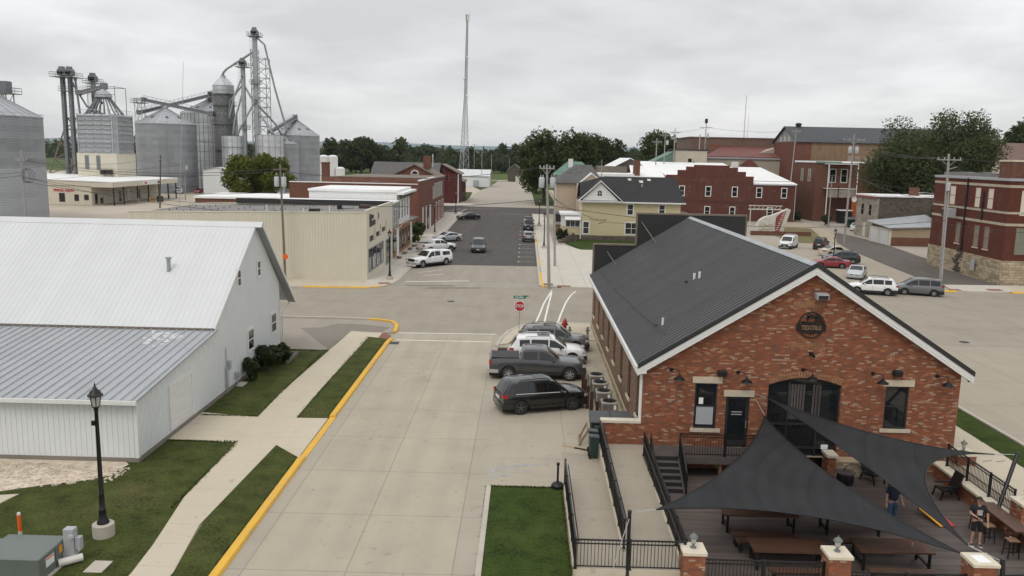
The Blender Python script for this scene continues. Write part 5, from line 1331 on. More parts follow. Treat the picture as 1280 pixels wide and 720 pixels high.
  skinned('hand',T,[tuple(p)for p in P],E,Rd,'skin',1,1)
 return T
pA=person('man in black t-shirt, shorts and cap standing by the bar stools',dict(la=((.30,.0,1.14),(.30,-.09,.90)),ra=((-.27,.0,1.17),(-.07,-.2,1.10)),kl=(.12,-.02,.50),al=(.13,0,.08),kr=(-.11,-.02,.50),ar=(-.13,.02,.08),shirt='cloth_black',pants='cloth_black',short=0,hairm='hair_dark',cap=True))
for(x,z,w,h,m_)in((-.03,1.27,.09,.2,'print_grey'),(.05,1.27,.07,.2,'print_grey'),(-.085,1.27,.035,.17,'print_red')):
 g_=MB();g_.grid([[(x+w*(u-.5),-.142+.22*(x+w*(u-.5))**2,z+h*(v_-.5))for u in(0,.5,1)]for v_ in(0,.5,1)]);g_.build('shirt_print',m_,pA)
place(pA,(17.25,29.2,-.7),R_(-12));pA.scale=(1.06,)*3
pB=person('man in navy t-shirt and jeans seen from behind under the sails',dict(la=((.27,-.02,1.16),(.25,-.2,.98)),ra=((-.27,.0,1.16),(-.29,-.06,.92)),kl=(.1,-.03,.50),al=(.11,.02,.08),kr=(-.1,-.02,.50),ar=(-.12,.03,.08),shirt='cloth_navy',pants='denim',short=.97,hairm='hair_dark'))
g_=MB();g_.lathe([(0,.15),(.075,.149),(.085,.14)],(0.02,0,1.32),14,'y');g_.build('shirt_print','print_grey',pB)
place(pB,(14.78,30.75,-.7),R_(8));pB.scale=(1.05,)*3
# the right wrist of the man in black holds a phone
o=tag(MB().obox((17.27,28.86,.46),(.075,.14,.012),R_(-12),.5).build('phone','cloth_black'),'dark phone held by the man in the black t-shirt','phone')
# bucket carried by the man in navy
o=thing('bucket','grey bucket beside the man in the navy t-shirt','bucket',(14.3,30.5,-.7))
MB().lathe([(0,.0),(.13,0),(.16,.32),(.145,.32),(.12,.03),(0,.03)],(14.3,30.5,-.7),16).build('pail','util_grey',o,smooth=40);MB().path([(14.3+.15*math.cos(u),30.5,-.4+.16*math.sin(u))for u in[PI*i/8 for i in range(9)]],.008,4).build('handle','steel_dark',o)

# ------------------------------------------------------------------ beside the hall: condensers, posts, bins, hydrant, stop sign
ac=local_thing('air_conditioner','tan condenser unit with a label, nearest the brick screen wall','air conditioner','condensers along the brick hall')
MB().box(-.42,.42,-.42,.42,.08,.98).build('casing','ac_case',ac,bevel=.05)
lv=MB()
for i in range(14):
 z=.16+i*.055;lv.box(-.427,.427,-.36,.36,z,z+.02).box(-.36,.36,-.427,.427,z,z+.02)
lv.build('louvre','ac_dark',ac)
MB().lathe([(.0,.985),(.36,.985),(.36,.97)],(0,0,0),28).build('fan_opening','ac_dark',ac)
gr_=MB()
for i in range(7):gr_.lathe([(.05+i*.05,1.005),(.06+i*.05,1.012),(.062+i*.05,1.0)],(0,0,0),28)
for i in range(8):gr_.beam((0,0,1.008),(.37*math.cos(i*PI/4),.37*math.sin(i*PI/4),1.008),.012,.012)
gr_.build('fan_grille','black_metal',ac)
MB().box(-.46,.46,-.46,.46,0,.08).build('pad','walk_concrete',ac)
MB().box(.2,.33,-.432,-.428,.62,.86).build('label_plate','sign_white',ac)
MB().path([(.42,-.3,.3),(.6,-.28,.3),(.72,-.2,.5)],.025,6).build('pipe','dark_trim',ac)
place(ac,(4.62,41.05,0))
for(x,y,lb)in((4.5,42.95,'tan condenser unit second from the brick screen wall'),(4.45,44.65,'tan condenser unit third from the brick screen wall'),(4.4,46.3,'tan condenser unit farthest from the brick screen wall')):copy_tree(ac,(x,y,0),0,lb)
def hpost(x,y,h,lab):
 o=thing('bollard',lab,'bollard',(x,y,0),0,'rusty steel posts in front of the condensers')
 MB().box(x-.09,x-.075,y-.1,y+.1,0,h).box(x+.075,x+.09,y-.1,y+.1,0,h).box(x-.075,x+.075,y-.01,y+.01,0,h-.005).build('steel_section','rust_beam',o)
for i,(x,y,h)in enumerate(((3.55,44.9,1.35),(3.6,43.8,1.35),(3.65,42.7,1.3),(3.75,41.4,1.35),(3.95,40.3,1.15))):
 hpost(x,y,h,['rusty steel post at the bumper of the dark pickup','rusty steel post second from the pickup end of the row','rusty steel post in the middle of the row','rusty steel post second from the dumpster end of the row','short rusty steel post nearest the dumpster'][i])
ds=thing('dumpster','green dumpster with ribbed grey lids behind the brick screen wall','dumpster',(4.3,37.6,0))
MB().hexa([(3.45,37.05,.12),(5.2,37.05,.12),(5.2,38.0,.12),(3.45,38.0,.12),(3.35,36.9,1.15),(5.3,36.9,1.15),(5.3,38.2,1.15),(3.35,38.2,1.15)]).build('body','bin_green',ds)
for xa in(3.33,4.35):
 l_=MB().hexa([(xa,36.85,1.15),(xa+.97,36.85,1.15),(xa+.97,38.25,1.28),(xa,38.25,1.28),(xa,36.85,1.19),(xa+.97,36.85,1.19),(xa+.97,38.25,1.32),(xa,38.25,1.32)])
 for i in range(6):l_.hexa([(xa+.08+i*.15,36.9,1.19),(xa+.14+i*.15,36.9,1.19),(xa+.14+i*.15,38.2,1.31),(xa+.08+i*.15,38.2,1.31),(xa+.08+i*.15,36.9,1.215),(xa+.14+i*.15,36.9,1.215),(xa+.14+i*.15,38.2,1.335),(xa+.08+i*.15,38.2,1.335)])
 l_.build('lid','bin_lid',ds)
for x in(3.5,4.2):MB().box(x,x+.3,36.86,36.9,.9,1.02).build('lift_pocket','bin_lid',ds)
bn=local_thing('wheelie_bin','green wheelie bin beside the dumpster','bin','wheelie bins along the ramp wall')
MB().hexa([(-.24,-.26,.1),(.24,-.26,.1),(.24,.26,.1),(-.24,.26,.1),(-.29,-.34,1.0),(.29,-.34,1.0),(.29,.34,1.0),(-.29,.34,1.0)]).build('body','bin_green',bn)
MB().hexa([(-.31,-.36,1.0),(.31,-.36,1.0),(.31,.38,1.03),(-.31,.38,1.03),(-.3,-.35,1.06),(.3,-.35,1.06),(.3,.37,1.1),(-.3,.37,1.1)]).build('lid','bin_lid',bn,bevel=.015)
for sx in(-.24,.24):MB().lathe([(0,-.03),(.11,-.03),(.11,.03),(0,.03)],(sx,.3,.11),14,'x').build('wheel','tyre',bn)
MB().path([(-.22,.4,.98),(.22,.4,.98)],.018,6).build('handle','dark_trim',bn)
bn.scale=(.62,.62,1.0);place(bn,(3.4,36.1,0),R_(90));copy_tree(bn,(3.38,35.35,0),R_(93),'green wheelie bin nearest the camera along the ramp wall')
pl_=thing('leaning_boards','two weathered boards leaning on the dumpster','boards',(3.1,37.4,0))
pm=MB()
for i in(0,3):pm.beam((2.85+.02*i,37.0+i*.33,.03),(3.25,37.1+i*.33,.7),.1,.02,(0,1,0))
pm.beam((2.84,36.9,.06),(2.9,38.3,.06),.05,.09);pm.beam((3.22,37.0,.66),(3.28,38.4,.66),.05,.09);pm.build('planks','pallet_wood',pl_)
hy=local_thing('fire_hydrant','red fire hydrant on the corner behind the parked SUVs','hydrant')
MB().lathe([(0,0),(.17,0),(.17,.05),(.115,.07),(.11,.55),(.15,.57),(.15,.62),(.125,.64),(.12,.72),(.07,.8),(.035,.82),(.035,.87),(0,.87)],n=18).build('barrel','hydrant_red',hy,smooth=40)
for a in(0,PI/2,PI):MB().tube((0,0,.5),(math.cos(a)*.2,-math.sin(a)*.2,.5),.065,.06,10).build('nozzle','hydrant_red',hy)
place(hy,(3.3,61.6,.07));hy.scale=(1.3,)*3
for x,lb in((3.6,'small grey standpipe beside the red hydrant'),(4.95,'grey twin standpipe against the brick hall corner')):
 o=thing('standpipe',lb,'standpipe',(x,60.2,0.07));MB().tube((x,60.2,.07),(x,60.2,.85),.08,.08,10).build('pipe','steel_dark',o);MB().tube((x-.16,60.1,.62),(x+.16,60.1,.62),.07,.07,10).build('outlet','steel_dark',o)
ss=thing('stop_sign','red octagonal STOP sign with a green street name plate on top','sign',(-.18,57.9,0))
MB().box(-.2,-.16,57.88,57.92,0,3.3).build('post','sign_post',ss)
oc=lambda r,y:[(-.18+r*math.cos(PI/8+i*PI/4),y,2.75+r*math.sin(PI/8+i*PI/4))for i in range(8)]
MB().extr(oc(.41,57.86),(0,.012,0)).build('border','sign_white',ss);st=MB().extr(oc(.37,57.852),(0,.006,0)).build('plate','sign_red',ss)
text_mesh('stop_lettering','STOP',.33,'sign_white',st,(-.18,57.848,2.745),FACE_S,.002,sx=.78,bold=.003)
sp_=MB().box(-.62,.26,57.875,57.885,3.3,3.5).build('street_plate','sign_green',ss)
lt=MB();xx=-.5
for w_ in(.05,.07,.03,.06,.06,.04,.07):lt.box(xx,xx+w_,57.868,57.873,3.36,3.36+random.uniform(.06,.1));xx+=w_+.035
lt.build('lettering','sign_white',sp_)
pb=thing('planter_block','rust brown block at the kerb corner behind the dark pickup','block',(-1.25,54.6,0));MB().box(-1.6,-.95,54.3,54.8,0,.42).build('block_body','rust_beam',pb,bevel=.02)
pb2=thing('umbrella_stand','black umbrella base with a short pole at the lawn corner','umbrella stand',(1.62,31.9,0));MB().lathe([(0,0),(.24,0),(.26,.12),(.2,.2),(.08,.26),(0,.26)],(1.62,31.9,0),18).build('base','black_metal',pb2,smooth=40);MB().tube((1.62,31.9,.2),(1.62,31.9,1.0),.045,.045,8).build('pole','black_metal',pb2);MB().lathe([(0,0),(.07,.02),(.07,.1),(0,.14)],(1.62,31.9,.96),10).build('pole_cap','black_metal',pb2)  # umbrella stand with a short bare pole, no lamp
# ------------------------------------------------------------------ lamp posts
lp=local_thing('street_lamp','black lamp post on a round concrete footing in the near lawn','street lamp','black lantern street lamps')
MB().lathe([(0,-.1),(.36,-.1),(.36,.42),(.33,.45),(0,.45)],n=26).build('footing','kerb_concrete',lp,smooth=40)
MB().lathe([(0,.45),(.2,.45),(.2,.52),(.14,.6),(.115,.95),(.125,.97),(.1,1.0),(.085,1.5),(.095,1.52),(.08,1.56),(.062,4.5),(.075,4.52),(.075,4.6),(0,4.6)],n=16).build('post','black_metal',lp,smooth=40)
ln=MB().lathe([(.06,4.58),(.1,4.62),(.13,4.68),(0,4.68)],n=12).build('lantern','black_metal',lp,smooth=40)
fr_=MB()
for i in range(6):
 a=i*PI/3;fr_.beam((.13*math.cos(a),.13*math.sin(a),4.66),(.2*math.cos(a),.2*math.sin(a),5.08),.018,.018)
fr_.build('frame','black_metal',ln);MB().lathe([(.115,4.68),(.182,5.07),(0,5.07)],n=12).build('lantern_glass','lamp_glass',ln,smooth=40)
MB().lathe([(.25,5.05),(.25,5.09),(.2,5.12),(.17,5.2),(.08,5.28),(.06,5.34),(.03,5.36),(.03,5.44),(.012,5.46),(.012,5.52),(0,5.52)],n=18).build('lantern_roof','black_metal',lp,smooth=40)
MB().box(-.17,-.05,-.06,.06,4.0,4.16).build('outlet_box','black_metal',lp)
place(lp,(-14.45,26.7,0))
for x,y,l in((-14.2,86.3,'black lamp post at the corner of the beige metal building'),(-15.0,137.5,'black lamp post behind the silver sedan on the west pavement'),(-15.5,185.5,'black lamp post beyond the black sedan'),(3.0,119.8,'black lamp post beside the tall transformer pole'),(2.9,158.5,'black lamp post by the far east pavement'),(40.1,105.9,'black lamp post in the car park beside the red sedan')):
 copy_tree(lp,(x,y,.0),0,l,scale=.93 if x>30 else None)
# ------------------------------------------------------------------ the corner with utility boxes
ub=thing('utility_cabinet','green ground transformer cabinet with warning labels','cabinet',(-16.0,24.6,0))
MB().box(-17.3,-14.75,23.4,24.75,0,.78).build('cabinet_body','util_green',ub,bevel=.03);MB().box(-17.1,-15.1,24.755,25.6,0,.5).build('rear_housing','util_green',ub,bevel=.03)
MB().box(-14.748,-14.742,23.75,24.2,.32,.62).build('warning_label','sign_white',ub);MB().box(-14.741,-14.738,23.78,24.17,.55,.6).build('label_stripe','marker_orange',ub)
MB().box(-14.748,-14.742,24.5,24.68,.42,.68).build('warning_label','board_yellow',ub);MB().box(-14.749,-14.744,24.28,24.3,.05,.72).build('door_seam','dark_trim',ub)
MB().box(-17.4,-14.65,23.3,25.7,-.02,.04).build('pad','kerb_concrete',ub)
mp=thing('meter_pedestal','grey electricity meter pedestal beside the green cabinet','meter',(-14.4,25.0,0))
MB().box(-14.72,-14.38,24.7,24.98,0,1.15).build('casing','util_grey',mp,bevel=.015);MB().box(-14.36,-14.2,24.75,24.95,.45,.85).build('side_box','util_grey',mp);MB().lathe([(0,-.06),(.09,-.05),(.1,0)],(-14.46,24.69,.9),16,'y').build('meter_dial','lamp_glass',mp)
tag(MB().tube((-14.75,24.4,.14),(-14.2,24.85,.14),.13,.13,14).build('white_pipe','pipe_white'),'short white pipe lying between the cabinet and the meter','pipe')
tag(MB().box(-13.8,-13.2,24.1,24.85,0,.035).build('ground_cover_plate','kerb_concrete',bevel=.01),'flat pale concrete cover in the grass by the lamp post','cover plate')
mk_=thing('marker_post','orange and white marker post behind the green cabinet','marker',(-16.95,26.0,0));MB().tube((-16.95,26.0,0),(-16.95,26.0,.42),.06,.06,12).build('post','pipe_white',mk_);MB().tube((-16.95,26.0,.42),(-16.95,26.0,1.0),.062,.062,12).build('sleeve','marker_orange',mk_);MB().tube((-16.95,26.0,1.0),(-16.95,26.0,1.08),.06,.05,12).build('cap','pipe_white',mk_)
struct('slab',MB().prism([(-21.5,29.4),(-19.4,29.85),(-19.6,28.9),(-21.5,26.5)],-.03,.03),'walk_concrete')
# ------------------------------------------------------------------ the white barn
BX=-16.4
barn=thing('white_barn','long white metal barn with a lower grey-roofed lean-to','building',(BX,44,0))
def ribwall(name,pts,out,mat,par,pitch=.23,d=.025,th=.12):
 """vertical ribbed cladding on a polygon in the plane x=const (out=±1) or y=const"""
 m=MB();ax=0 if abs(pts[0][0]-pts[1][0])<1e-6 and abs(pts[0][0]-pts[2][0])<1e-6 else 1
 vec=(-out*th,0,0)if ax==0 else(0,-out*th,0)
 m.extr(pts,vec)
 o_=1-ax;lo=min(p[o_]for p in pts);hi=max(p[o_]for p in pts)
 def zr(u):
  zz=[]
  n=len(pts)
  for i in range(n):
   a,b=pts[i],pts[(i+1)%n]
   if(a[o_]-u)*(b[o_]-u)<=0 and abs(a[o_]-b[o_])>1e-9:zz.append(a[2]+(b[2]-a[2])*(u-a[o_])/(b[o_]-a[o_]))
  return(min(zz),max(zz))if len(zz)>=2 else None
 u=lo+pitch/2;w=pitch*.13
 c=pts[0][ax]
 while u<hi:
  z=zr(u)
  if z and z[1]-z[0]>.05:
   if ax==0:m.hexa([(c,u-w,z[0]),(c,u+w,z[0]),(c+out*d,u+w*.5,z[0]),(c+out*d,u-w*.5,z[0]),(c,u-w,z[1]),(c,u+w,z[1]),(c+out*d,u+w*.5,z[1]),(c+out*d,u-w*.5,z[1])])
   else:m.hexa([(u-w,c,z[0]),(u+w,c,z[0]),(u+w*.5,c+out*d,z[0]),(u-w*.5,c+out*d,z[0]),(u-w,c,z[1]),(u+w,c,z[1]),(u+w*.5,c+out*d,z[1]),(u-w*.5,c+out*d,z[1])])
  u+=pitch
 return m.build(name,mat,par)
ribwall('gable_wall',[(BX,42.55,.2),(BX,54.3,.2),(BX,54.3,4.6),(BX,49.65,8.85),(BX,42.55,3.95)],1,'white_metal',barn)
ribwall('lean_to_wall',[(BX,33.5,.18),(BX,42.55,.2),(BX,42.55,3.85),(BX,33.5,2.72)],1,'white_metal',barn)
ribwall('lean_to_wall',[(-62,33.5,.18),(BX,33.5,.18),(BX,33.5,2.72),(-62,33.5,2.72)],-1,'white_metal',barn)
ribwall('side_wall',[(-62,54.3,.2),(BX,54.3,.2),(BX,54.3,4.6),(-62,54.3,4.6)],1,'white_metal',barn)
MB().box(-62,BX+.03,33.46,33.6,-.05,.18).box(BX-.1,BX+.03,33.6,54.3,-.05,.2).build('foundation','patch_asphalt',barn)
MB().box(BX-.12,BX+.03,33.465,33.6,.18,2.72).build('corner_trim','white_trim',barn)
def slopeY(par,name,mat,xa,xb,ya,za,yb,zc,pitch,th=.08,rib=.035,rw=.03):
 """slope running along X; (ya,za) eave, (yb,zc) upper edge"""
 m=MB();d=Vector((0,yb-ya,zc-za));L=d.length;d.normalize();n=Vector((0,-d.z,d.y))
 if n.z<0:n=-n
 P=lambda s,x,h:(x,ya+d.y*s+n.y*h,za+d.z*s+n.z*h)
 m.hexa([P(0,xa,-th),P(0,xb,-th),P(L,xb,-th),P(L,xa,-th),P(0,xa,0),P(0,xb,0),P(L,xb,0),P(L,xa,0)])
 x=xb-pitch/2
 while x>xa and rib:
  m.hexa([P(0,x-rw,-.01),P(0,x+rw,-.01),P(L,x+rw,-.01),P(L,x-rw,-.01),P(0,x-rw*.4,rib),P(0,x+rw*.4,rib),P(L,x+rw*.4,rib),P(L,x-rw*.4,rib)])
  x-=pitch
 return m.build(name,mat,par)
rS=slopeY(barn,'roof','white_roof_metal',-62,BX+.1,42.35,4.02,49.65,9.02,.3,rib=.012)
slopeY(barn,'roof','white_roof_metal',-62,BX+.5,56.4,3.15,49.65,9.02,.24,rib=.018)
slopeY(barn,'lean_to_roof','grey_roof_metal',-62,BX+.22,33.15,2.86,42.52,3.93,.46,rib=.06,rw=.045)
MB().extr([(BX+.5,49.3,8.8),(BX+.5,49.65,9.1),(BX+.5,50.0,8.8)],(-46,0,0)).build('ridge_cap','white_roof_metal',barn)
mbx=MB()
mbx.extr([(BX+.08,42.35,3.84),(BX+.08,49.65,8.84),(BX+.08,49.65,9.0),(BX+.08,42.35,4.0)],(.04,0,0));mbx.extr([(BX+.46,56.4,2.9),(BX+.46,49.65,8.76),(BX+.46,49.65,9.0),(BX+.46,56.4,3.14)],(.05,0,0));mbx.build('rake_board','white_trim',barn)
MB().extr([(BX+.455,56.4,2.94),(BX+.455,49.65,8.80),(BX+.455,49.65,8.84),(BX+.455,56.4,2.98)],(-.5,0,0)).build('soffit','grey_roof_metal',barn)
MB().box(-62,BX+.2,33.06,33.15,2.66,2.84).build('gutter','white_trim',barn)
MB().box(-62,BX+.08,42.26,42.36,3.9,4.0).build('eave_flashing','shingle_brown',barn)
MB().path([(BX+.15,56.1,3.0),(BX+.1,54.6,2.5),(BX+.1,54.45,2.2),(BX+.1,54.42,.2)],.05,6).build('downpipe','white_trim',barn)
def bwin(y,z,w,h):window(barn,'E',(BX,y,z),w,h,'white_trim','window_glass',True,.14)
bwin(46.5,6.1,.5,.85);bwin(50.05,6.18,.5,.85);bwin(48.2,2.1,.95,1.15);bwin(52.75,2.2,.95,1.15)
d=MB().box(BX,BX+.05,36.75,39.2,.3,2.42).build('garage_door','white_siding',barn)
MB().box(BX,BX+.09,36.62,36.75,.3,2.52).box(BX,BX+.09,39.2,39.33,.3,2.52).box(BX,BX+.088,36.75,39.2,2.42,2.52).build('frame','white_trim',d)
mv=MB();mv.tube((-20.2,46.0,6.4),(-20.2,46.0,7.25),.11,.11,12);mv.tube((-20.2,46.0,7.2),(-20.2,46.0,7.3),.17,.17,12);mv.build('roof_vent','galv_plain',barn)
sn=MB()
for i in range(46):
 u,v_=random.gauss(0,.38),random.gauss(0,.42);x=-18.6+u-v_*.25;y=41.2+v_*.9
 if y<42.3:sn.obox((x,y,2.86+(y-33.15)*.1142+.012),(random.uniform(.12,.4),random.uniform(.15,.45),.004+i*.0003),random.random(),math.atan(.1142))
sn.build('roof_coating','roof_coat',barn)
for(y,z,w,h,dd)in((44.2,1.55,.3,.5,.18),(43.9,.9,.22,1.2,.12),(45.35,.7,.3,.3,.15),(45.6,.62,.25,.25,.2)):MB().box(BX+.02,BX+.02+dd,y-w/2,y+w/2,z-h/2,z+h/2).build('meter_box','util_grey',barn)
MB().path([(BX+.09,43.9,0),(BX+.09,43.9,2.6)],.03,6).path([(BX+.15,45.4,0),(BX+.15,45.4,.7)],.03,6).build('conduit','util_grey',barn)
# ------------------------------------------------------------------ west side of the far street
def bld(name,label,loc):return thing(name,label,'building',loc)
# beige metal building with the cream shop front
BXf,BYs,BZ=-16.5,85.56,7.2
b=bld('metal_shop','long beige ribbed metal building with a cream shop front at the corner',(BXf,BYs,0))
ribwall('side_wall',[(-41.6,BYs,0),(BXf,BYs,0),(BXf,BYs,7.2),(-41.6,BYs,6.8)],-1,'beige_metal',b,.32,.035)
MB().box(BXf-.12,BXf-.001,BYs+.02,102.5,0,7.32).build('front_wall','cream',b)
ribwall('rear_wall',[(-41.6,102.5,0),(BXf-.12,102.5,0),(BXf-.12,102.5,7.3),(-41.6,102.5,6.8)],1,'beige_metal',b,.32)
MB().extr([(-41.6,BYs+.1,6.5),(BXf-.13,BYs+.1,6.9),(BXf-.13,102.4,6.95),(-41.6,102.4,6.5)],(0,0,-.1)).build('roof','membrane_grey',b)
MB().box(-41.6,-41.5,BYs+.13,102.5,0,6.6).build('end_wall','beige_metal',b)
cp=MB();cp.hexa([(-41.6,BYs-.06,6.78),(BXf,BYs-.06,7.18),(BXf,BYs+.15,7.18),(-41.6,BYs+.15,6.78),(-41.6,BYs-.06,6.88),(BXf,BYs-.06,7.28),(BXf,BYs+.15,7.28),(-41.6,BYs+.15,6.88)])
cp.box(BXf-.2,BXf+.06,BYs-.05,102.6,7.32,7.48);cp.build('coping','beige_metal',b)
MB().box(-36,BXf-.3,102.1,102.35,6.9,7.5).build('parapet','dark_trim',b)
for i in range(7):
 for j in range(9):
  if random.random()<.8:MB().box(-40+j*2.4,-39.93+j*2.4,88+i*1.9,88.07+i*1.9,6.5+(j*2.4+1.6)*.016,6.72+j*.03).build('roof_vent','dark_iron',b)
for(x,y,w,h,m_)in((-27.3,88.5,.4,.75,'galv_plain'),(-23.7,87.6,.12,.5,'white_trim'),(-22.6,88.1,1.0,.5,'ac_dark'),(-21.9,92,.1,.6,'white_trim'),(-29,92,.1,.6,'white_trim'),(-21.5,95.3,.5,.5,'dark_iron'),(-18.9,97,1.2,.45,'rust_beam'),(-20.8,96.5,1.2,.1,'steel_dark')):
 MB().box(x-w/2,x+w/2,y-w/2,y+w/2,6.7,6.85+h).build('roof_unit',m_,b)
w=MB().box(BXf,BXf+.06,86.45,95.6,.72,.84).box(BXf,BXf+.06,86.45,95.6,3.16,3.28).box(BXf,BXf+.06,86.45,86.57,.84,3.16).box(BXf,BXf+.06,95.48,95.6,.84,3.16)
for k_ in range(1,4):w.box(BXf,BXf+.05,86.5+k_*2.27,86.58+k_*2.27,.84,3.16)
w=w.build('shop_window','grey_trim',b);MB().box(BXf+.005,BXf+.02,86.57,95.48,.84,3.16).build('pane','shop_glass',w)
for i in range(9):MB().box(BXf+.02,BXf+.024,87.0+i*.95+random.uniform(-.2,.2),87.4+i*.95+random.uniform(0,.3),.9,random.uniform(1.3,2.4)).build('display',['util_grey','ac_dark','sign_old_white'][i%3],w)
d=MB().box(BXf,BXf+.05,97.4,100.9,.1,3.2).build('door','grey_trim',b);MB().box(BXf+.04,BXf+.056,97.6,99.0,.25,3.05).box(BXf+.04,BXf+.056,99.2,100.7,.25,3.05).build('pane','shop_glass',d)
sg=MB()
sg.box(BXf,BXf+.07,87.2,88.1,5.55,6.9).box(BXf+.001,BXf+.071,88.1,90.4,5.6,6.15).box(BXf+.001,BXf+.07,88.1,89.4,6.35,6.75)
sgo=sg.build('sign_panel','dark_trim',b)
for(y0_,y1_,z0_,z1_)in((87.3,89.3,4.0,4.55),(91.2,92.9,4.15,4.65),(95.0,96.6,4.35,4.85)):MB().box(BXf,BXf+.05,y0_,y1_,z0_,z1_).build('sign_panel','dark_trim',b)
for(y0_,y1_)in((90.1,90.6),(93.7,94.2),(97.4,97.8)):MB().box(BXf,BXf+.08,y0_,y1_,3.9+(y0_-90)*.05,5.2+(y0_-90)*.05).build('pilaster_sign','cut_stone',b)
sg2=MB().box(BXf,BXf+.05,91.6,93.2,5.7,7.0).build('sign_panel','sign_old_white',b);MB().lathe([(0,.055),(.4,.055),(.42,.05)],(BXf,92.4,6.4),14,'x').build('emblem','faded_red_paint',sg2)
# narrow grey shop
b=bld('grey_shop','narrow shop with dark grey cladding above a white door',(-16.6,102.9,0))
MB().box(-32,-16.6,102.75,108.3,0,3.9).build('lower_wall','shop_brick',b);MB().box(-31.9,-16.61,102.76,108.29,3.9,7.1).build('upper_wall','grey_trim',b)
MB().box(-32,-16.5,102.7,108.3,7.1,7.3).build('coping','membrane_white',b)
for y in(104.5,106.4):window(b,'E',(-16.61,y,5.4),.9,1.8,'white_trim','window_glass')
d=MB().box(-16.6,-16.5,106.2,107.9,.1,3.6).build('door','white_trim',b);MB().box(-16.6,-16.48,103.2,105.6,.9,3.0).build('shop_window','window_glass',b)
for y in(103.4,105.4,107.4):MB().lathe([(0,.1),(.18,0),(.05,-.02)],(-16.2,y,3.95),10).build('lamp_shade','white_trim',b)
# white two-storey brick-based building
b=bld('white_shop','two-storey shop with white upper walls and tan brick ground floor',(-16.8,113.5,0))
ribwall('south_wall',[(-28.5,108.4,0),(-16.85,108.4,0),(-16.85,108.4,8.5),(-28.5,108.4,8.2)],-1,'white_siding',b,.6,.012)
MB().box(-28.5,-16.86,108.55,120.3,0,3.95).build('lower_wall','shop_brick',b);MB().box(-28.5,-16.85,108.53,120.31,3.95,8.3).build('upper_wall','white_siding',b)
MB().box(-16.86,-16.72,108.45,120.3,0,3.95).build('shop_front','shop_brick',b);MB().box(-28.6,-16.7,108.2,121.0,8.3,8.6).build('roof','membrane_white',b)
cn=MB();cn.box(-16.85,-16.45,108.4,120.4,7.4,8.0)
for i in range(14):cn.box(-16.45,-16.2,108.7+i*.86,109.0+i*.86,7.55,8.0)
cn.build('cornice','shingle_brown',b);MB().box(-16.85,-15.9,108.2,120.9,8.0,8.29).build('cornice_top','membrane_white',b)
for y in(110.1,112.7,115.3,117.9):window(b,'E',(-16.85,y,5.9),1.0,2.4,'white_trim','window_glass')
for y in(110.0,112.6,115.3,118.2):window(b,'E',(-16.72,y,1.9),1.3,2.4,'dark_trim','window_glass',False)
for i in range(5):MB().lathe([(0,.1),(.2,0),(.05,-.02)],(-16.3,109+i*2.3,4.1),10).build('lamp_shade','sign_white',b)
for y in(104,109,114,118):tag(MB().lathe([(0,0),(.3,0),(.35,.3),(0,.35)],(-15.9,y,.1),12).build('planter','patch_asphalt'),{104:'low grey planter at the narrow grey shop door',109:'low grey planter at the near corner of the white shop',114:'low grey planter by the middle of the white shop',118:'low grey planter by the far end of the white shop'}[y],'planter','planters at the shop fronts')
# small white porch between white shop and red hall
b=bld('white_porch','small white porch with a grey roof beside the round shrub',(-17.4,124.5,0))
MB().box(-24,-17.6,121.4,128.5,0,3.6).build('wall','white_siding',b);MB().extr([(-24,121.2,4.3),(-16.6,121.2,3.5),(-16.6,121.2,3.65),(-24,121.2,4.45)],(0,7.6,0)).build('roof','shingle_grey',b);window(b,'E',(-17.6,125,1.8),1.6,1.8)
# red brick long hall
b=bld('red_brick_shop','red brick shop row with tall white ground floor doors and white flat roof',(-17.3,150,0))
MB().box(-39,-17.35,136.0,136.3,0,8.35).build('south_wall','brown_brick',b);MB().box(-21,-17.351,135.98,135.999,0,8.9).build('south_pier','red_brick',b)
MB().box(-17.65,-17.3,136.3,157.5,0,8.9).build('street_wall','red_brick',b);MB().box(-39,-17.7,136.3,166,7.4,7.7).build('roof','membrane_white',b);MB().box(-39,-17.66,135.9,136.4,8.36,8.5).box(-17.7,-17.2,135.9,157.5,8.91,9.1).build('coping','membrane_white',b);MB().box(-38.9,-17.66,157.3,157.5,0,8.8).build('north_wall','brown_brick',b)
for y in(139.5,144.2):MB().box(-17.3,-17.22,y-.5,y+.5,.1,4.4).build('door','white_trim',b)
for y in(147.5,150,152.5):window(b,'E',(-17.3,y,6.2),.9,1.9,'faded_red_paint','window_glass')
window(b,'E',(-17.3,155.5,6.2),1.2,2.2,'white_trim','blind_panel');MB().box(-17.3,-17.22,149.5,151.3,.1,4.2).build('door','white_trim',b);MB().box(-17.3,-17.21,146,148,.8,3.6).build('shop_window','window_glass',b)
b=bld('red_brick_store','red brick store with pale boarded windows next to the red shop row',(-17.5,163,0))
MB().box(-36,-17.5,157.6,178.5,0,8.6).build('wall','red_brick',b);MB().box(-36,-17.3,157.55,178.7,8.6,8.85).build('roof','shingle_brown',b)
for y in(160.5,164.5,168.5,172.5):window(b,'E',(-17.5,y,6.4),2.2,2.6,'white_trim','blind_panel',True,.12,mull=2)
for y in(162,168.5,175):window(b,'E',(-17.5,y,2.2),3.2,3.4,'white_trim','faded_red_paint',False,.14,mull=2)
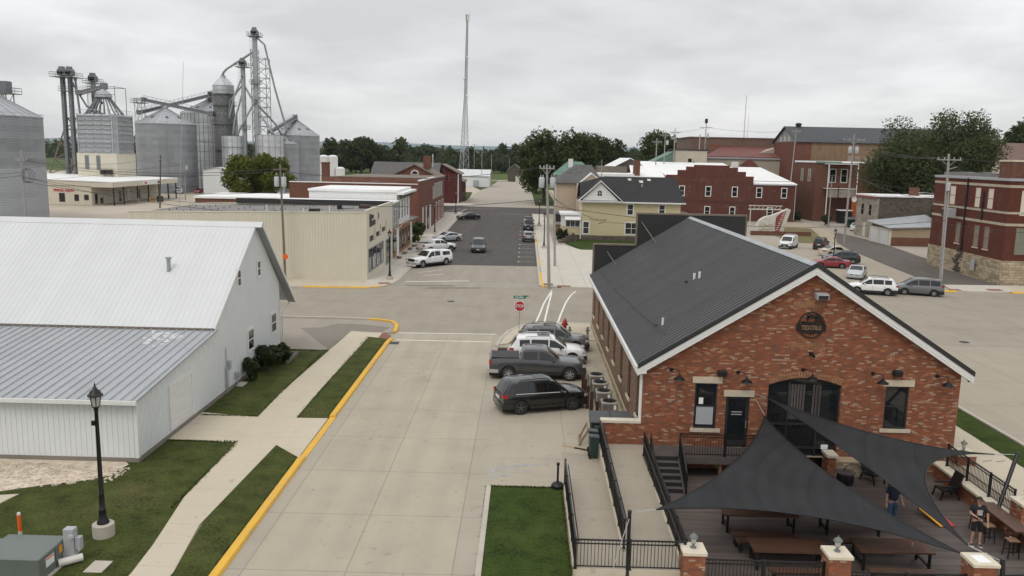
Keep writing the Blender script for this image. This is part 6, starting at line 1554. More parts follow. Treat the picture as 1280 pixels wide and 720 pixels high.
# gabled red house and grey-roofed houses behind
b=bld('gabled_brick_house','orange-red brick house with a white arched attic window and chimney',(-24,182,0))
MB().box(-29.4,-19.4,181.0,195,0,8.4).extr([(-29.4,181,8.4),(-19.4,181,8.4),(-24.2,181,10.8)],(0,14,0)).build('wall','red_brick',b)
gm_=MB();gm_.extr([(-30.0,180.7,8.15),(-24.2,180.7,10.95),(-24.2,180.7,11.15),(-30.2,180.7,8.35)],(0,14.5,0));gm_.extr([(-18.9,180.7,8.15),(-24.2,180.7,10.95),(-24.2,180.7,11.15),(-18.7,180.7,8.35)],(0,14.5,0));rfo=gm_.build('roof','shingle_brown',b)
MB().box(-22.6,-21.0,183,184.6,10.0,13.0).build('chimney','brown_brick',rfo);MB().path([(-20.6,184,10.5),(-20.6,184,13.4)],.1,6).build('flue','white_trim',rfo)
aw=MB();aw.lathe([(.62,-.06),(.95,-.06),(.95,.05),(.62,.05)],(-24.2,181.0,9.0),16,'y',0,PI);aw.box(-25.1,-23.3,180.93,181.02,8.86,9.0);awo=aw.build('arched_window','sign_old_white',b);MB().lathe([(0,-.02),(.62,-.02)],(-24.2,181.0,9.0),14,'y',0,PI).build('pane','window_glass',awo)
b=bld('grey_roof_house','long house with a weathered grey shingle roof behind the gabled brick house',(-26,204,0))
MB().box(-37,-21.2,199,210,0,8.2).build('wall','brown_brick',b);r_=slopeY(b,'roof','shingle_grey',-37.4,-20.8,198.6,8.1,204.5,11.3,1,rib=0);slopeY(b,'roof','shingle_grey',-37.4,-20.8,210.4,8.1,204.5,11.3,1,rib=0)
b=bld('maroon_house','maroon brick house with a white double window and tall chimney at the crossroads',(-20,238,0))
MB().box(-29,-18.35,228,240,0,8.2).extr([(-29,228.5,8.2),(-18.35,228.5,8.2),(-23,228.5,10.5)],(0,11,0)).build('wall','maroon_brick',b)
gm_=MB();gm_.extr([(-29.5,227.8,8.0),(-23,227.8,10.6),(-23,227.8,10.8),(-29.7,227.8,8.2)],(0,12.6,0));gm_.extr([(-17.8,227.8,7.9),(-23,227.8,10.6),(-23,227.8,10.8),(-17.6,227.8,8.1)],(0,12.6,0));rfo=gm_.build('roof','shingle_brown',b);MB().box(-26.2,-25.0,229,230.2,8.4,11.0).build('chimney','maroon_brick',rfo)
window(b,'S',(-25.3,228,4.9),1.5,2.6,'sign_white','window_glass',True,.22);window(b,'S',(-21.6,228,7.0),.8,1.3,'faded_red_paint','window_glass');MB().box(-26.4,-24.6,227.9,228,0.1,3.2).build('door','sign_white',b);MB().box(-18.6,-18.3,227.9,228.05,0,8).build('downpipe','sign_old_white',b)
b=bld('maroon_annexe','low maroon annexe with a sloping brown roof behind the maroon house',(-20,247,0));MB().box(-28,-18.4,240.2,257,0,5.6).build('wall','maroon_brick',b);MB().extr([(-28,240.1,8.8),(-17.9,240.1,5.5),(-17.9,240.1,5.7),(-28,240.1,9.0)],(0,17.2,0)).build('roof','shingle_brown',b)
for y in(243,247,251):window(b,'E',(-18.4,y,3.5),.9,2.0,'maroon_brick','window_glass')
# far white shed and old wooden barn
b=bld('white_shed','low white shed with a bright metal roof below the lattice tower',(-30,362,0));MB().box(-42,-15.4,350,370,0,4.6).build('wall','white_metal',b);slopeY(b,'roof','white_roof_metal',-42.5,-14.9,349.5,4.6,360,7.2,1.2,rib=.02);slopeY(b,'roof','white_roof_metal',-42.5,-14.9,370.5,4.6,360,7.2,1.2,rib=.02);MB().box(-22,-19.5,349.8,350,0.2,2.8).build('door','util_grey',b);MB().extr([(-15.4,350,4.6),(-15.4,370,4.6),(-15.4,360,7.0)],(-.2,0,0)).build('gable_end','white_metal',b)
b=bld('wooden_barn','small weathered barn with a green roof at the end of the street',(-8,425,0));MB().box(-9.0,-1.9,432,446,0,6.0).extr([(-9.0,432,6.0),(-1.9,432,6.0),(-5.5,432,8.8)],(0,14,0)).build('wall','wood_pole_dark',b)
gm_=MB();gm_.extr([(-9.6,431.6,5.6),(-5.5,431.6,8.9),(-5.5,431.6,9.3),(-9.8,431.6,5.9)],(0,15,0));gm_.extr([(-1.4,431.6,5.6),(-5.5,431.6,8.9),(-5.5,431.6,9.3),(-1.2,431.6,5.9)],(0,15,0));gm_.build('roof','green_roof',b);MB().box(-5.0,-2.6,431.9,432,0,3).build('door','sign_old_white',b)
# long brown building along the lane behind the shops
b=bld('long_brick_store','long low brown brick store with a white roof behind the white shop',(-45,150,0));MB().box(-56,-39.1,139,152,0,5.2).build('wall','brown_brick',b);MB().box(-56.2,-39.05,138.8,152.2,5.2,5.55).build('roof','membrane_white',b)
o=thing('brick_chimney','square brick chimney rising behind the white flat roofs','chimney',(-41,172,0));MB().box(-42.0,-40.6,170,171.4,0,11.0).build('stack','brown_brick',o);MB().box(-42.1,-40.5,169.9,171.5,11.0,11.3).build('cap','brown_brick',o)
# ------------------------------------------------------------------ east side
b=bld('yellow_house','pale yellow clapboard house with a black roof and white gable',(17,133,0))
MB().box(9.3,25.2,133,142,.9,6.35).build('wall','cream_siding',b);MB().box(9.25,25.25,132.95,142.05,0,.9).build('foundation','block_wall',b)
MB().box(9.3,25.2,132.6,133,6.15,6.4).box(8.9,25.9,132.3,132.62,6.25,6.45).box(24.9,25.9,132.62,142.4,6.25,6.45).build('eave_board','white_trim',b)
ro=MB();ro.extr([(9.0,132.4,6.45),(25.8,132.4,6.45),(24.9,137.6,10.35),(13.2,137.6,10.35),(9.0,136,9.2)],(0,0,-.12));ro.extr([(9.0,142.6,6.45),(25.8,142.6,6.45),(24.9,137.6,10.35),(13.2,137.6,10.35),(9.0,139.2,9.2)],(0,0,-.12));ro.face((25.8,132.4,6.45),(25.8,142.6,6.45),(24.9,137.6,10.35));ro.extr([(9.0,136,9.2),(9.0,139.2,9.2),(13.2,137.6,10.35)],(0,0,-.1))
ro.extr([(8.75,132.2,6.55),(12.15,132.2,9.62),(12.15,137.2,9.62),(8.75,137.2,6.55)],(0,0,.14));ro.extr([(15.6,132.2,6.55),(12.15,132.2,9.62),(12.15,137.2,9.62),(15.6,137.2,6.55)],(0,0,.14));ro=ro.build('roof','shingle_black',b)
gb_=MB().extr([(9.1,132.6,6.5),(15.2,132.6,6.5),(12.15,132.6,9.45)],(0,.4,0)).build('gable','white_siding',b);MB().extr([(8.7,132.15,6.45),(12.15,132.15,9.6),(12.15,132.15,9.8),(8.5,132.15,6.5)],(0,.1,0)).extr([(15.7,132.15,6.45),(12.15,132.15,9.6),(12.15,132.15,9.8),(15.8,132.15,6.5)],(0,.1,0)).box(8.8,15.5,132.2,132.5,6.4,6.52).build('rake_board','white_trim',gb_)
aw=MB().lathe([(0,-.03),(.34,-.03)],(12.05,132.6,7.85),12,'y',0,PI).box(11.71,12.39,132.56,132.6,7.35,7.85).build('attic_window','window_glass',gb_);MB().box(12.02,12.08,132.53,132.56,7.35,8.15).box(11.7,12.4,132.53,132.56,7.72,7.78).build('bar','sign_white',aw)
window(b,'S',(10.05,133,2.15),.85,1.85,fw=.17);window(b,'S',(17.1,133,5.2),.85,1.6,fw=.17);window(b,'S',(22.2,133,5.25),.85,1.5,fw=.17);window(b,'S',(17.4,133,2.15),1.9,1.75,fw=.17,mull=2)
pc=MB().box(6.15,9.24,133.3,139,.9,2.3).build('porch_wall','cream_siding',b);MB().box(6.2,9.2,133.25,138.9,2.3,4.1).build('porch_upper','white_siding',b);MB().box(5.8,9.28,132.9,139.2,4.1,4.4).build('porch_roof','membrane_white',b);window(b,'S',(7.9,133.25,2.7),2.2,.95,fw=.1,mull=3,bar=False);MB().extr([(6.6,132.6,3.35),(9.1,132.6,3.35),(9.1,133.24,4.0),(6.6,133.24,4.0)],(0,0,.06)).build('awning','white_trim',b);MB().box(6.1,9.2,133.4,138.8,0,.89).build('porch_base','block_wall',b)
MB().box(9.1,9.24,132.85,132.98,.3,6.2).build('downpipe','white_trim',b);rv=MB()
for x,y,s_ in((17.4,137.0,.5),(19.3,136.6,.6),(20.6,137.0,.5)):rv.obox((x,y,6.45+(y-132.4)*.75+.02),(s_*1.6,s_,.01),.2,math.atan(.75))
rv.build('roof_patch','sign_old_white',ro);MB().tube((19.2,135.6,8.6),(19.2,135.6,9.3),.12,.08,8).build('roof_vent','util_grey',ro)
mt=thing('garden_steps','stepped concrete blocks beside the yellow house porch','steps',(6,131,0))
for i in range(5):MB().box(5.5+i*.55,6.2+i*.5,128.6+i*.7,129.6+i*.7,0,.4+.22*i).build('block_step','block_wall',mt)
b=bld('peach_house','peach clapboard house with a grey hipped roof behind the tall pole',(9,156,0))
MB().box(5.8,14,152.5,163,0,8.6).build('wall','peach_siding',b);MB().extr([(5.2,151.9,8.6),(14.6,151.9,8.6),(12.5,157,11.9),(9.5,157,11.9)],(0,0,.1)).extr([(5.2,163.6,8.6),(14.6,163.6,8.6),(12.5,158,11.9),(9.5,158,11.9)],(0,0,.1)).extr([(5.2,151.9,8.6),(5.2,163.6,8.6),(9.5,158,11.9),(9.5,157,11.9)],(0,0,.1)).extr([(14.6,151.9,8.6),(14.6,163.6,8.6),(12.5,158,11.9),(12.5,157,11.9)],(0,0,.1)).build('roof','shingle_grey',b)
gb_=MB().extr([(10.0,151.7,8.4),(14.4,151.7,8.4),(12.2,151.7,10.2)],(0,4,0)).build('gable','peach_siding',b);MB().extr([(9.7,151.5,8.35),(12.2,151.5,10.3),(12.2,151.5,10.6),(9.5,151.5,8.5)],(0,4.5,0)).extr([(14.7,151.5,8.35),(12.2,151.5,10.3),(12.2,151.5,10.6),(14.9,151.5,8.5)],(0,4.5,0)).build('gable_roof','white_trim',gb_)
MB().box(9.4,13.9,150.2,152.49,0,8.3).build('bay','peach_siding',b);MB().box(5.65,5.8,152.4,152.6,.3,8.5).build('downpipe','white_trim',b);MB().box(5.3,8.8,149.0,152.4,3.1,3.45).build('porch_roof','membrane_grey',b);MB().box(5.5,8.7,149.2,152.3,.8,3.0).build('porch_wall','dark_trim',b);MB().box(5.4,9.3,143.2,149,.0,1.6).build('terrace_wall','tan_brick',b);MB().box(5.3,9.2,143,148.9,1.6,1.75).build('terrace_top','wood_pole',b)
b=bld('green_roof_house','house with a green hipped roof half hidden by the peach house',(11,185,0));MB().box(7,15,181,191,0,9.4).build('wall','white_siding',b);MB().extr([(6.3,180.4,9.4),(15.7,180.4,9.4),(12.5,185,12.3),(9.5,185,12.3)],(0,0,.1)).extr([(6.3,191.6,9.4),(15.7,191.6,9.4),(12.5,186,12.3),(9.5,186,12.3)],(0,0,.1)).extr([(6.3,180.4,9.4),(6.3,191.6,9.4),(9.5,186,12.3),(9.5,185,12.3)],(0,0,.1)).extr([(15.7,180.4,9.4),(15.7,191.6,9.4),(12.5,186,12.3),(12.5,185,12.3)],(0,0,.1)).build('roof','green_roof',b);MB().box(9.5,10.5,183,184,10.8,13).build('chimney','white_siding',b)
# stepped-gable brick store
SY=185.
b=bld('stepped_gable_store','dark red brick store with a stepped parapet and white sash windows',(47,SY,0))
prof=[(31.5,0),(31.5,9.85),(34.0,9.85),(34.0,10.94),(35.85,10.94),(35.85,11.73),(37.6,11.73),(37.6,12.13),(45.5,12.13),(45.5,11.68),(47.33,11.68),(47.33,10.8),(49.17,10.8),(49.17,9.8),(50.95,9.8),(50.95,8.25),(60.5,8.25),(60.5,0)]
for(xa,_),(xb,_)in[((31.5,0),(34.0,0)),((34.0,0),(35.85,0)),((35.85,0),(37.6,0)),((37.6,0),(45.5,0)),((45.5,0),(47.33,0)),((47.33,0),(49.17,0)),((49.17,0),(50.95,0)),((50.95,0),(60.5,0))]:pass
mb=MB();cpg=MB()
for xa,xb,z in((31.5,34.0,9.85),(34.0,35.85,10.94),(35.85,37.6,11.73),(37.6,45.5,12.13),(45.5,47.33,11.68),(47.33,49.17,10.8),(49.17,50.95,9.8),(50.95,60.5,8.25)):
 mb.box(xa,xb,SY,SY+.4,0,z)
 if z>9:cpg.box(xa-.05,xb+.05,SY-.06,SY+.45,z,z+.12)
mb.build('front_wall','dark_brick',b);cpg.build('coping','faded_red_paint',b);MB().box(31.5,60.5,SY-.02,SY-.001,8.9,9.0).build('brick_course','brown_brick',b)
MB().box(60.1,60.49,SY+.4,SY+30,0,8.1).build('side_wall','dark_brick',b)
rr=MB();rr.extr([(51,SY-.15,8.26),(60.7,SY-.15,8.26),(60.7,SY+30,11.6),(51,SY+30,11.6)],(0,0,.16));rr.extr([(31.5,SY+.4,9.6),(51,SY+.4,9.6),(51,SY+30,12.5),(31.5,SY+30,12.5)],(0,0,.16));rr.build('roof','membrane_white',b);MB().box(50.95,60.6,SY-.2,SY-.0,8.05,8.25).build('gutter','util_grey',b);MB().box(60.35,60.5,SY-.12,SY-.002,.5,8.05).build('downpipe','util_grey',b);MB().box(46.3,47.6,SY+1,SY+2,11,13.1).build('chimney','white_siding',b)
for x in(35.1,41.0,46.9,52.35,57.9):window(b,'S',(x,SY,6.45 if x<50 else 6.4),1.0,2.0,fw=.17)
for x in(41.0,46.6,55.0):window(b,'S',(x,SY,2.0),1.0,2.0,fw=.17)
tag(MB().box(32.0,34,169,176,0,2.4).build('garden_wall','block_wall'),'grey block wall behind the false front','wall')
# old neon sign lying on its side, with its lattice
o=thing('salvaged_sign','big old white and red shop sign lying on its side by the stepped store','sign',(48,152,0))
body=[(43.0,152.5,.2),(43.2,152.5,1.5),(43.7,152.5,2.6),(44.6,152.5,3.2),(45.9,152.5,3.5),(47.4,152.5,4.1),(48.4,152.5,4.6),(48.8,152.5,4.4),(47.7,152.5,.15)]
MB().extr(body,(0,1.2,0)).build('panel','sign_old_white',o);MB().extr([(47.5,152.49,.1),(48.0,152.49,.1),(49.2,152.49,4.6),(48.7,152.49,4.8)],(0,1.5,0)).build('side_frame','sign_old_white',o)
MB().extr([(46.5,152.44,.5),(47.3,152.44,.5),(48.4,152.44,4.4),(47.4,152.44,4.0),(46.6,152.44,3.2)],(0,.05,0)).build('red_field','faded_red_paint',o);gl_=MB()
for i in range(9):gl_.obox((46.85+i*.14,152.42,.9+i*.38),(.55,.03,.12),0,0,-.5+.6*(i%2))
gl_.build('old_lettering','sign_old_white',o);g2=MB()
for i in range(8):g2.obox((44.0+(i%4)*.55,152.47,.8+(i//4)*.8+.2*(i%2)),(.8,.04,.14),0,0,.4*(i%3))
g2.build('old_flourish','sign_old_gold',o)
o2=thing('sign_frame','white lattice sign frame propped level behind the salvaged sign','sign frame',(46,156,0));fm=MB();fm.box(42.3,48.6,155.6,155.8,4.3,4.5).box(42.3,48.6,155.6,155.8,5.0,5.15)
for i in range(8):fm.beam((42.4+i*.8,155.7,4.4),(42.8+i*.8,155.7,5.1),.08,.08)
for x in(42.6,48.6):fm.box(x,x+.15,155.6,155.75,0,4.3)
fm.build('lattice','sign_old_white',o2)
tag(MB().box(41.5,52.5,150.2,150.6,0,.75).build('brick_wall','brown_brick'),'low red brick garden wall in front of the salvaged sign','wall')
# roofs between (each building of its own)
def shed(name,label,x0,x1,y0,y1,ze,zr,wall,roof,axis='X',over=.3):
 b=bld(name,label,((x0+x1)/2,y0,0))
 MB().box(x0,x1,y0,y1,0,ze).build('wall',wall,b)
 if axis=='X':
  ym=(y0+y1)/2;m=MB()
  m.extr([(x0-over,y0-over,ze-.05),(x1+over,y0-over,ze-.05),(x1+over,ym,zr),(x0-over,ym,zr)],(0,0,.15));m.extr([(x0-over,y1+over,ze-.05),(x1+over,y1+over,ze-.05),(x1+over,ym,zr),(x0-over,ym,zr)],(0,0,.15));m.build('roof',roof,b)
  for x in(x0,x1-.2):MB().extr([(x,y0,ze),(x,y1,ze),(x,ym,zr)],(.2,0,0)).build('gable',wall,b)
 else:
  xm=(x0+x1)/2;m=MB()
  m.extr([(x0-over,y0-over,ze-.05),(x0-over,y1+over,ze-.05),(xm,y1+over,zr),(xm,y0-over,zr)],(0,0,.15));m.extr([(x1+over,y0-over,ze-.05),(x1+over,y1+over,ze-.05),(xm,y1+over,zr),(xm,y0-over,zr)],(0,0,.15));m.build('roof',roof,b)
  for y in(y0,y1-.2):MB().extr([(x0,y,ze),(x1,y,ze),(xm,y,zr)],(0,.2,0)).build('gable',wall,b)
 return b
shed('brown_gable_store','brown gabled store with a bright white roof edge behind the yellow house',18.5,32,200,222,9.6,13.3,'wood_pole_dark','membrane_white','Y')
b=bld('white_roof_store','store with a big white sloping roof left of the stepped parapet',(28,190,0));MB().box(17.5,31.4,186,206,0,9.2).build('wall','brown_brick',b);MB().extr([(17.3,185.9,9.25),(31.45,185.9,9.25),(31.45,206,12.6),(25.5,206,12.6),(24.2,190,10)],(0,0,.15)).build('roof','membrane_white',b);MB().box(16.0,24.5,185.8,198,9.21,9.9).build('front_roof','membrane_white',b);MB().box(24.4,25.8,186.5,188,9.2,13.0).build('chimney','brown_brick',b);MB().box(17.4,24.3,198.1,206,9.21,11.4).build('rear_roof','shingle_brown',b)
b=bld('beige_box_building','tall beige metal building with a dark flat roof edge and small black window',(42.5,215,0));ribwall('wall',[(38.6,215,0),(46.8,215,0),(46.8,215,15.6),(38.6,215,15.7)],-1,'beige_siding',b,.5,.03);MB().box(38.6,46.8,215.13,225,0,15.5).build('rear_walls','beige_siding',b);MB().box(38.3,47.1,214.8,225.2,15.7,16.0).build('roof_edge','dark_trim',b);MB().box(42.0,42.9,214.9,215,12.6,13.6).build('window','window_glass',b);MB().box(43.2,43.7,214.7,215,12.3,12.8).build('vent','dark_trim',b)
b=bld('green_slope_building','building with a steep green metal roof beside the tall beige box',(35,216,0));MB().box(31.5,38.5,216,226,0,11.8).build('wall','beige_siding',b);MB().extr([(31.0,215.7,11.4),(38.55,215.7,15.3),(38.55,226,15.3),(31.0,226,11.4)],(0,0,.15)).build('roof','green_roof',b);MB().extr([(31.2,215.9,11.5),(38.55,215.9,11.5),(38.55,215.9,15.3)],(0,.2,0)).build('gable','green_roof',b)
b=bld('long_brown_hall','long brown metal hall with a rust red lower roof and cream walls',(58,245,0));MB().box(47.3,86,240,262,0,19.6).build('upper_wall','brown_metal',b);MB().box(47.0,86,239.8,262,19.6,19.9).build('roof_edge','brown_metal',b);MB().extr([(48.5,225,14.2),(82,225,14.2),(82,239.9,17.0),(56,239.9,17.0)],(0,0,.2)).build('lower_roof','rust_roof',b);MB().box(47.5,82,225.3,239.9,0,14.0).build('lower_wall','beige_siding',b);MB().box(47.4,82.1,224.9,225.2,13.8,14.2).build('gutter','util_grey',b);MB().extr([(57.5,223.5,11.8),(60.3,223.5,14.0),(62.8,223.5,11.8)],(0,1.7,0)).build('entrance_gable','rust_roof',b);MB().extr([(64.5,231,15.5),(70,231,17.2),(72,231,17.2),(72,231,15.5)],(0,6,0)).build('roof_dormer','beige_siding',b);rs=MB()
rs.obox((57.0,239.97,17.2),(6.5,.02,.9),0,0,.1);rs.obox((54.5,239.965,16.9),(3.5,.02,1.3),0,0,.2);rs.build('rust_patch','rust_patch',b);MB().tube((49.5,238,14),(49.5,238,20.5),.15,.15,8).build('mast','util_grey',b)
# big brick building with the dark slate roof
b=bld('tall_brick_hall','tall brick hall with a long dark roof, arched attic windows and a tan rear wall',(70,212,0))
gy0,gy1=212,232
MB().box(68.8,69.3,gy0,gy1,0,18.5).extr([(68.8,gy0,18.5),(68.8,gy1,18.5),(68.8,(gy0+gy1)/2,22.4)],(.5,0,0)).build('gable_wall','red_brick',b)
MB().extr([(68.75,gy0+.2,18.5),(68.75,gy1-.2,18.5),(68.75,(gy0+gy1)/2,22.2)],(.05,0,0)).build('gable_panel','grey_trim',b)
for y in(218.5,222,225.5):MB().box(68.66,68.74,y-.6,y+.6,18.7,19.9).lathe([(0,-.09),(.6,-.09),(.6,0)],(68.74,y,19.9),10,'x',-PI/2,PI/2).build('arched_window','sign_old_white',b)
MB().box(69.3,72.4,gy0,gy0+.4,0,18.6).build('side_wall','red_brick',b);MB().box(72.4,115,gy0+.02,gy0+.4,0,18.6).build('rear_wall','tan_brick',b)
slopeY(b,'roof','slate_roof',68.2,116,gy0-.5,18.4,(gy0+gy1)/2,22.6,1,rib=0,th=.2);slopeY(b,'roof','slate_roof',68.2,116,gy1+.5,18.4,(gy0+gy1)/2,22.6,1,rib=0,th=.2)
MB().lathe([(0,0),(.7,0),(.7,.6),(1.0,.7),(.5,1.1),(0,1.2)],(72,222,22.4),12).build('roof_cowl','dark_iron',b);gp3=MB()
for i in range(18):gp3.box(82+i*1.7+random.uniform(-.5,.5),83.2+i*1.7,gy0-.01,gy0+.019,random.uniform(11.5,13),random.uniform(14.0,15.6))
gp3.box(101,110,gy0-.012,gy0+.018,13,16.3);gp3.build('worn_whitewash','plaster_old',b)
b=bld('flat_brick_block','lower brick block with a white rimmed flat roof in front of the tall brick hall',(70,190,0))
MB().box(66.3,88,190,204,0,13.3).build('wall','brown_brick',b);MB().box(66.0,88.2,189.7,204.2,13.3,13.7).build('roof','membrane_white',b);MB().box(66.1,72,189.68,189.72,13.2,13.6).build('fascia','green_roof',b)
for y in(194,199):window(b,'W',(66.3,y,10.4),1.5,2.7,'sign_old_white','blind_panel')
pc=MB().box(68.2,68.36,187.2,187.4,0,13.1).box(74.75,74.9,187.2,187.4,3.0,13.1).box(68.2,74.9,187.2,190,13.0,13.15).box(68.2,74.9,187.2,190,7.5,7.6).build('porch_frame','sign_white',b);MB().box(68.6,74.5,187.25,187.35,5.6,7.3).build('porch_panel','plaster_old',b)
for x in(70.2,72.8):window(b,'S',(x,190,10.4),1.2,2.8,'sign_old_white','window_glass',True,.2)
MB().path([(69.3,187,0),(70.5,186.6,4),(70.5,186.6,8)],.1,6).build('fire_ladder','dark_iron',b);MB().box(70.4,73.0,184,186.5,.1,2.8).build('side_porch','dark_iron',b);MB().box(70.3,73.1,183.9,186.6,2.8,2.95).build('porch_cap','sign_white',b)
ds2=thing('dumpster','green skip at the mouth of the dirt lane','dumpster',(70,176,0),0,'green skips in the lane');MB().hexa([(67.9,172.5,.1),(70.7,172.5,.1),(70.7,174.2,.1),(67.9,174.2,.1),(67.7,172.3,1.7),(70.9,172.3,1.7),(70.9,174.5,2.0),(67.7,174.5,2.0)]).build('body','bin_green',ds2);MB().hexa([(67.6,172.2,1.7),(71,172.2,1.7),(71,174.6,2.0),(67.6,174.6,2.0),(67.6,172.2,1.78),(71,172.2,1.78),(71,174.6,2.1),(67.6,174.6,2.1)]).build('lid','bin_lid',ds2)
ds3=thing('dumpster','green skip beside the old stucco wall and the white car','dumpster',(66,157,0),0,'green skips in the lane');MB().hexa([(63.9,155.2,.1),(67.2,155.2,.1),(67.2,157.2,.1),(63.9,157.2,.1),(63.7,155,1.8),(67.4,155,1.8),(67.4,157.5,2.1),(63.7,157.5,2.1)]).build('body','bin_green',ds3);MB().hexa([(63.6,154.9,1.8),(67.5,154.9,1.8),(67.5,157.6,2.1),(63.6,157.6,2.1),(63.6,154.9,1.88),(67.5,154.9,1.88),(67.5,157.6,2.2),(63.6,157.6,2.2)]).build('lid','bin_lid',ds3)
fc_=thing('board_fence','orange board fence in front of the lower brick block','fence',(76,187,0));fm=MB()
for i in range(26):fm.box(73.5+i*.42,73.9+i*.42,186.0,186.08,.2,5.2+.05*(i%3))
fm.build('boards','fence_orange',fc_)
# stucco and stone block with a white roof
b=bld('stone_block_store','small grey stone store with a peeling stucco end and white roof',(66,148,0))
MB().box(63.0,63.4,148.0,157,0,7.3).build('stucco_wall','plaster_old',b);MB().box(63.4,80,147.9,148.3,0,7.5).build('side_wall','block_wall',b);MB().box(62.8,80.2,147.7,157.2,7.5,7.75).build('roof','membrane_white',b);MB().box(63.41,80,148.31,156.9,0,7.4).build('core_wall','block_wall',b)
MB().box(62.7,62.79,147.8,157,7.2,7.5).build('fascia','faded_red_paint',b)
for y in(150.6,154):window(b,'W',(63.0,y,5.0),1.1,1.9,'plaster_old','window_glass')
MB().box(62.92,63.0,152,153.2,0,2.6).build('door','sign_old_white',b);MB().box(70,71.3,150,151.5,7.75,9.2).build('chimney','brown_brick',b);window(b,'S',(76.5,147.9,4.4),1.0,1.8,'plaster_old','window_glass')
sd_=MB().lathe([(0,.12),(.35,.06),(.5,0)],(62.3,156.6,6.6),14,'y').build('dish','sign_white',b);MB().tube((62.3,156.7,6.6),(63,157,6.2),.05,.05,6).build('bracket','dark_iron',sd_)
# double garage
b=bld('double_garage','tan double garage with two white doors and a patched low roof',(60.5,140,0))
MB().box(60.4,60.7,136,144,0,2.75).build('door_wall','cream',b);MB().box(60.7,69.5,136,136.3,1.4,3.0).build('side_wall','tan_siding',b);MB().box(60.7,69.5,135.98,136.31,0,1.4).build('side_base','brown_brick',b);MB().box(69.2,69.5,136.3,144,0,3.2).build('rear_wall','tan_siding',b);MB().extr([(60.0,135.6,2.85),(69.9,135.6,3.25),(69.9,144.4,4.6),(60.0,144.4,3.4)],(0,0,.14)).build('roof','galv_plain',b);MB().box(60.72,69.4,143.7,144,0,3.3).build('far_wall','tan_siding',b)
for y in(138.0,141.8):MB().box(60.32,60.4,y-1.35,y+1.35,.05,2.35).build('garage_door','white_siding',b)
rp=MB();rp.obox((63.5,138.5,3.4),(3.5,1.6,.02),.3,.14,-.08);rp.build('roof_patch','rust_roof',b)
bins=[('grey wheelie bin by the brick corner, left of the three',61.0),('grey wheelie bin by the brick corner, middle of the three',62.0),('grey wheelie bin by the brick corner, right of the three',63.0)]
gb0=None
for i,(lb,x)in enumerate(bins):
 if gb0 is None:
  gb0=local_thing('wheelie_bin',lb,'bin','grey bins by the alley');MB().hexa([(-.3,-.3,.05),(.3,-.3,.05),(.3,.3,.05),(-.3,.3,.05),(-.36,-.36,1.1),(.36,-.36,1.1),(.36,.36,1.1),(-.36,.36,1.1)]).build('body','transformer',gb0);MB().box(-.38,.38,-.38,.38,1.1,1.2).build('lid','steel_dark',gb0,bevel=.03);place(gb0,(58.2,117.2,0))
 else:copy_tree(gb0,(58.2+i*.75,117.2-i*1.0,0),.2*i,lb)
for i,(x,y)in enumerate(((59.9,113.3),(60.3,112.2))):
 o=thing('bollard',['yellow bollard left of its twin by the stone base','yellow bollard nearest the stone base'][i],'bollard',(x,y,0),0,'yellow bollards at the alley');MB().tube((x,y,0),(x,y,1.5),.12,.12,10).build('post','board_yellow',o);MB().lathe([(0,1.58),(.1,1.55),(.12,1.5)],(x,y,0),10).build('cap','board_yellow',o)
# brick and limestone corner building
b=bld('limestone_base_building','red brick corner building on a rough limestone base with cream bands',(55,93.5,0))
CX_,CY_=54.4,93.4
wl=lambda z0,z1,d,m_,nm:MB().hexa([(CX_-d,CY_-d,z0),(80,CY_-d,z0),(80,112,z0),(CX_+.8-d,112,z0),(CX_-d,CY_-d,z1),(80,CY_-d,z1),(80,112,z1),(CX_+.8-d,112,z1)]).build(nm,m_,b)
wl(-.1,2.75,.12,'limestone','stone_base');wl(2.75,11.75,0,'corner_brick','wall');wl(6.7,7.0,.05,'band_stone','band');wl(8.05,8.3,.05,'band_stone','band');wl(11.0,11.3,.05,'band_stone','band');wl(11.75,12.05,.15,'util_grey','parapet_cap')
MB().box(CX_+.02,80,CY_+.02,95.9,12.05,13.9).build('corner_parapet','brown_brick',b);MB().box(CX_-.05,80,CY_-.05,96,13.9,14.1).build('corner_cap','cap_stone',b);MB().box(56,80,96.2,111.5,12.06,12.5).build('roof','membrane_grey',b)
def wx_(y):return CX_+.8*(y-CY_)/(112-CY_)
for y,wd,m_ in((106.6,1.3,'board_panel'),(100.2,1.1,'board_panel'),(97.2,1.1,'board_panel')):window(b,'W',(wx_(y)-.0,y,9.6),wd,2.3,'faded_red_paint',m_,True,.08)
for y in(104.2,99.6,97.2):window(b,'W',(wx_(y),y,5.0),1.0,2.5,'faded_red_paint','blind_panel',True,.08,sill='cap_stone')
window(b,'S',(57.0,CY_,9.3),2.2,2.6,'board_panel','board_panel',True,.1);window(b,'S',(56.8,CY_,5.0),2.1,2.8,'blind_panel','blind_panel',True,.1,mull=6);window(b,'S',(61,CY_,9.3),2.2,2.6,'board_panel','board_panel');window(b,'S',(61,CY_,5.0),2.1,2.8,'blind_panel','blind_panel')
MB().tube((wx_(102.8)-.15,102.8,2.0),(wx_(102.8)-.15,102.8,11.9),.1,.1,8).build('downpipe','dark_iron',b);MB().tube((wx_(98.7)-.15,98.7,7),(wx_(98.7)-.15,98.7,10.4),.1,.1,8).build('downpipe','dark_iron',b)
ac2=MB().box(53.2,54.3,104.2,105.6,6.9,8.0).build('window_unit','util_grey',b);MB().box(53.15,53.2,104.3,105.5,7.0,7.9).build('unit_grille','ac_dark',ac2);MB().box(54.18,54.24,98.6,99.4,.9,2.3).build('meter_box','util_grey',b)
sb_=MB()
for i in range(40):sb_.obox((wx_(103)-.2+random.uniform(-.08,.05),103.2+random.gauss(0,.5),random.uniform(.2,3.4)),(.1,random.uniform(.15,.4),random.uniform(.15,.4)),random.random())
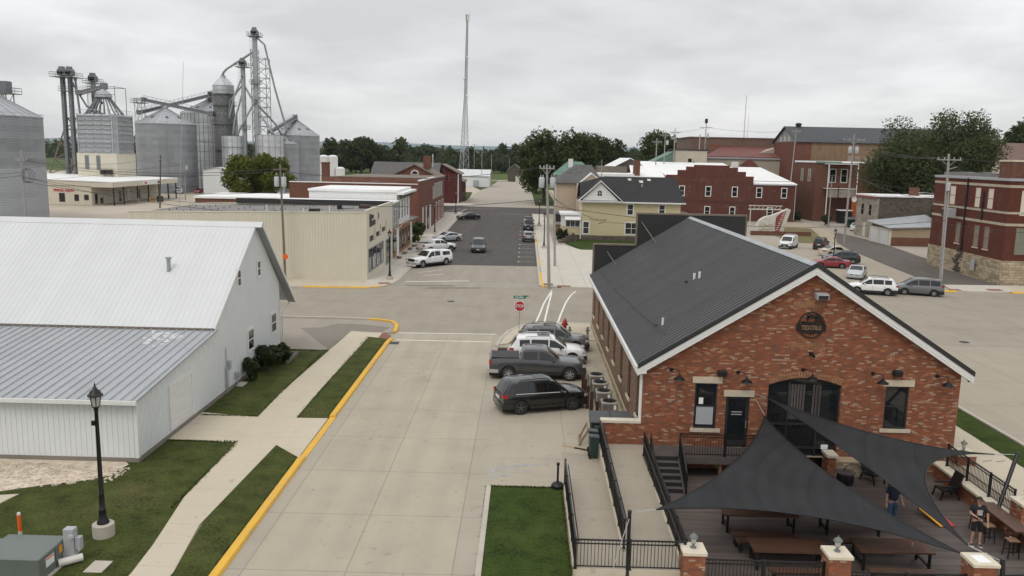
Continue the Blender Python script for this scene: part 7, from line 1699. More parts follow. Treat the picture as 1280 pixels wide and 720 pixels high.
sb_.build('dry_ivy','wood_pole_dark',b)
b=bld('hill_house','cream house with a brown roof far behind the corner building',(100,175,0));MB().box(92,112,170,182,0,14.5).build('wall','cream',b);MB().extr([(91,169.5,14.5),(113,169.5,14.5),(113,176,18),(91,176,18)],(0,0,.2)).build('roof','brown_metal',b);MB().box(97,99.5,169.9,170,11,13.8).build('window','window_glass',b)
# ------------------------------------------------------------------ the grain elevator
def grain_bin(label,cx,cy,r,ze,zr,mat='galv',stiff=0,ladder=True,roofribs=28,cap=True):
 o=thing('grain_bin',label,'grain bin',(cx,cy,0),0,'grain bins of the elevator')
 m=MB();n=56;k=max(10,int(ze/.56))
 m.lathe([(r+(.03 if i%2 else 0),ze*i/k)for i in range(k+1)],(cx,cy,0),n);m.build('wall',mat,o,smooth=60)
 rm=MB();rm.lathe([(r+.12,ze-.08),(r+.12,ze+.02),(r*.07,zr),(0,zr)],(cx,cy,0),roofribs)
 for i in range(roofribs):
  a=2*PI*i/roofribs;rm.beam((cx+math.cos(a)*(r+.1),cy+math.sin(a)*(r+.1),ze+.06),(cx+math.cos(a)*r*.08,cy+math.sin(a)*r*.08,zr+.04),.07,.09)
 ro=rm.build('roof','galv_roof',o)
 if cap:MB().lathe([(r*.09,zr-.1),(r*.09,zr+.5),(r*.05,zr+.7),(0,zr+.7)],(cx,cy,0),14).build('roof_cap','galv_plain',ro)
 for a in(-1.9,-1.1,-2.6,-.4):
  x,y=cx+math.cos(a)*r*.62,cy+math.sin(a)*r*.62;z=ze+(zr-ze)*.38
  MB().obox((x,y,z+.25),(.8,.9,.45),a+PI/2,.5).build('roof_vent','steel_dark',ro)
 if stiff:
  s=MB()
  for i in range(stiff):
   a=2*PI*i/stiff;s.box(cx+math.cos(a)*(r+.06)-.05,cx+math.cos(a)*(r+.06)+.05,cy+math.sin(a)*(r+.06)-.05,cy+math.sin(a)*(r+.06)+.05,0,ze)
  for i in range(1,8):s.lathe([(r+.02,ze*i/8-.05),(r+.1,ze*i/8),(r+.02,ze*i/8+.05)],(cx,cy,0),n)
  s.build('stiffener','steel_dark',o)
 if ladder:
  a=-1.15;x,y=cx+math.cos(a)*(r+.2),cy+math.sin(a)*(r+.2);l=MB()
  for d in(-.25,.25):l.tube((x+d,y,0),(x+d,y,ze+.8),.04,.04,5)
  for i in range(int(ze/.6)):l.tube((x-.25,y,.4+i*.6),(x+.25,y,.4+i*.6),.025,.025,4)
  l.build('ladder','galv_plain',o)
  rg=MB();rg.lathe([(r+.1,ze+.5),(r+.16,ze+.5),(r+.16,ze+.56),(r+.1,ze+.56),(r+.1,ze+.5)],(cx,cy,0),n);rg.build('eave_rail','galv_plain',o)
 return o
grain_bin('huge grey grain bin cut by the left edge of the photo, nearest of all',-97.6,143,12.2,18.3,24.6,'galv_old',roofribs=40)
grain_bin('squat grey grain bin under the two crossing conveyors',-112.1,258,8.9,20.8,25.6,'galv_dark')
grain_bin('tall pale grain bin with a grid of stiffeners behind the squat one',-109.6,287,9.2,25.4,30.2,'galv_light',40)
grain_bin('right-hand grey grain bin with a conveyor reaching its peak',-83.0,300,8.1,18.9,24.4,'galv_dark')
grain_bin('small grey grain bin with a pale cone roof in front of the right-hand bin',-80.8,275,5.0,15.7,18.6,'galv_dark',cap=False)
def tank(label,cx,cy,r,z,mat,bands=5):
 o=thing('hopper_tank',label,'tank',(cx,cy,0),0,'flat-topped tanks at the receiving legs');MB().lathe([(r,0),(r,z),(r-.25,z),(r-.25,z-.6),(0,z-.6)],(cx,cy,0),36).build('wall',mat,o,smooth=60)
 s=MB()
 for i in range(1,bands+1):s.lathe([(r,z*i/bands-.06),(r+.07,z*i/bands),(r,z*i/bands+.06)],(cx,cy,0),36)
 for i in range(14):
  a=2*PI*i/14;s.box(cx+math.cos(a)*(r+.02)-.04,cx+math.cos(a)*(r+.02)+.04,cy+math.sin(a)*(r+.02)-.04,cy+math.sin(a)*(r+.02)+.04,0,z)
 s.build('band','steel_dark',o);return o
tank('flat-topped pale tank left of the main leg',-92.6,262,3.5,17.7,'galv_light');tank('flat-topped pale tank right of the main leg',-81.0,262,4.3,18.2,'galv_light')
o=thing('grain_dryer','tall dark perforated grain dryer tower with ring galleries','dryer',(-97.4,268,0))
MB().lathe([(3.3,0),(3.3,31)],(-97.4,268,0),28).build('wall','dryer_metal',o,smooth=60);MB().lathe([(3.3,31),(3.3,33.6),(3.45,33.6),(1.4,35.9),(.9,36.0),(.9,36.7),(0,36.8)],(-97.4,268,0),28).build('dome','galv_light',o,smooth=60)
g=MB()
for z in(31,27.5,21.5,13.5,8.0):
 g.lathe([(3.3,z),(4.0,z),(4.0,z-.15),(3.3,z-.15)],(-97.4,268,0),24);g.lathe([(3.95,z+1.0),(4.0,z+1.0),(4.0,z+1.06)],(-97.4,268,0),24)
 for i in range(14):a=2*PI*i/14;g.tube((-97.4+3.97*math.cos(a),268+3.97*math.sin(a),z),(-97.4+3.97*math.cos(a),268+3.97*math.sin(a),z+1.05),.03,.03,4)
g.build('gallery','steel_dark',o);pf=MB()
for i in range(16):a=2*PI*i/16;pf.box(-97.4+3.33*math.cos(a)-.1,-97.4+3.33*math.cos(a)+.1,268+3.33*math.sin(a)-.1,268+3.33*math.sin(a)+.1,20.5,21).box(-97.4+3.33*math.cos(a+.1)-.1,-97.4+3.33*math.cos(a+.1)+.1,268+3.33*math.sin(a+.1)-.1,268+3.33*math.sin(a+.1)+.1,24.6,25)
pf.build('air_port','galv_light',o);MB().lathe([(3.32,3),(3.34,5.6)],(-97.4,268,0),20,'z',-2.6,-1.2).build('access_panel','galv_light',o)
def platform(o,x,y,z,w,h=1.1):
 p=MB();p.box(x-w,x+w,y-w,y+w,z-.15,z)
 for dx,dy in((-w,-w),(w,-w),(w,w),(-w,w),(0,-w),(0,w),(-w,0),(w,0)):p.tube((x+dx,y+dy,z),(x+dx,y+dy,z+h),.05,.05,4)
 for zz in(z+h,z+h*.5):
  c=[(x-w,y-w,zz),(x+w,y-w,zz),(x+w,y+w,zz),(x-w,y+w,zz)]
  for i in range(4):p.tube(c[i],c[(i+1)%4],.045,.045,4)
 return p.build('platform','steel_dark',o)
def leg(label,x,y,z,w=.8,mat='steel_green',twin=0,plats=()):
 o=thing('bucket_elevator',label,'bucket elevator',(x,y,0),0,'bucket elevator legs');l=MB()
 for d in((-twin/2,twin/2)if twin else(0,)):l.box(x+d-w/2,x+d+w/2,y-.6,y+.6,0,z-1.6)
 for i in range(1,int(z/3)):
  for d in((-twin/2,twin/2)if twin else(0,)):l.box(x+d-w/2-.06,x+d+w/2+.06,y-.66,y+.66,i*3-.07,i*3+.07)
 l.build('trunk',mat,o);h=MB()
 for d in((-twin/2,twin/2)if twin else(0,)):h.box(x+d-1.0,x+d+1.0,y-.9,y+.9,z-1.6,z-.5).lathe([(0,-.9),(.95,-.9),(.95,.9),(0,.9)],(x+d,y,z-.6),14,'y').box(x+d-.6,x+d+.5,y-.6,y+.6,z+.1,z+.7)
 h.build('head','steel_dark',o);platform(o,x,y,z-2.0,1.9+twin/2)
 for zz in plats:platform(o,x,y,zz,1.5)
 ld=MB()
 for d in(-.22,.22):ld.tube((x-w/2-.5+d,y-.7,0),(x-w/2-.5+d,y-.7,z-2),.035,.035,4)
 for i in range(int((z-2)/.9)):ld.tube((x-w/2-.72,y-.7,1+i*.9),(x-w/2-.28,y-.7,1+i*.9),.03,.03,4)
 ld.build('ladder','galv_plain',o);return o
LG1=leg('tallest bucket elevator leg with a gallery at its head',-84.9,262,50.3,1.2,plats=(34,));LG2=leg('shorter bucket elevator leg left of the tallest one',-88.9,262,41.0,1.1,plats=(20,))
def lattice(o,x,y,z0,z1,w,mat='steel_dark',step=2.2,r=.06,w1=None):
 l=MB();w1=w if w1 is None else w1;W=lambda z:w+(w1-w)*(z-z0)/(z1-z0)
 C=lambda z,k:(x+W(z)*(-1,1,1,-1)[k],y+W(z)*(-1,-1,1,1)[k],z)
 for k in range(4):l.tube(C(z0,k),C(z1,k),r*1.5,r*1.5,5)
 z=z0;i=0
 while z<z1-.1:
  zn=min(z1,z+step)
  for k in range(4):
   l.tube(C(z,k),C(zn,(k+1)%4),r,r,4);l.tube(C(zn,k),C(zn,(k+1)%4),r,r,4)
  z=zn;i+=1
 return l.build('lattice',mat,o)
o=thing('lattice_tower','open steel lattice tower behind the tallest bucket elevator','tower',(-84.4,266,0));lattice(o,-84.3,266,0,42,2.0,step=3.0,r=.07);o2=thing('lattice_tower','slim open lattice mast left of the tallest bucket elevator','tower',(-86.8,266,0));lattice(o2,-87.0,268,0,45,1.0,step=2.5,r=.06)
def pipe(label,pts,r,mat='steel_green',par=None):
 o=thing('grain_spout',label,'spout',pts[0],0,'grain spouts');MB().path(pts,r,8).build('tube',mat,o)
 for p in(pts[0],pts[-1]):MB().lathe([(r,-.3),(r*1.5,-.3),(r*1.5,.3),(r,.3)],p,10).build('flange','steel_dark',o)
 return o
PX=lambda x,y,Y:None
pipe('grain spout from the tallest leg down to the dryer dome',[(-84.9,262,44),(-95.5,266,38.6),(-97.3,268,37.6),(-97.4,268,36.8)],.35)
pipe('long grain spout running from the tallest leg down its right side',[(-84.3,262,48),(-82.2,263,46),(-80.2,266,33),(-77.8,270,20),(-79,272,18.6)],.3);pipe('grain spout from the shorter leg to the right-hand flat tank',[(-88.9,262,34),(-84,262,25),(-80,262,18.7)],.3)
pipe('grain spout from the tallest leg to the small cone-roofed bin',[(-84.9,261.5,28),(-81,268,22),(-80.8,274,18.8)],.3);pipe('grain spout from the shorter leg to the left flat tank',[(-88.9,262,32),(-92,262,22.5),(-92.6,262,18.2)],.3)
pipe('slanting grain spout between the dryer gallery and the shorter leg',[(-89.2,262,33.5),(-94,264,28.5),(-95.2,266,24)],.25);pipe('grain spout from the tallest leg crossing to the left flat tank',[(-84.9,261.2,29),(-90,261,20),(-91,261.5,18)],.3)
pipe('steep grain spout from the shorter leg to the dryer side hopper',[(-89,261.5,36),(-91.5,261,30),(-93.6,262,23.5)],.28)
def conveyor(label,a,b,w=.9,h=.9):
 o=thing('conveyor',label,'conveyor',a,0,'enclosed conveyors');a=Vector(a);b=Vector(b);m=MB().beam(a,b,w,h);m.build('housing','steel_dark',o);d=b-a;n=16;r=MB();side=Vector((-d.y,d.x,0)).normalized()
 for sg in(-1,1):
  off=side*sg*.9;r.beam(a+off+Vector((0,0,1.2)),b+off+Vector((0,0,1.2)),.06,.06)
  for i in range(n+1):p=a.lerp(b,i/n)+off;r.tube(p+Vector((0,0,-.3)),p+Vector((0,0,1.2)),.04,.04,4)
 r.beam(a+Vector((0,0,-.5)),b+Vector((0,0,-.5)),1.9,.12);r.build('walkway','galv_plain',o);MB().obox(tuple(b),(1.4,1.4,1.6)).obox(tuple(a),(1.3,1.3,1.3)).build('drive_head','steel_dark',o);return o
conveyor('conveyor rising to the peak of the pale stiffened bin',(-120.3,258,24.3),(-108.5,286,31.8));conveyor('conveyor falling from the left gantry to the dryer',(-118.5,257.5,28.2),(-100.4,265,24.6));conveyor('conveyor rising to the peak of the right-hand bin',(-88,285,19.8),(-83.2,299.5,25.5))
o=thing('gantry','small steel gantry at the left end of the crossing conveyors','gantry',(-120.5,256,0));lattice(o,-119.6,257,0,28.5,1.1,'galv_plain',3,.06);platform(o,-119.6,257,27.2,1.9)
o=thing('drive_tower','drive tower on the peak of the pale stiffened bin','drive tower',(-108.6,286,30));MB().box(-109.2,-107.9,285.3,286.7,30,33).build('drive_head','steel_dark',o)
# mill with the ribbed overhead bins
o=thing('feed_mill','corrugated overhead bins on a cream block with a fan of spouts on top','mill',(-109.5,215,0))
MB().box(-117.2,-106.8,214.9,225.6,0,11.8).build('base_block','cream',o)
hx=[(-116.6,215),(-107.6,215),(-106.7,216),(-106.7,224.4),(-107.6,225.3),(-116.6,225.3)];m=MB();m.prism(hx,11.8,21.8)
for z in[12.3+i*1.15 for i in range(9)]:
 for k_ in range(4):m.hexa([(-116.4+k_*2.2,214.8,z-.22),(-114.4+k_*2.2,214.8,z-.22),(-114.4+k_*2.2,215,z-.22),(-116.4+k_*2.2,215,z-.22),(-116.2+k_*2.2,214.55,z),(-114.6+k_*2.2,214.55,z),(-114.6+k_*2.2,215,z+.35),(-116.2+k_*2.2,215,z+.35)])
 for k_ in range(4):m.hexa([(-106.7,216.2+k_*2.05,z-.22),(-106.5,216.2+k_*2.05,z-.22),(-106.5,218.0+k_*2.05,z-.22),(-106.7,218.0+k_*2.05,z-.22),(-106.7,216.3+k_*2.05,z+.3),(-106.25,216.4+k_*2.05,z),(-106.25,217.8+k_*2.05,z),(-106.7,217.9+k_*2.05,z+.3)])
for x,y in hx:m.box(x-.15,x+.15,y-.15,y+.15,11.8,21.9)
m.build('overhead_bin','galv',o);r_=MB()
for i in range(7):r_.tube((-116.5+i*1.6,215,21.8),(-116.5+i*1.6,215,23),.05,.05,4).tube((-106.8,215.2+i*1.6,21.8),(-106.8,215.2+i*1.6,23),.05,.05,4)
r_.tube((-116.5,215,23),(-106.8,215,23),.05,.05,4);r_.tube((-106.8,215,23),(-106.8,225,23),.05,.05,4);r_.build('guard_rail','galv_plain',o)
fan=MB()
for i in range(22):
 a=2*PI*i/22;fan.path([(-112.0+.8*math.cos(a),220.2+.8*math.sin(a),27.6),(-112.0+2.0*math.cos(a),220.2+1.8*math.sin(a),25.8),(-112.0+4.8*math.cos(a),220.2+4.6*math.sin(a),21.8)],.18,6)
fan.build('spout_fan','steel_dark',o);MB().lathe([(.5,28.6),(2.0,27.2),(2.2,26.4),(1.2,26.0)],(-112.0,220.2,0),18).build('distributor','galv_plain',o);fr2=MB()
for x in(-114.8,-107.6):
 for y in(217.5,223.5):fr2.tube((x,y,21.8),(x,y,29),.09,.09,5)
fr2.tube((-114.8,217.5,29),(-107.6,217.5,29),.08,.08,5);fr2.tube((-114.8,217.5,27),(-107.6,217.5,27),.06,.06,5);fr2.tube((-114.8,223.5,29),(-107.6,223.5,29),.08,.08,5).tube((-114.8,217.5,29),(-114.8,223.5,29),.08,.08,5).tube((-107.6,217.5,29),(-107.6,223.5,29),.08,.08,5);fr2.build('frame','steel_dark',o)
for x in(-114.6,-111.6):MB().box(x-.5,x+.5,214.8,214.9,7.6,11.2).build('louvre','steel_dark',o)
MB().box(-110.6,-109.6,213.5,214.8,6.4,7.6).build('vent_unit','dark_iron',o);MB().box(-108.9,-107.9,213.5,214.8,6.4,7.6).build('vent_unit','dark_iron',o)
conveyor('conveyor from the twin leg to the top of the feed mill',(-119.5,222,27.6),(-111.8,220.4,29.3),.8,.8)
leg('twin-trunk bucket elevator beside the feed mill',-122.6,222,33.6,.8,'steel_dark',2.0,(28,));leg('single bucket elevator behind the twin-trunk one',-118.6,228,32.6,.8,'steel_dark')
o=thing('lattice_tower','splayed dark steel support at the foot of the twin-trunk elevator','tower',(-123,226,0));lattice(o,-122.5,226,2,21,6.5,'shingle_brown',4,.14,1.6)
pipe('grain spout from the twin-trunk elevator into the mill top',[(-121,222,30),(-117.5,222,24),(-112,220,21.9)],.25,'steel_dark');pipe('steep grain spout inside the twin-trunk elevator frame',[(-120.2,222,31),(-118.8,221,20),(-117.6,219,13)],.28,'steel_dark')
pipe('grain spout dropping from the single elevator to the mill roof',[(-118.5,228,30),(-115.5,224,26.5),(-113,221.5,25)],.25,'steel_dark')
o=thing('drive_tower','dark drive head on the far side of the huge left bin','drive tower',(-105,170,0));lattice(o,-108.3,172,0,24,1.3,'steel_dark',3,.08);MB().box(-109.6,-107,171,173,24,26.4).build('drive_head','steel_dark',o);platform(o,-108.3,172,24,2.4)
# the association office with its canopy
o=bld('association_office','long cream office with a canopy on posts and red letters on its end wall',(-110,189.5,0))
MB().box(-128,-100.5,189.5,225,0,4.6).build('wall','cream',o);MB().extr([(-128.3,189.2,6.0),(-95.2,189.2,5.3),(-95.2,225.3,5.3),(-128.3,225.3,6.0)],(0,0,.2)).build('roof','membrane_white',o);MB().extr([(-128,189.3,4.5),(-100.4,189.3,4.5),(-100.4,189.3,5.35),(-128,189.3,5.95)],(0,.21,0)).build('parapet','cream',o);MB().box(-100.4,-95.3,189.25,189.5,4.2,5.3).box(-95.45,-95.2,189.5,225,4.2,5.29).build('canopy_fascia','cream',o);MB().box(-100.3,-95.4,189.6,225,4.2,4.35).build('canopy_ceiling','shingle_brown',o)
for y in(190.2,195,202,208,214,219.5,224.5):MB().box(-95.75,-95.5,y-.12,y+.12,0,4.2).build('post','dark_iron',o)
text_mesh('wall_lettering',"PPING ASS'N",.86,'sign_red',o,(-106.9,189.46,3.3),FACE_S,.03,bold=.02)
for x,w_,z_,h_ in((-107.4,1.2,1.7,1.9),(-104.0,.9,1.7,1.4),(-101.7,.9,1.8,1.1)):window(o,'S',(x,189.5,z_),w_,h_,'dark_trim','window_glass',False,.06)
for y,w_,h_,m_ in((191.5,1.2,2.3,'window_glass'),(194,1.2,1.2,'window_glass'),(203,1.3,2.4,'window_glass'),(207.5,2.0,3.0,'white_trim'),(213,1.2,2.4,'window_glass')):window(o,'E',(-100.5,y,.3+h_/2),w_,h_,'grey_trim',m_,False,.1)
sgp=MB().box(-95.2,-95.12,204,214.5,4.35,5.2).build('canopy_sign','sign_white',o);MB().box(-95.12,-95.1,205.0,206.2,4.55,5.0).build('sign_mark','sign_red',sgp);MB().box(-95.12,-95.1,212.3,213.4,4.5,5.05).build('sign_mark','dark_trim',sgp)
for y in(200,206.3,209.2,218):tag(MB().tube((-94.6,y,0),(-94.6,y,1.2),.18,.18,8).build('bollard','kerb_concrete' if y in(200,218)else 'board_yellow'),{200:'pale bollard under the middle of the office canopy',206.3:'yellow bollard before the office door, nearer one',209.2:'yellow bollard before the office door, farther one',218:'pale bollard under the far part of the office canopy'}[y],'bollard','bollards at the office canopy')
tag(MB().box(-93.2,-92,207,208.2,0,1.4).build('bin','bin_green'),'dark green bin by the office canopy pole','bin')
o=bld('metal_shed','small white metal shed with a low roof left of the round tree',(-94.5,250,0));ribwall('wall',[(-98.0,250,0),(-90,250,0),(-90,250,7.0),(-94,250,7.9),(-98.0,250,7.0)],-1,'white_metal',o,.5);MB().box(-98,-90,250.13,262,0,7.0).build('side_walls','white_metal',o);MB().extr([(-98.3,249.8,6.95),(-94,249.8,8.0),(-94,262,8.0),(-98.3,262,6.95)],(0,0,.12)).extr([(-89.7,249.8,6.95),(-94,249.8,8.0),(-94,262,8.0),(-89.7,262,6.95)],(0,0,.12)).build('roof','white_roof_metal',o)
for i,(x,y,r,z)in enumerate(((-80.6,330,2.0,11.6),(-77.2,331,2.0,11.6),(-73.8,329,1.8,7.0),(-84.0,331,2.0,11.0))):
 o=thing('white_tank',['white upright tank touching the right-hand bin','white upright tank second from the right','short white tank at the right end of the row','white upright tank half behind the right-hand bin'][i],'tank',(x,y,0),0,'white liquid tanks');MB().lathe([(r,0),(r,z),(r*.5,z+.5),(0,z+.6)],(x,y,0),22).build('shell','white_siding',o,smooth=50);MB().box(x-.25,x+.25,y-r-.06,y-r+.1,1.0,z*.6).build('gauge','grey_trim' if i==0 else 'white_trim',o)
# ------------------------------------------------------------------ trees and plants
def crown_mesh(name,blobs,n,leaf,mat,seed,droop=0.,flat=1.0):
 """leaf sprigs spread through the volume of several uneven clumps"""
 r=np.random.default_rng(seed)
 vol=np.array([b[3]**2.2 for b in blobs]);vol/=vol.sum();idx=r.choice(len(blobs),n,p=vol);B=np.array(blobs)[idx]
 d=r.normal(size=(n,3));d/=np.linalg.norm(d,axis=1)[:,None]
 rad=B[:,3]*(r.random(n)**.42)*(1+.12*r.normal(size=n)*(r.random(n)<.2))
 bump=1+.16*np.sin(d[:,0]*7+B[:,0]*3)*np.cos(d[:,2]*6+B[:,1]*2)
 P=B[:,:3]+d*(rad*bump)[:,None]*np.array([1,1,flat]);P[:,2]-=droop*np.abs(d[:,0])*B[:,3]*.2
 ax=d+r.normal(size=(n,3))*.8+np.array([0,0,.35]);ax/=np.linalg.norm(ax,axis=1)[:,None]
 t1=np.cross(ax,r.normal(size=(n,3)));t1/=np.linalg.norm(t1,axis=1)[:,None];t2=np.cross(ax,t1)
 s=leaf*(.5+r.random(n))[:,None];k=(.45+.4*r.random(n))[:,None]
 a=P-t1*s*.5;b=P+t2*s*k*.5-t1*s*.08+ax*s*.14;c=P+t1*s*.55-ax*s*.1;e=P-t2*s*k*.5+t1*s*.1+ax*s*.1
 V=np.stack([a,b,c,e],1).reshape(-1,3);V[:,2]=np.maximum(V[:,2],.02);F=np.arange(4*n).reshape(-1,4)
 me=bpy.data.meshes.new(name);me.vertices.add(4*n);me.vertices.foreach_set('co',V.ravel());me.loops.add(4*n);me.loops.foreach_set('vertex_index',F.ravel());me.polygons.add(n);me.polygons.foreach_set('loop_start',np.arange(n)*4);me.polygons.foreach_set('loop_total',np.full(n,4));me.update();me.materials.append(M[mat]);return me
def trunk_mb(h,r,blobs,seed,lean=0.):
 rr=random.Random(seed);m=MB();top=(lean,0,h);m.path([(0,0,-.2),(0,0,.3),(lean*.4,0,h*.5),top],[r*1.5,r*1.05,r*.85,r*.6],9)
 for b in blobs:
  st=rr.uniform(.55,1.0);p0=Vector((lean*st,0,h*st));p1=Vector(b[:3]);mid=p0.lerp(p1,.5)+Vector((rr.uniform(-.3,.3),rr.uniform(-.3,.3),b[3]*.12));m.path([p0,mid,p1],[r*.45,r*.28,r*.08],6)
 return m
def blobs_for(w,h0,h1,n,seed,core=.62,top=.5):
 r=random.Random(seed);out=[];hc=(h0+h1)/2;hh=(h1-h0)/2;out.append((0,0,hc,min(w,hh)*core))
 for i in range(n):
  a=r.random()*2*PI;u=r.uniform(-.85,.95);q=math.sqrt(max(0,1-u*u))*r.uniform(.55,.85);rad=min(w,hh)*r.uniform(.26,.46)
  out.append((math.cos(a)*q*(w-rad*.6),math.sin(a)*q*(w-rad*.6),hc+u*(hh-rad*.75),rad))
 return out
def tree(name,label,x,y,w,h0,h1,n=3500,leaf=.6,mat='leaf_mid',seed=1,group=None,nb=14,tr=.3,cat='tree',rz=0.,flat=1.0):
 o=local_thing(name,label,cat,group);bl=blobs_for(w,h0,h1,nb,seed)
 me=crown_mesh('crown',bl,n,leaf,mat,seed,flat=flat);c=bpy.data.objects.new('crown',me);COL.objects.link(c);c.parent=o
 trunk_mb(max(.4,h0+(h1-h0)*.25),tr,bl,seed).build('trunk','bark',o,smooth=60);place(o,(x,y,0),rz);return o
tree('round_tree','round yellow-green tree in front of the grain bins',-66.4,205,12.4,.6,12.6,16000,.6,'leaf_bush',3,nb=26,tr=.35)
tree('oak_tree','broad dark oak standing alone in the field behind the white shop',-95.5,480,17,4.0,22.0,6500,1.5,'leaf_dark',5,nb=26,tr=1.0)
tree('maple_tree','big leafy maple left of the pair above the peach house',5.5,238,9.4,1.0,22.0,12000,.75,'leaf_mid',8,nb=26,tr=.5)
tree('maple_tree','taller bushy maple directly behind the green-roofed house',14.0,233,8.4,1.5,21.0,10000,.75,'leaf_mid',12,nb=24,tr=.5);tree('maple_tree','dark rounded maple at the right of the group beyond the green-roofed house',23.5,252,8.2,2.0,22.5,9000,.8,'leaf_dark',14,nb=22,tr=.5)
tree('maple_tree','lower dark maple filling the gap left of the brown gabled store',30,262,6.5,1.5,15,4000,.8,'leaf_dark',15,nb=16);tree('maple_tree','small maple beside the far end of the street',3.6,300,4.5,2,14,2600,.8,'leaf_mid',16,nb=12)
tree('willow_tree','large drooping tree behind the stone store, left half of the pair',76.0,165,10.0,1.5,22.5,30000,.44,'leaf_willow',21,nb=30,tr=.6);tree('willow_tree','large airy tree behind the limestone-based building, right half of the pair',85.0,163,9.8,2.0,25.5,30000,.44,'leaf_willow',25,nb=32,tr=.6);tree('willow_tree','dark low tree wedged between the stone store and the corner building',72.5,139,5.2,1.0,9.5,4200,.45,'leaf_dark',27,nb=16)
tree('pine_tree','dark pine showing at the right edge above the hill house',136,232,6.0,12,26.5,2600,.8,'leaf_dark',33,nb=14);tree('maple_tree','rounded tree showing over the long brown hall roof',48,300,9.5,8,23.5,3500,1.0,'leaf_mid',35,nb=18)
tree('columnar_shrub','round dark shrub in front of the red brick shop row',-17.0,131.6,1.6,.1,2.7,2600,.28,'leaf_mid',41,cat='shrub',nb=12,tr=.12);tree('leafy_shrub','small light green bush beside the white porch',-16.5,124,.9,.05,1.5,700,.25,'leaf_bush',42,cat='shrub',nb=8,tr=.08);tree('leafy_shrub','dark hedge mound by the yellow house porch',6.2,132.4,1.5,.05,2.0,1500,.25,'leaf_dark',44,cat='shrub',nb=10,tr=.1)
tree('leafy_shrub','green weeds by the skip at the lane mouth',65.0,178,1.9,.05,2.4,1300,.3,'leaf_dark',45,cat='shrub',nb=9,tr=.1);tree('leafy_shrub','green weeds growing at the foot of the dirt lane fence',61.5,186.5,1.6,.05,2.6,1200,.3,'leaf_dark',46,cat='shrub',nb=9,tr=.1);tree('leafy_shrub','reddish green shrub behind the grey wheelie bins',62.3,121,2.0,.05,2.6,1800,.28,'leaf_mid',47,cat='shrub',nb=10,tr=.1)
# the two bushes against the barn: needles, sprawling
BG='bushes against the barn gable'
tree('juniper_bush','sprawling green juniper under the barn window',-15.55,48.9,1.15,.02,1.6,4200,.17,'needle',51,BG,cat='shrub',nb=16,tr=.08,flat=.95);tree('juniper_bush','low juniper spilling over the planter edge at the barn corner',-15.5,50.9,1.0,.02,1.35,3200,.17,'needle',52,BG,cat='shrub',nb=14,tr=.08);tree('juniper_bush','small upright bush beside the meter boxes',-15.9,46.7,.6,.02,1.5,1500,.16,'needle',53,BG,cat='shrub',nb=9,tr=.06)
struct('planter_edge',MB().box(-15.0,-14.85,50.6,52.9,0,.22).box(-16.3,-14.85,52.9,53.05,0,.22),'wood_pole');struct('ground_slab',MB().box(-16.3,-15.9,45.2,46.0,0,.08),'kerb_concrete')
# tree line beyond the fields: individual trees, four shapes shared
FT=[]
for i,(w,h,m_,s)in enumerate(((9,15,'leaf_far',61),(11,18,'leaf_dark',62),(8,13,'leaf_far',63),(12,17,'leaf_far',64))):
 o=local_thing('field_tree','tree','tree','tree line beyond the fields');bl=blobs_for(w,.5,h,18,s);me=crown_mesh('crown',bl,2300,1.9,m_,s);c=bpy.data.objects.new('crown',me);COL.objects.link(c);c.parent=o;trunk_mb(h*.4,.5,bl[:5],s).build('trunk','bark',o);FT.append(o)
rr=random.Random(99);used=set();spots=[]
for i in range(78):spots.append((-230+i*6.0+rr.uniform(-4,4),640+rr.uniform(-30,60)))
for i in range(30):spots.append((-260+i*14+rr.uniform(-5,5),760+rr.uniform(-20,40),rr.randrange(4),rr.uniform(1.1,1.4)))
spots.append((-152,330,1,1.15));spots.append((-160,345,3,1.1))
for i in range(13):spots.append((-190+i*10+rr.uniform(-3,3),560+rr.uniform(-15,15)))
for i in range(14):spots.append((60+i*17+rr.uniform(-5,5),420+rr.uniform(-20,40)))
for(x,y,k_,s_)in((-62,470,3,.72),(-42,480,0,.85),(-46,500,1,.9),(-27,490,0,.7),(-120,520,1,1.2),(-70,520,0,1.15),(-105,560,3,1.35),(-80,550,1,1.3)):spots.append((x,y,k_,s_))
for i,sp_ in enumerate(spots):
 k_=sp_[2]if len(sp_)>2 else rr.randrange(4);s_=sp_[3]if len(sp_)>2 else rr.uniform(.72,1.12);lb='one of the rounded green trees lining the fields far beyond the town'
 if k_ not in used:used.add(k_);o=FT[k_];place(o,(sp_[0],sp_[1],0),rr.random()*6);o.scale=(s_,)*3;o['label']=lb
 else:copy_tree(FT[k_],(sp_[0],sp_[1],0),rr.random()*6,lb,scale=s_)
for k_ in range(4):
 if k_ not in used:place(FT[k_],(-300+k_*15,650,0));FT[k_]['label']='one of the rounded green trees lining the fields far beyond the town'
bl=[(random.uniform(-900,900),random.uniform(900,1150),random.uniform(4,9),random.uniform(9,16))for _ in range(380)]
me=crown_mesh('distant_woods',bl,15000,7.0,'leaf_far',77);o=bpy.data.objects.new('distant_woods',me);COL.objects.link(o);tag(o,kind='stuff')
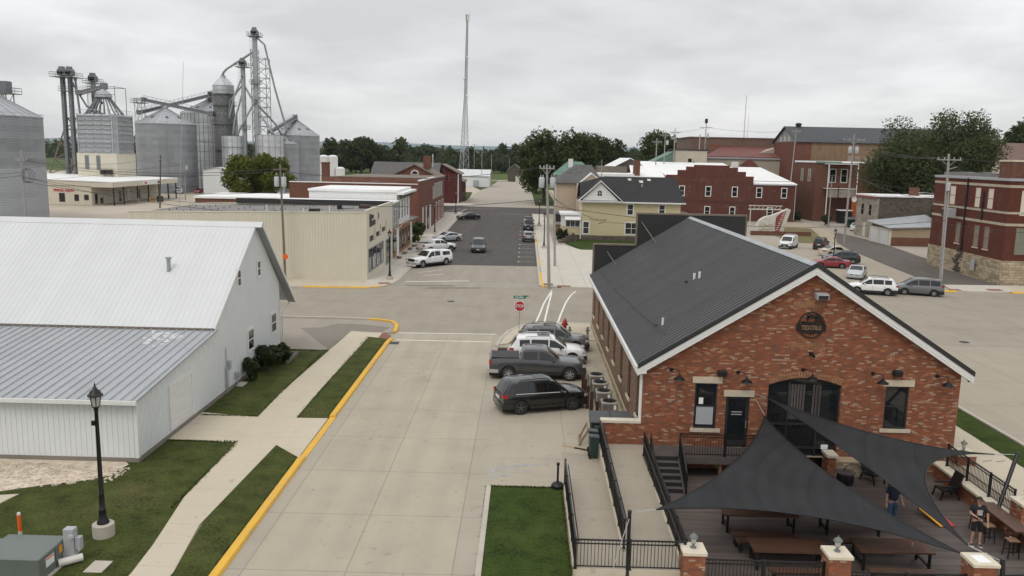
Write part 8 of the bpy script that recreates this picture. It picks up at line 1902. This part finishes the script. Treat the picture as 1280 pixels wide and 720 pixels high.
# ------------------------------------------------------------------ poles and wires
def pole(label,base,top,r=.16,arm=None,mat='pole_grey',trafo=0,armdir=(1,0),low=None,grp='wooden utility poles',cat='utility pole'):
 o=thing('utility_pole',label,cat,base,0,grp);b=Vector(base);t_=Vector(top);MB().tube(b,t_,r,r*.62,10).build('pole',mat,o,smooth=50);d=Vector((armdir[0],armdir[1],0)).normalized();ends=[]
 for(k,w)in(arm or[]):
  c=b.lerp(t_,k);a=MB().beam(c-d*w/2+Vector((0,-.15,0)),c+d*w/2+Vector((0,-.15,0)),.1,.12).build('crossarm',mat,o);ins=MB()
  for u in(-.46,-.2,.2,.46):p=c+d*w*u+Vector((0,-.15,.06));ins.lathe([(0,0),(.05,0),(.07,.1),(.05,.16),(.06,.2),(0,.24)],tuple(p),8);ends.append(tuple(p+Vector((0,0,.22))))
  ins.build('insulator','insulator',a);MB().beam(c-d*w*.3+Vector((0,-.15,-.05)),c+Vector((0,-.1,-.7)),.03,.05).beam(c+d*w*.3+Vector((0,-.15,-.05)),c+Vector((0,-.1,-.7)),.03,.05).build('brace',mat,a)
 for i in range(trafo):
  c=b.lerp(t_,.86)+d*(.55 if i%2==0 else-.55)+Vector((0,-.2 if i<2 else .4,-.35*(i//2)));m=MB().lathe([(0,-.55),(.26,-.55),(.29,-.5),(.29,.4),(.22,.5),(0,.52)],tuple(c),14);tr_=m.build('transformer','transformer',o,smooth=40)
  MB().lathe([(0,.5),(.05,.5),(.06,.72),(0,.75)],(c.x-.12,c.y,c.z),8).lathe([(0,.5),(.05,.5),(.06,.72),(0,.75)],(c.x+.12,c.y,c.z),8).build('bushing','insulator',tr_)
 return o
pole('tall wooden pole with two grey transformers on the north-east street corner',(2.73,83.2,0),(2.15,83.2,12.6),.17,[(.97,1.5)],trafo=2);pole('tall pale pole with a wide crossarm beside the grey minivan',(46.67,91.2,0),(46.1,91.2,14.6),.2,[(.955,2.6)],trafo=0)
MB_=thing('line_equipment','cutout switches and conduit on the tall pale pole','switchgear',(46.4,91,9));MB().tube((46.55,90.9,1.2),(46.4,90.95,10.5),.06,.06,8).build('conduit','util_grey',MB_);MB().lathe([(0,0),(.2,0),(.22,.8),(0,.9)],(46.2,90.8,10.6),12).build('canister','transformer',MB_);MB().beam((46.0,90.9,12.9),(46.9,90.8,13.2),.06,.06).build('bracket','util_grey',MB_)
pole('pale pole with twin transformers at the head of the alley',(53.5,137.2,0),(53.7,137.2,18.0),.2,[(.95,3.6)],trafo=2);al=pole('dark alley pole with a curved street light arm',(58.6,118.0,0),(58.9,118.0,10.6),.16,mat='wood_pole_dark')
MB().path([(58.8,118,8.6),(57.8,117.6,9.3),(56.2,117.0,9.5)],.05,6).build('light_arm','util_grey',al);MB().obox((55.8,116.9,9.45),(.7,.3,.14)).build('light_head','transformer',al);MB().box(58.45,58.5,117.6,117.85,2.0,2.7).build('notice','sign_white',al)
wp=pole('dark pole with two transformers behind the barn gable',(-28.3,95.7,0),(-28.7,84.9,11.2),.15,mat='wood_pole_dark');bpy.data.objects.remove(wp.children[0])if False else None
wp.location=(0,0,0)
for ch in list(wp.children):bpy.data.objects.remove(ch)
ORI[wp.name]=(-24.75,84.0,0);wp.location=(-24.75,84.0,0);MB().tube((-24.72,84.0,0),(-24.98,84.0,12.1),.14,.1,10).build('pole','wood_pole',wp,smooth=50)
for dx in(-.36,.36):
 tr_=MB().lathe([(0,-.5),(.24,-.5),(.26,-.42),(.26,.42),(.2,.5),(0,.52)],(-24.95+dx,83.8,10.3),14).build('transformer','transformer',wp,smooth=40);MB().lathe([(0,.6),(.05,.6),(.06,.85),(0,.88)],(-24.95+dx,83.8,10.3),8).build('bushing','insulator',tr_)
MB().beam((-25.7,83.9,11.5),(-24.3,83.9,11.6),.1,.1).build('crossarm','wood_pole',wp);MB().lathe([(.0,-.02),(.3,-.02),(.3,.02),(0,.02)],(-24.6,83.75,2.6),8,'y').build('round_sign','marker_orange',wp)
pole('brown pole standing in front of the office canopy',(-82.9,185.6,0),(-82.2,185.6,11.9),.17,[(.9,.8)],mat='wood_pole_dark');pole('short grey pole with a white transformer in the elevator yard',(-90,217,0),(-89.7,217,9.8),.15,[(.93,1.2)],trafo=1);pole('pole with coiled cables in front of the huge left bin',(-64.5,105,0),(-64.4,105,12.8),.17,[(.9,1.4)],trafo=0)
cw=thing('cable_coil','looped black cable hanging on the pole before the huge left bin','cable',(-64.2,104.7,10));c_=MB()
for i in range(3):c_.path([(-63.8+i*.25+(.5+.1*i)*math.cos(u),104.6,9.6+.9*math.sin(u))for u in[k2*2*PI/14 for k2 in range(15)]],.03,4)
c_.build('loops','wire',cw)
for i,(x,z,w,l)in enumerate(((32.3,18.4,2.4,'far pole left of the group beyond the white sloping roof'),(35.0,20.3,2.6,'far pole second from the left beyond the green steep roof'),(38.1,21.2,2.8,'far pole with a wide crossarm above the tall beige box'),(46.8,22.8,3.2,'far pole with a dark canister top in front of the long brown hall'))):pole(l,(x,206+i*4,0),(x,206+i*4,z),.17,[(.95,w)],trafo=1 if i in(1,3)else 0)
MB_=tag(MB().lathe([(0,0),(.35,0),(.4,.5),(.35,1.1),(0,1.2)],(46.8,218,22.8),12).build('canister','dark_iron'),'dark canister topping the far pole before the long brown hall','canister')
pole('thin pole left of the tall brick hall gable',(60.5,190,0),(61.2,190,20.8),.16,[(.97,2.0)]);pole('thin grey pole between the green roof and the white store roof',(16.2,176,0),(16.2,176,13.0),.12);pole('weathered pole behind the tall transformer pole',(3.9,100,0),(3.6,100,9.6),.15);pole('grey pole standing by the stone store gable',(63.5,172,0),(63.5,172,10.5),.14)
for i,(x,y,h)in enumerate(((-18.5,352,14.5),(-15.0,366,13.5),(-8.5,436,12),(-26,420,19))):pole(['thin pole before the low white shed','slightly shorter thin pole right of the white shed','distant thin pole by the country road','tall thin mast with a short arm behind the white shed'][i],(x,y,0),(x,y,h),.16,[(.97,2.2)]if i==3 else None)
o=thing('whip_antenna','thin leaning aerial behind the office canopy','antenna',(-84,200,0));MB().tube((-84.5,200,0),(-82.0,200,34.0),.09,.04,6).build('mast','util_grey',o)
o=thing('radio_mast','thin mast with side aerials above the long brown hall','antenna',(67,260,0));MB().tube((68.2,262,19),(68.2,262,33.5),.12,.08,6).tube((69.3,262,19),(69.3,262,28),.05,.04,6).build('mast','util_grey',o);MB().box(68,69.4,261.9,262.1,20,20.2).build('bracket','util_grey',o)
# lattice communications tower
o=thing('communications_tower','very tall slim lattice tower with an antenna cluster at its head','tower',(-29.2,392,0));lw_=MB();TX,TY,TH=-29.2,392.,77.0
def tw(z):return 3.0*(1-z/40)+.75*(z/40)if z<40 else .75-.35*(z-40)/37
def tc(z,k):a=2*PI*k/3+.5;return(TX+(z/TH)*.9+tw(z)*math.cos(a),TY+tw(z)*math.sin(a),z)
z=0.
while z<TH:
 zn=min(TH,z+max(1.6,tw(z)*1.5))
 for k in range(3):
  lw_.tube(tc(z,k),tc(zn,k),.15,.15,5);lw_.tube(tc(z,k),tc(zn,(k+1)%3),.075,.075,4);lw_.tube(tc(zn,k),tc(z,(k+1)%3),.075,.075,4);lw_.tube(tc(zn,k),tc(zn,(k+1)%3),.075,.075,4)
 z=zn
lw_.build('lattice','galv_plain',o);an=MB()
for k in range(5):a=k*1.25;an.box(TX+.9+math.cos(a)*1.0-.2,TX+.9+math.cos(a)*1.0+.2,TY+math.sin(a)*1.0-.2,TY+math.sin(a)*1.0+.2,74.5,77.4)
an.lathe([(0,77),(1.1,77),(1.1,77.15),(0,77.15)],(TX+.9,TY,0),12);an.tube((TX+.9,TY,77),(TX+.9,TY,79),.07,.05,5);an.build('antenna_cluster','sign_white',o);a2=MB()
for z_,s_ in((58,1),(48.5,-1),(40.5,1)):a2.lathe([(0,-.3),(.5,-.15),(.6,.1)],(TX+z_/TH*.9+s_*.9,TY-.9,z_),12,'y')
a2.build('dish','sign_white',o)
def wire(label,a,b,sag,r=.026,grp='overhead wires'):
 a=Vector(a);b=Vector(b);n=22;o=MB().path([a.lerp(b,i/n)-Vector((0,0,sag*4*(i/n)*(1-i/n)))for i in range(n+1)],r,4).build('overhead_wire','wire');tag(o,label,'wire',grp)
W_=[((46.1,91.1,14.2),(53.7,137,17.2),.9),((44.9,91.1,14.1),(52.2,137,17.1),.9),((47.3,91.1,14.1),(95,70,13.5),1.2),((46.2,91.0,12.9),(95,72,12.8),1.2),((46.4,91,9.3),(53.6,137,11.8),.8),((46.5,91,7.4),(2.6,83.2,8.5),1.4),((46.5,91,6.9),(95,80,6.2),.9),
 ((53.7,137,17.2),(61.1,190,20.3),1.0),((52.2,137,17.1),(60.2,190,20.2),1.0),((53.7,137,12.5),(70,190,11),1.0),((53.6,137,11),(58.8,118,9.9),.5),((53.7,137,13),(66.3,190,12.6),.8),((58.8,118,9.6),(56,100,8.6),.4),((58.8,118,9.2),(66,148,7.6),.5),
 ((2.2,83.2,12.2),(3.6,100,9.4),.3),((2.2,83.2,10.2),(9.6,133,5.0),1.0),((2.3,83.2,9.6),(16.9,132.9,3.1),1.0),((2.2,83.1,12.3),(16.2,176,12.8),1.4),((1.6,83.1,12.3),(-25.4,84,11.4),1.0),((2.3,83.1,9.2),(-25.6,84,8.5),.8),((-25.4,84,11.6),(-64.4,105,11.6),1.0),((-25.0,84,11.4),(-64.0,105,11.4),1.1),((-25.6,84,9.2),(-64.4,105,9.4),.9),((-25.6,84,7.9),(-64.4,105,8.9),.7),
 ((-64.4,105,11.6),(-89.7,217,9.6),1.4),((-64.4,105,11.8),(-82.2,185,11.6),1.2),((-64.4,105,10),(-110,95,9),1.0),((-64.4,105,9.6),(-110,92,6.4),.8),((-64.4,105,9.4),(-30,86,6.9),.5),((-82.2,185,11.2),(-89.7,217,9.4),.4),((-82.2,185,9.4),(-116,190,5.4),.5),
 ((32.3,206,17.6),(35.0,210,19.4),.1),((35.0,210,19.4),(38.1,214,20.2),.1),((38.1,214,20.2),(46.8,218,21.8),.3),((46.8,218,21.8),(61.1,190,20.3),.7),((34.5,184.98,4.5),(60.0,184.9,4.3),.35)]
for i,(a,b,s_)in enumerate(W_):wire('thin dark overhead wire strung between the utility poles and buildings',a,b,s_)
lp_=MB().path([(10.5,132.9,3.6),(11.2,131.5,3.5),(12.0,130,3.6),(12.8,128,3.9),(12.2,126,3.6),(11.5,127,3.3),(12.0,129,3.3)],.04,5).build('cable_bundle','wire');tag(lp_,'looped thick cable hanging before the yellow house wall','cable')
# ------------------------------------------------------------------ camera, sky, light
cam=bpy.data.cameras.new('camera');co=bpy.data.objects.new('camera',cam);COL.objects.link(co)
Rg,Up,Fw=Vector((.9996507894525335,.016387949749378967,.020730032559996312)),Vector((-.023075244896365026,.1590595122733841,.986999293124532)),Vector((-.012877585949993008,.9871329731390626,-.15938212296783957))
mt_=Matrix((Rg,Up,-Fw)).transposed().to_4x4();mt_.translation=Vector((0,0,13.4));co.matrix_world=mt_
cam.sensor_width=36;cam.lens=28.8;cam.clip_end=20000;cam.clip_start=.1;S.camera=co
w=bpy.data.worlds.new('World');S.world=w;w.use_nodes=True;nt=w.node_tree;nt.nodes.clear();L=nt.links.new
out=nt.nodes.new('ShaderNodeOutputWorld');bg=nt.nodes.new('ShaderNodeBackground');L(bg.outputs[0],out.inputs[0])
sky=nt.nodes.new('ShaderNodeTexSky');sky.sky_type='NISHITA';sky.sun_disc=False;sky.sun_elevation=math.radians(52);sky.sun_rotation=math.radians(205);sky.air_density=1.2;sky.dust_density=2.0
bg.inputs[1].default_value=.1
tc_=nt.nodes.new('ShaderNodeTexCoord');sp3=nt.nodes.new('ShaderNodeSeparateXYZ');L(tc_.outputs['Generated'],sp3.inputs[0])
def mth(op,a,b=None,clamp=False):
 n=nt.nodes.new('ShaderNodeMath');n.operation=op;n.use_clamp=clamp
 for i,v in enumerate((a,b)):
  if v is None:continue
  if isinstance(v,(int,float)):n.inputs[i].default_value=v
  else:L(v,n.inputs[i])
 return n.outputs[0]
zz=mth('ADD',mth('MAXIMUM',sp3.outputs[2],0.0),.2)
cb_=nt.nodes.new('ShaderNodeCombineXYZ');L(mth('DIVIDE',sp3.outputs[0],zz),cb_.inputs[0]);L(mth('DIVIDE',sp3.outputs[1],zz),cb_.inputs[1])
def nz(sc,det,rough,dist=0.,off=0.):
 n=nt.nodes.new('ShaderNodeTexNoise');n.inputs['Scale'].default_value=sc;n.inputs['Detail'].default_value=det;n.inputs['Roughness'].default_value=rough;n.inputs['Distortion'].default_value=dist
 if off:
  m=nt.nodes.new('ShaderNodeMapping');m.inputs['Location'].default_value=(off,off*.6,0);L(cb_.outputs[0],m.inputs[0]);L(m.outputs[0],n.inputs['Vector'])
 else:L(cb_.outputs[0],n.inputs['Vector'])
 return n.outputs[0]
cl=mth('ADD',mth('MULTIPLY',nz(.8,5,.5,.6,3.1),.7),mth('MULTIPLY',nz(2.6,5,.55,.3,7.),.3))
rp=nt.nodes.new('ShaderNodeValToRGB');L(cl,rp.inputs[0]);e=rp.color_ramp.elements;e[0].position=.38;e[0].color=(6.7,6.85,7.0,1);e[1].position=.62;e[1].color=(9.5,9.5,9.6,1)
# an overcast dome is brighter towards the zenith
zen=mth('ADD',1.0,mth('MULTIPLY',mth('POWER',mth('MAXIMUM',sp3.outputs[2],0.0),1.5),.55))
vm=nt.nodes.new('ShaderNodeVectorMath');vm.operation='SCALE';L(rp.outputs[0],vm.inputs[0]);L(zen,vm.inputs['Scale'])
# thinner, bluer cloud just above the horizon lets some sky through
hz=mth('SUBTRACT',1.0,mth('MULTIPLY',mth('MAXIMUM',sp3.outputs[2],0.0),6.0),True)
mx=nt.nodes.new('ShaderNodeMix');mx.data_type='RGBA';L(mth('ADD',.06,mth('MULTIPLY',hz,.12)),mx.inputs[0]);L(vm.outputs[0],mx.inputs[6]);L(sky.outputs[0],mx.inputs[7]);L(mx.outputs[2],bg.inputs[0])
sl=bpy.data.lights.new('sun','SUN');sl.energy=1.0;sl.angle=math.radians(28);sl.color=(1,.95,.87);so=bpy.data.objects.new('sun',sl);COL.objects.link(so)
az=math.radians(205);el=math.radians(52);sd=Vector((math.sin(az)*math.cos(el),math.cos(az)*math.cos(el),math.sin(el)));so.rotation_euler=(-sd).to_track_quat('-Z','Y').to_euler();so.location=(0,-40,80)
v=S.view_settings;v.view_transform='Standard';v.look='None';v.gamma=1;v.use_curve_mapping=False;v.exposure=0.0
S.render.engine='CYCLES';S.cycles.use_denoising=True;S.cycles.max_bounces=6;S.cycles.diffuse_bounces=3;S.cycles.glossy_bounces=3;S.cycles.transparent_max_bounces=4;S.cycles.caustics_reflective=False;S.cycles.caustics_refractive=False;S.cycles.use_adaptive_sampling=True;S.cycles.adaptive_threshold=.02
# the damp air that pales the far ridges
M['haze_air']=bpy.data.materials.new('haze_air');hm_=M['haze_air'];hm_.use_nodes=True;hn=hm_.node_tree;hn.nodes.clear();ho=hn.nodes.new('ShaderNodeOutputMaterial');pv=hn.nodes.new('ShaderNodeVolumePrincipled');pv.inputs['Color'].default_value=(.86,.9,.95,1);pv.inputs['Density'].default_value=.00004;hn.links.new(pv.outputs[0],ho.inputs['Volume'])
tag(MB().box(-5900,5900,-250,5600,-4,140).build('haze','haze_air'),kind='stuff')
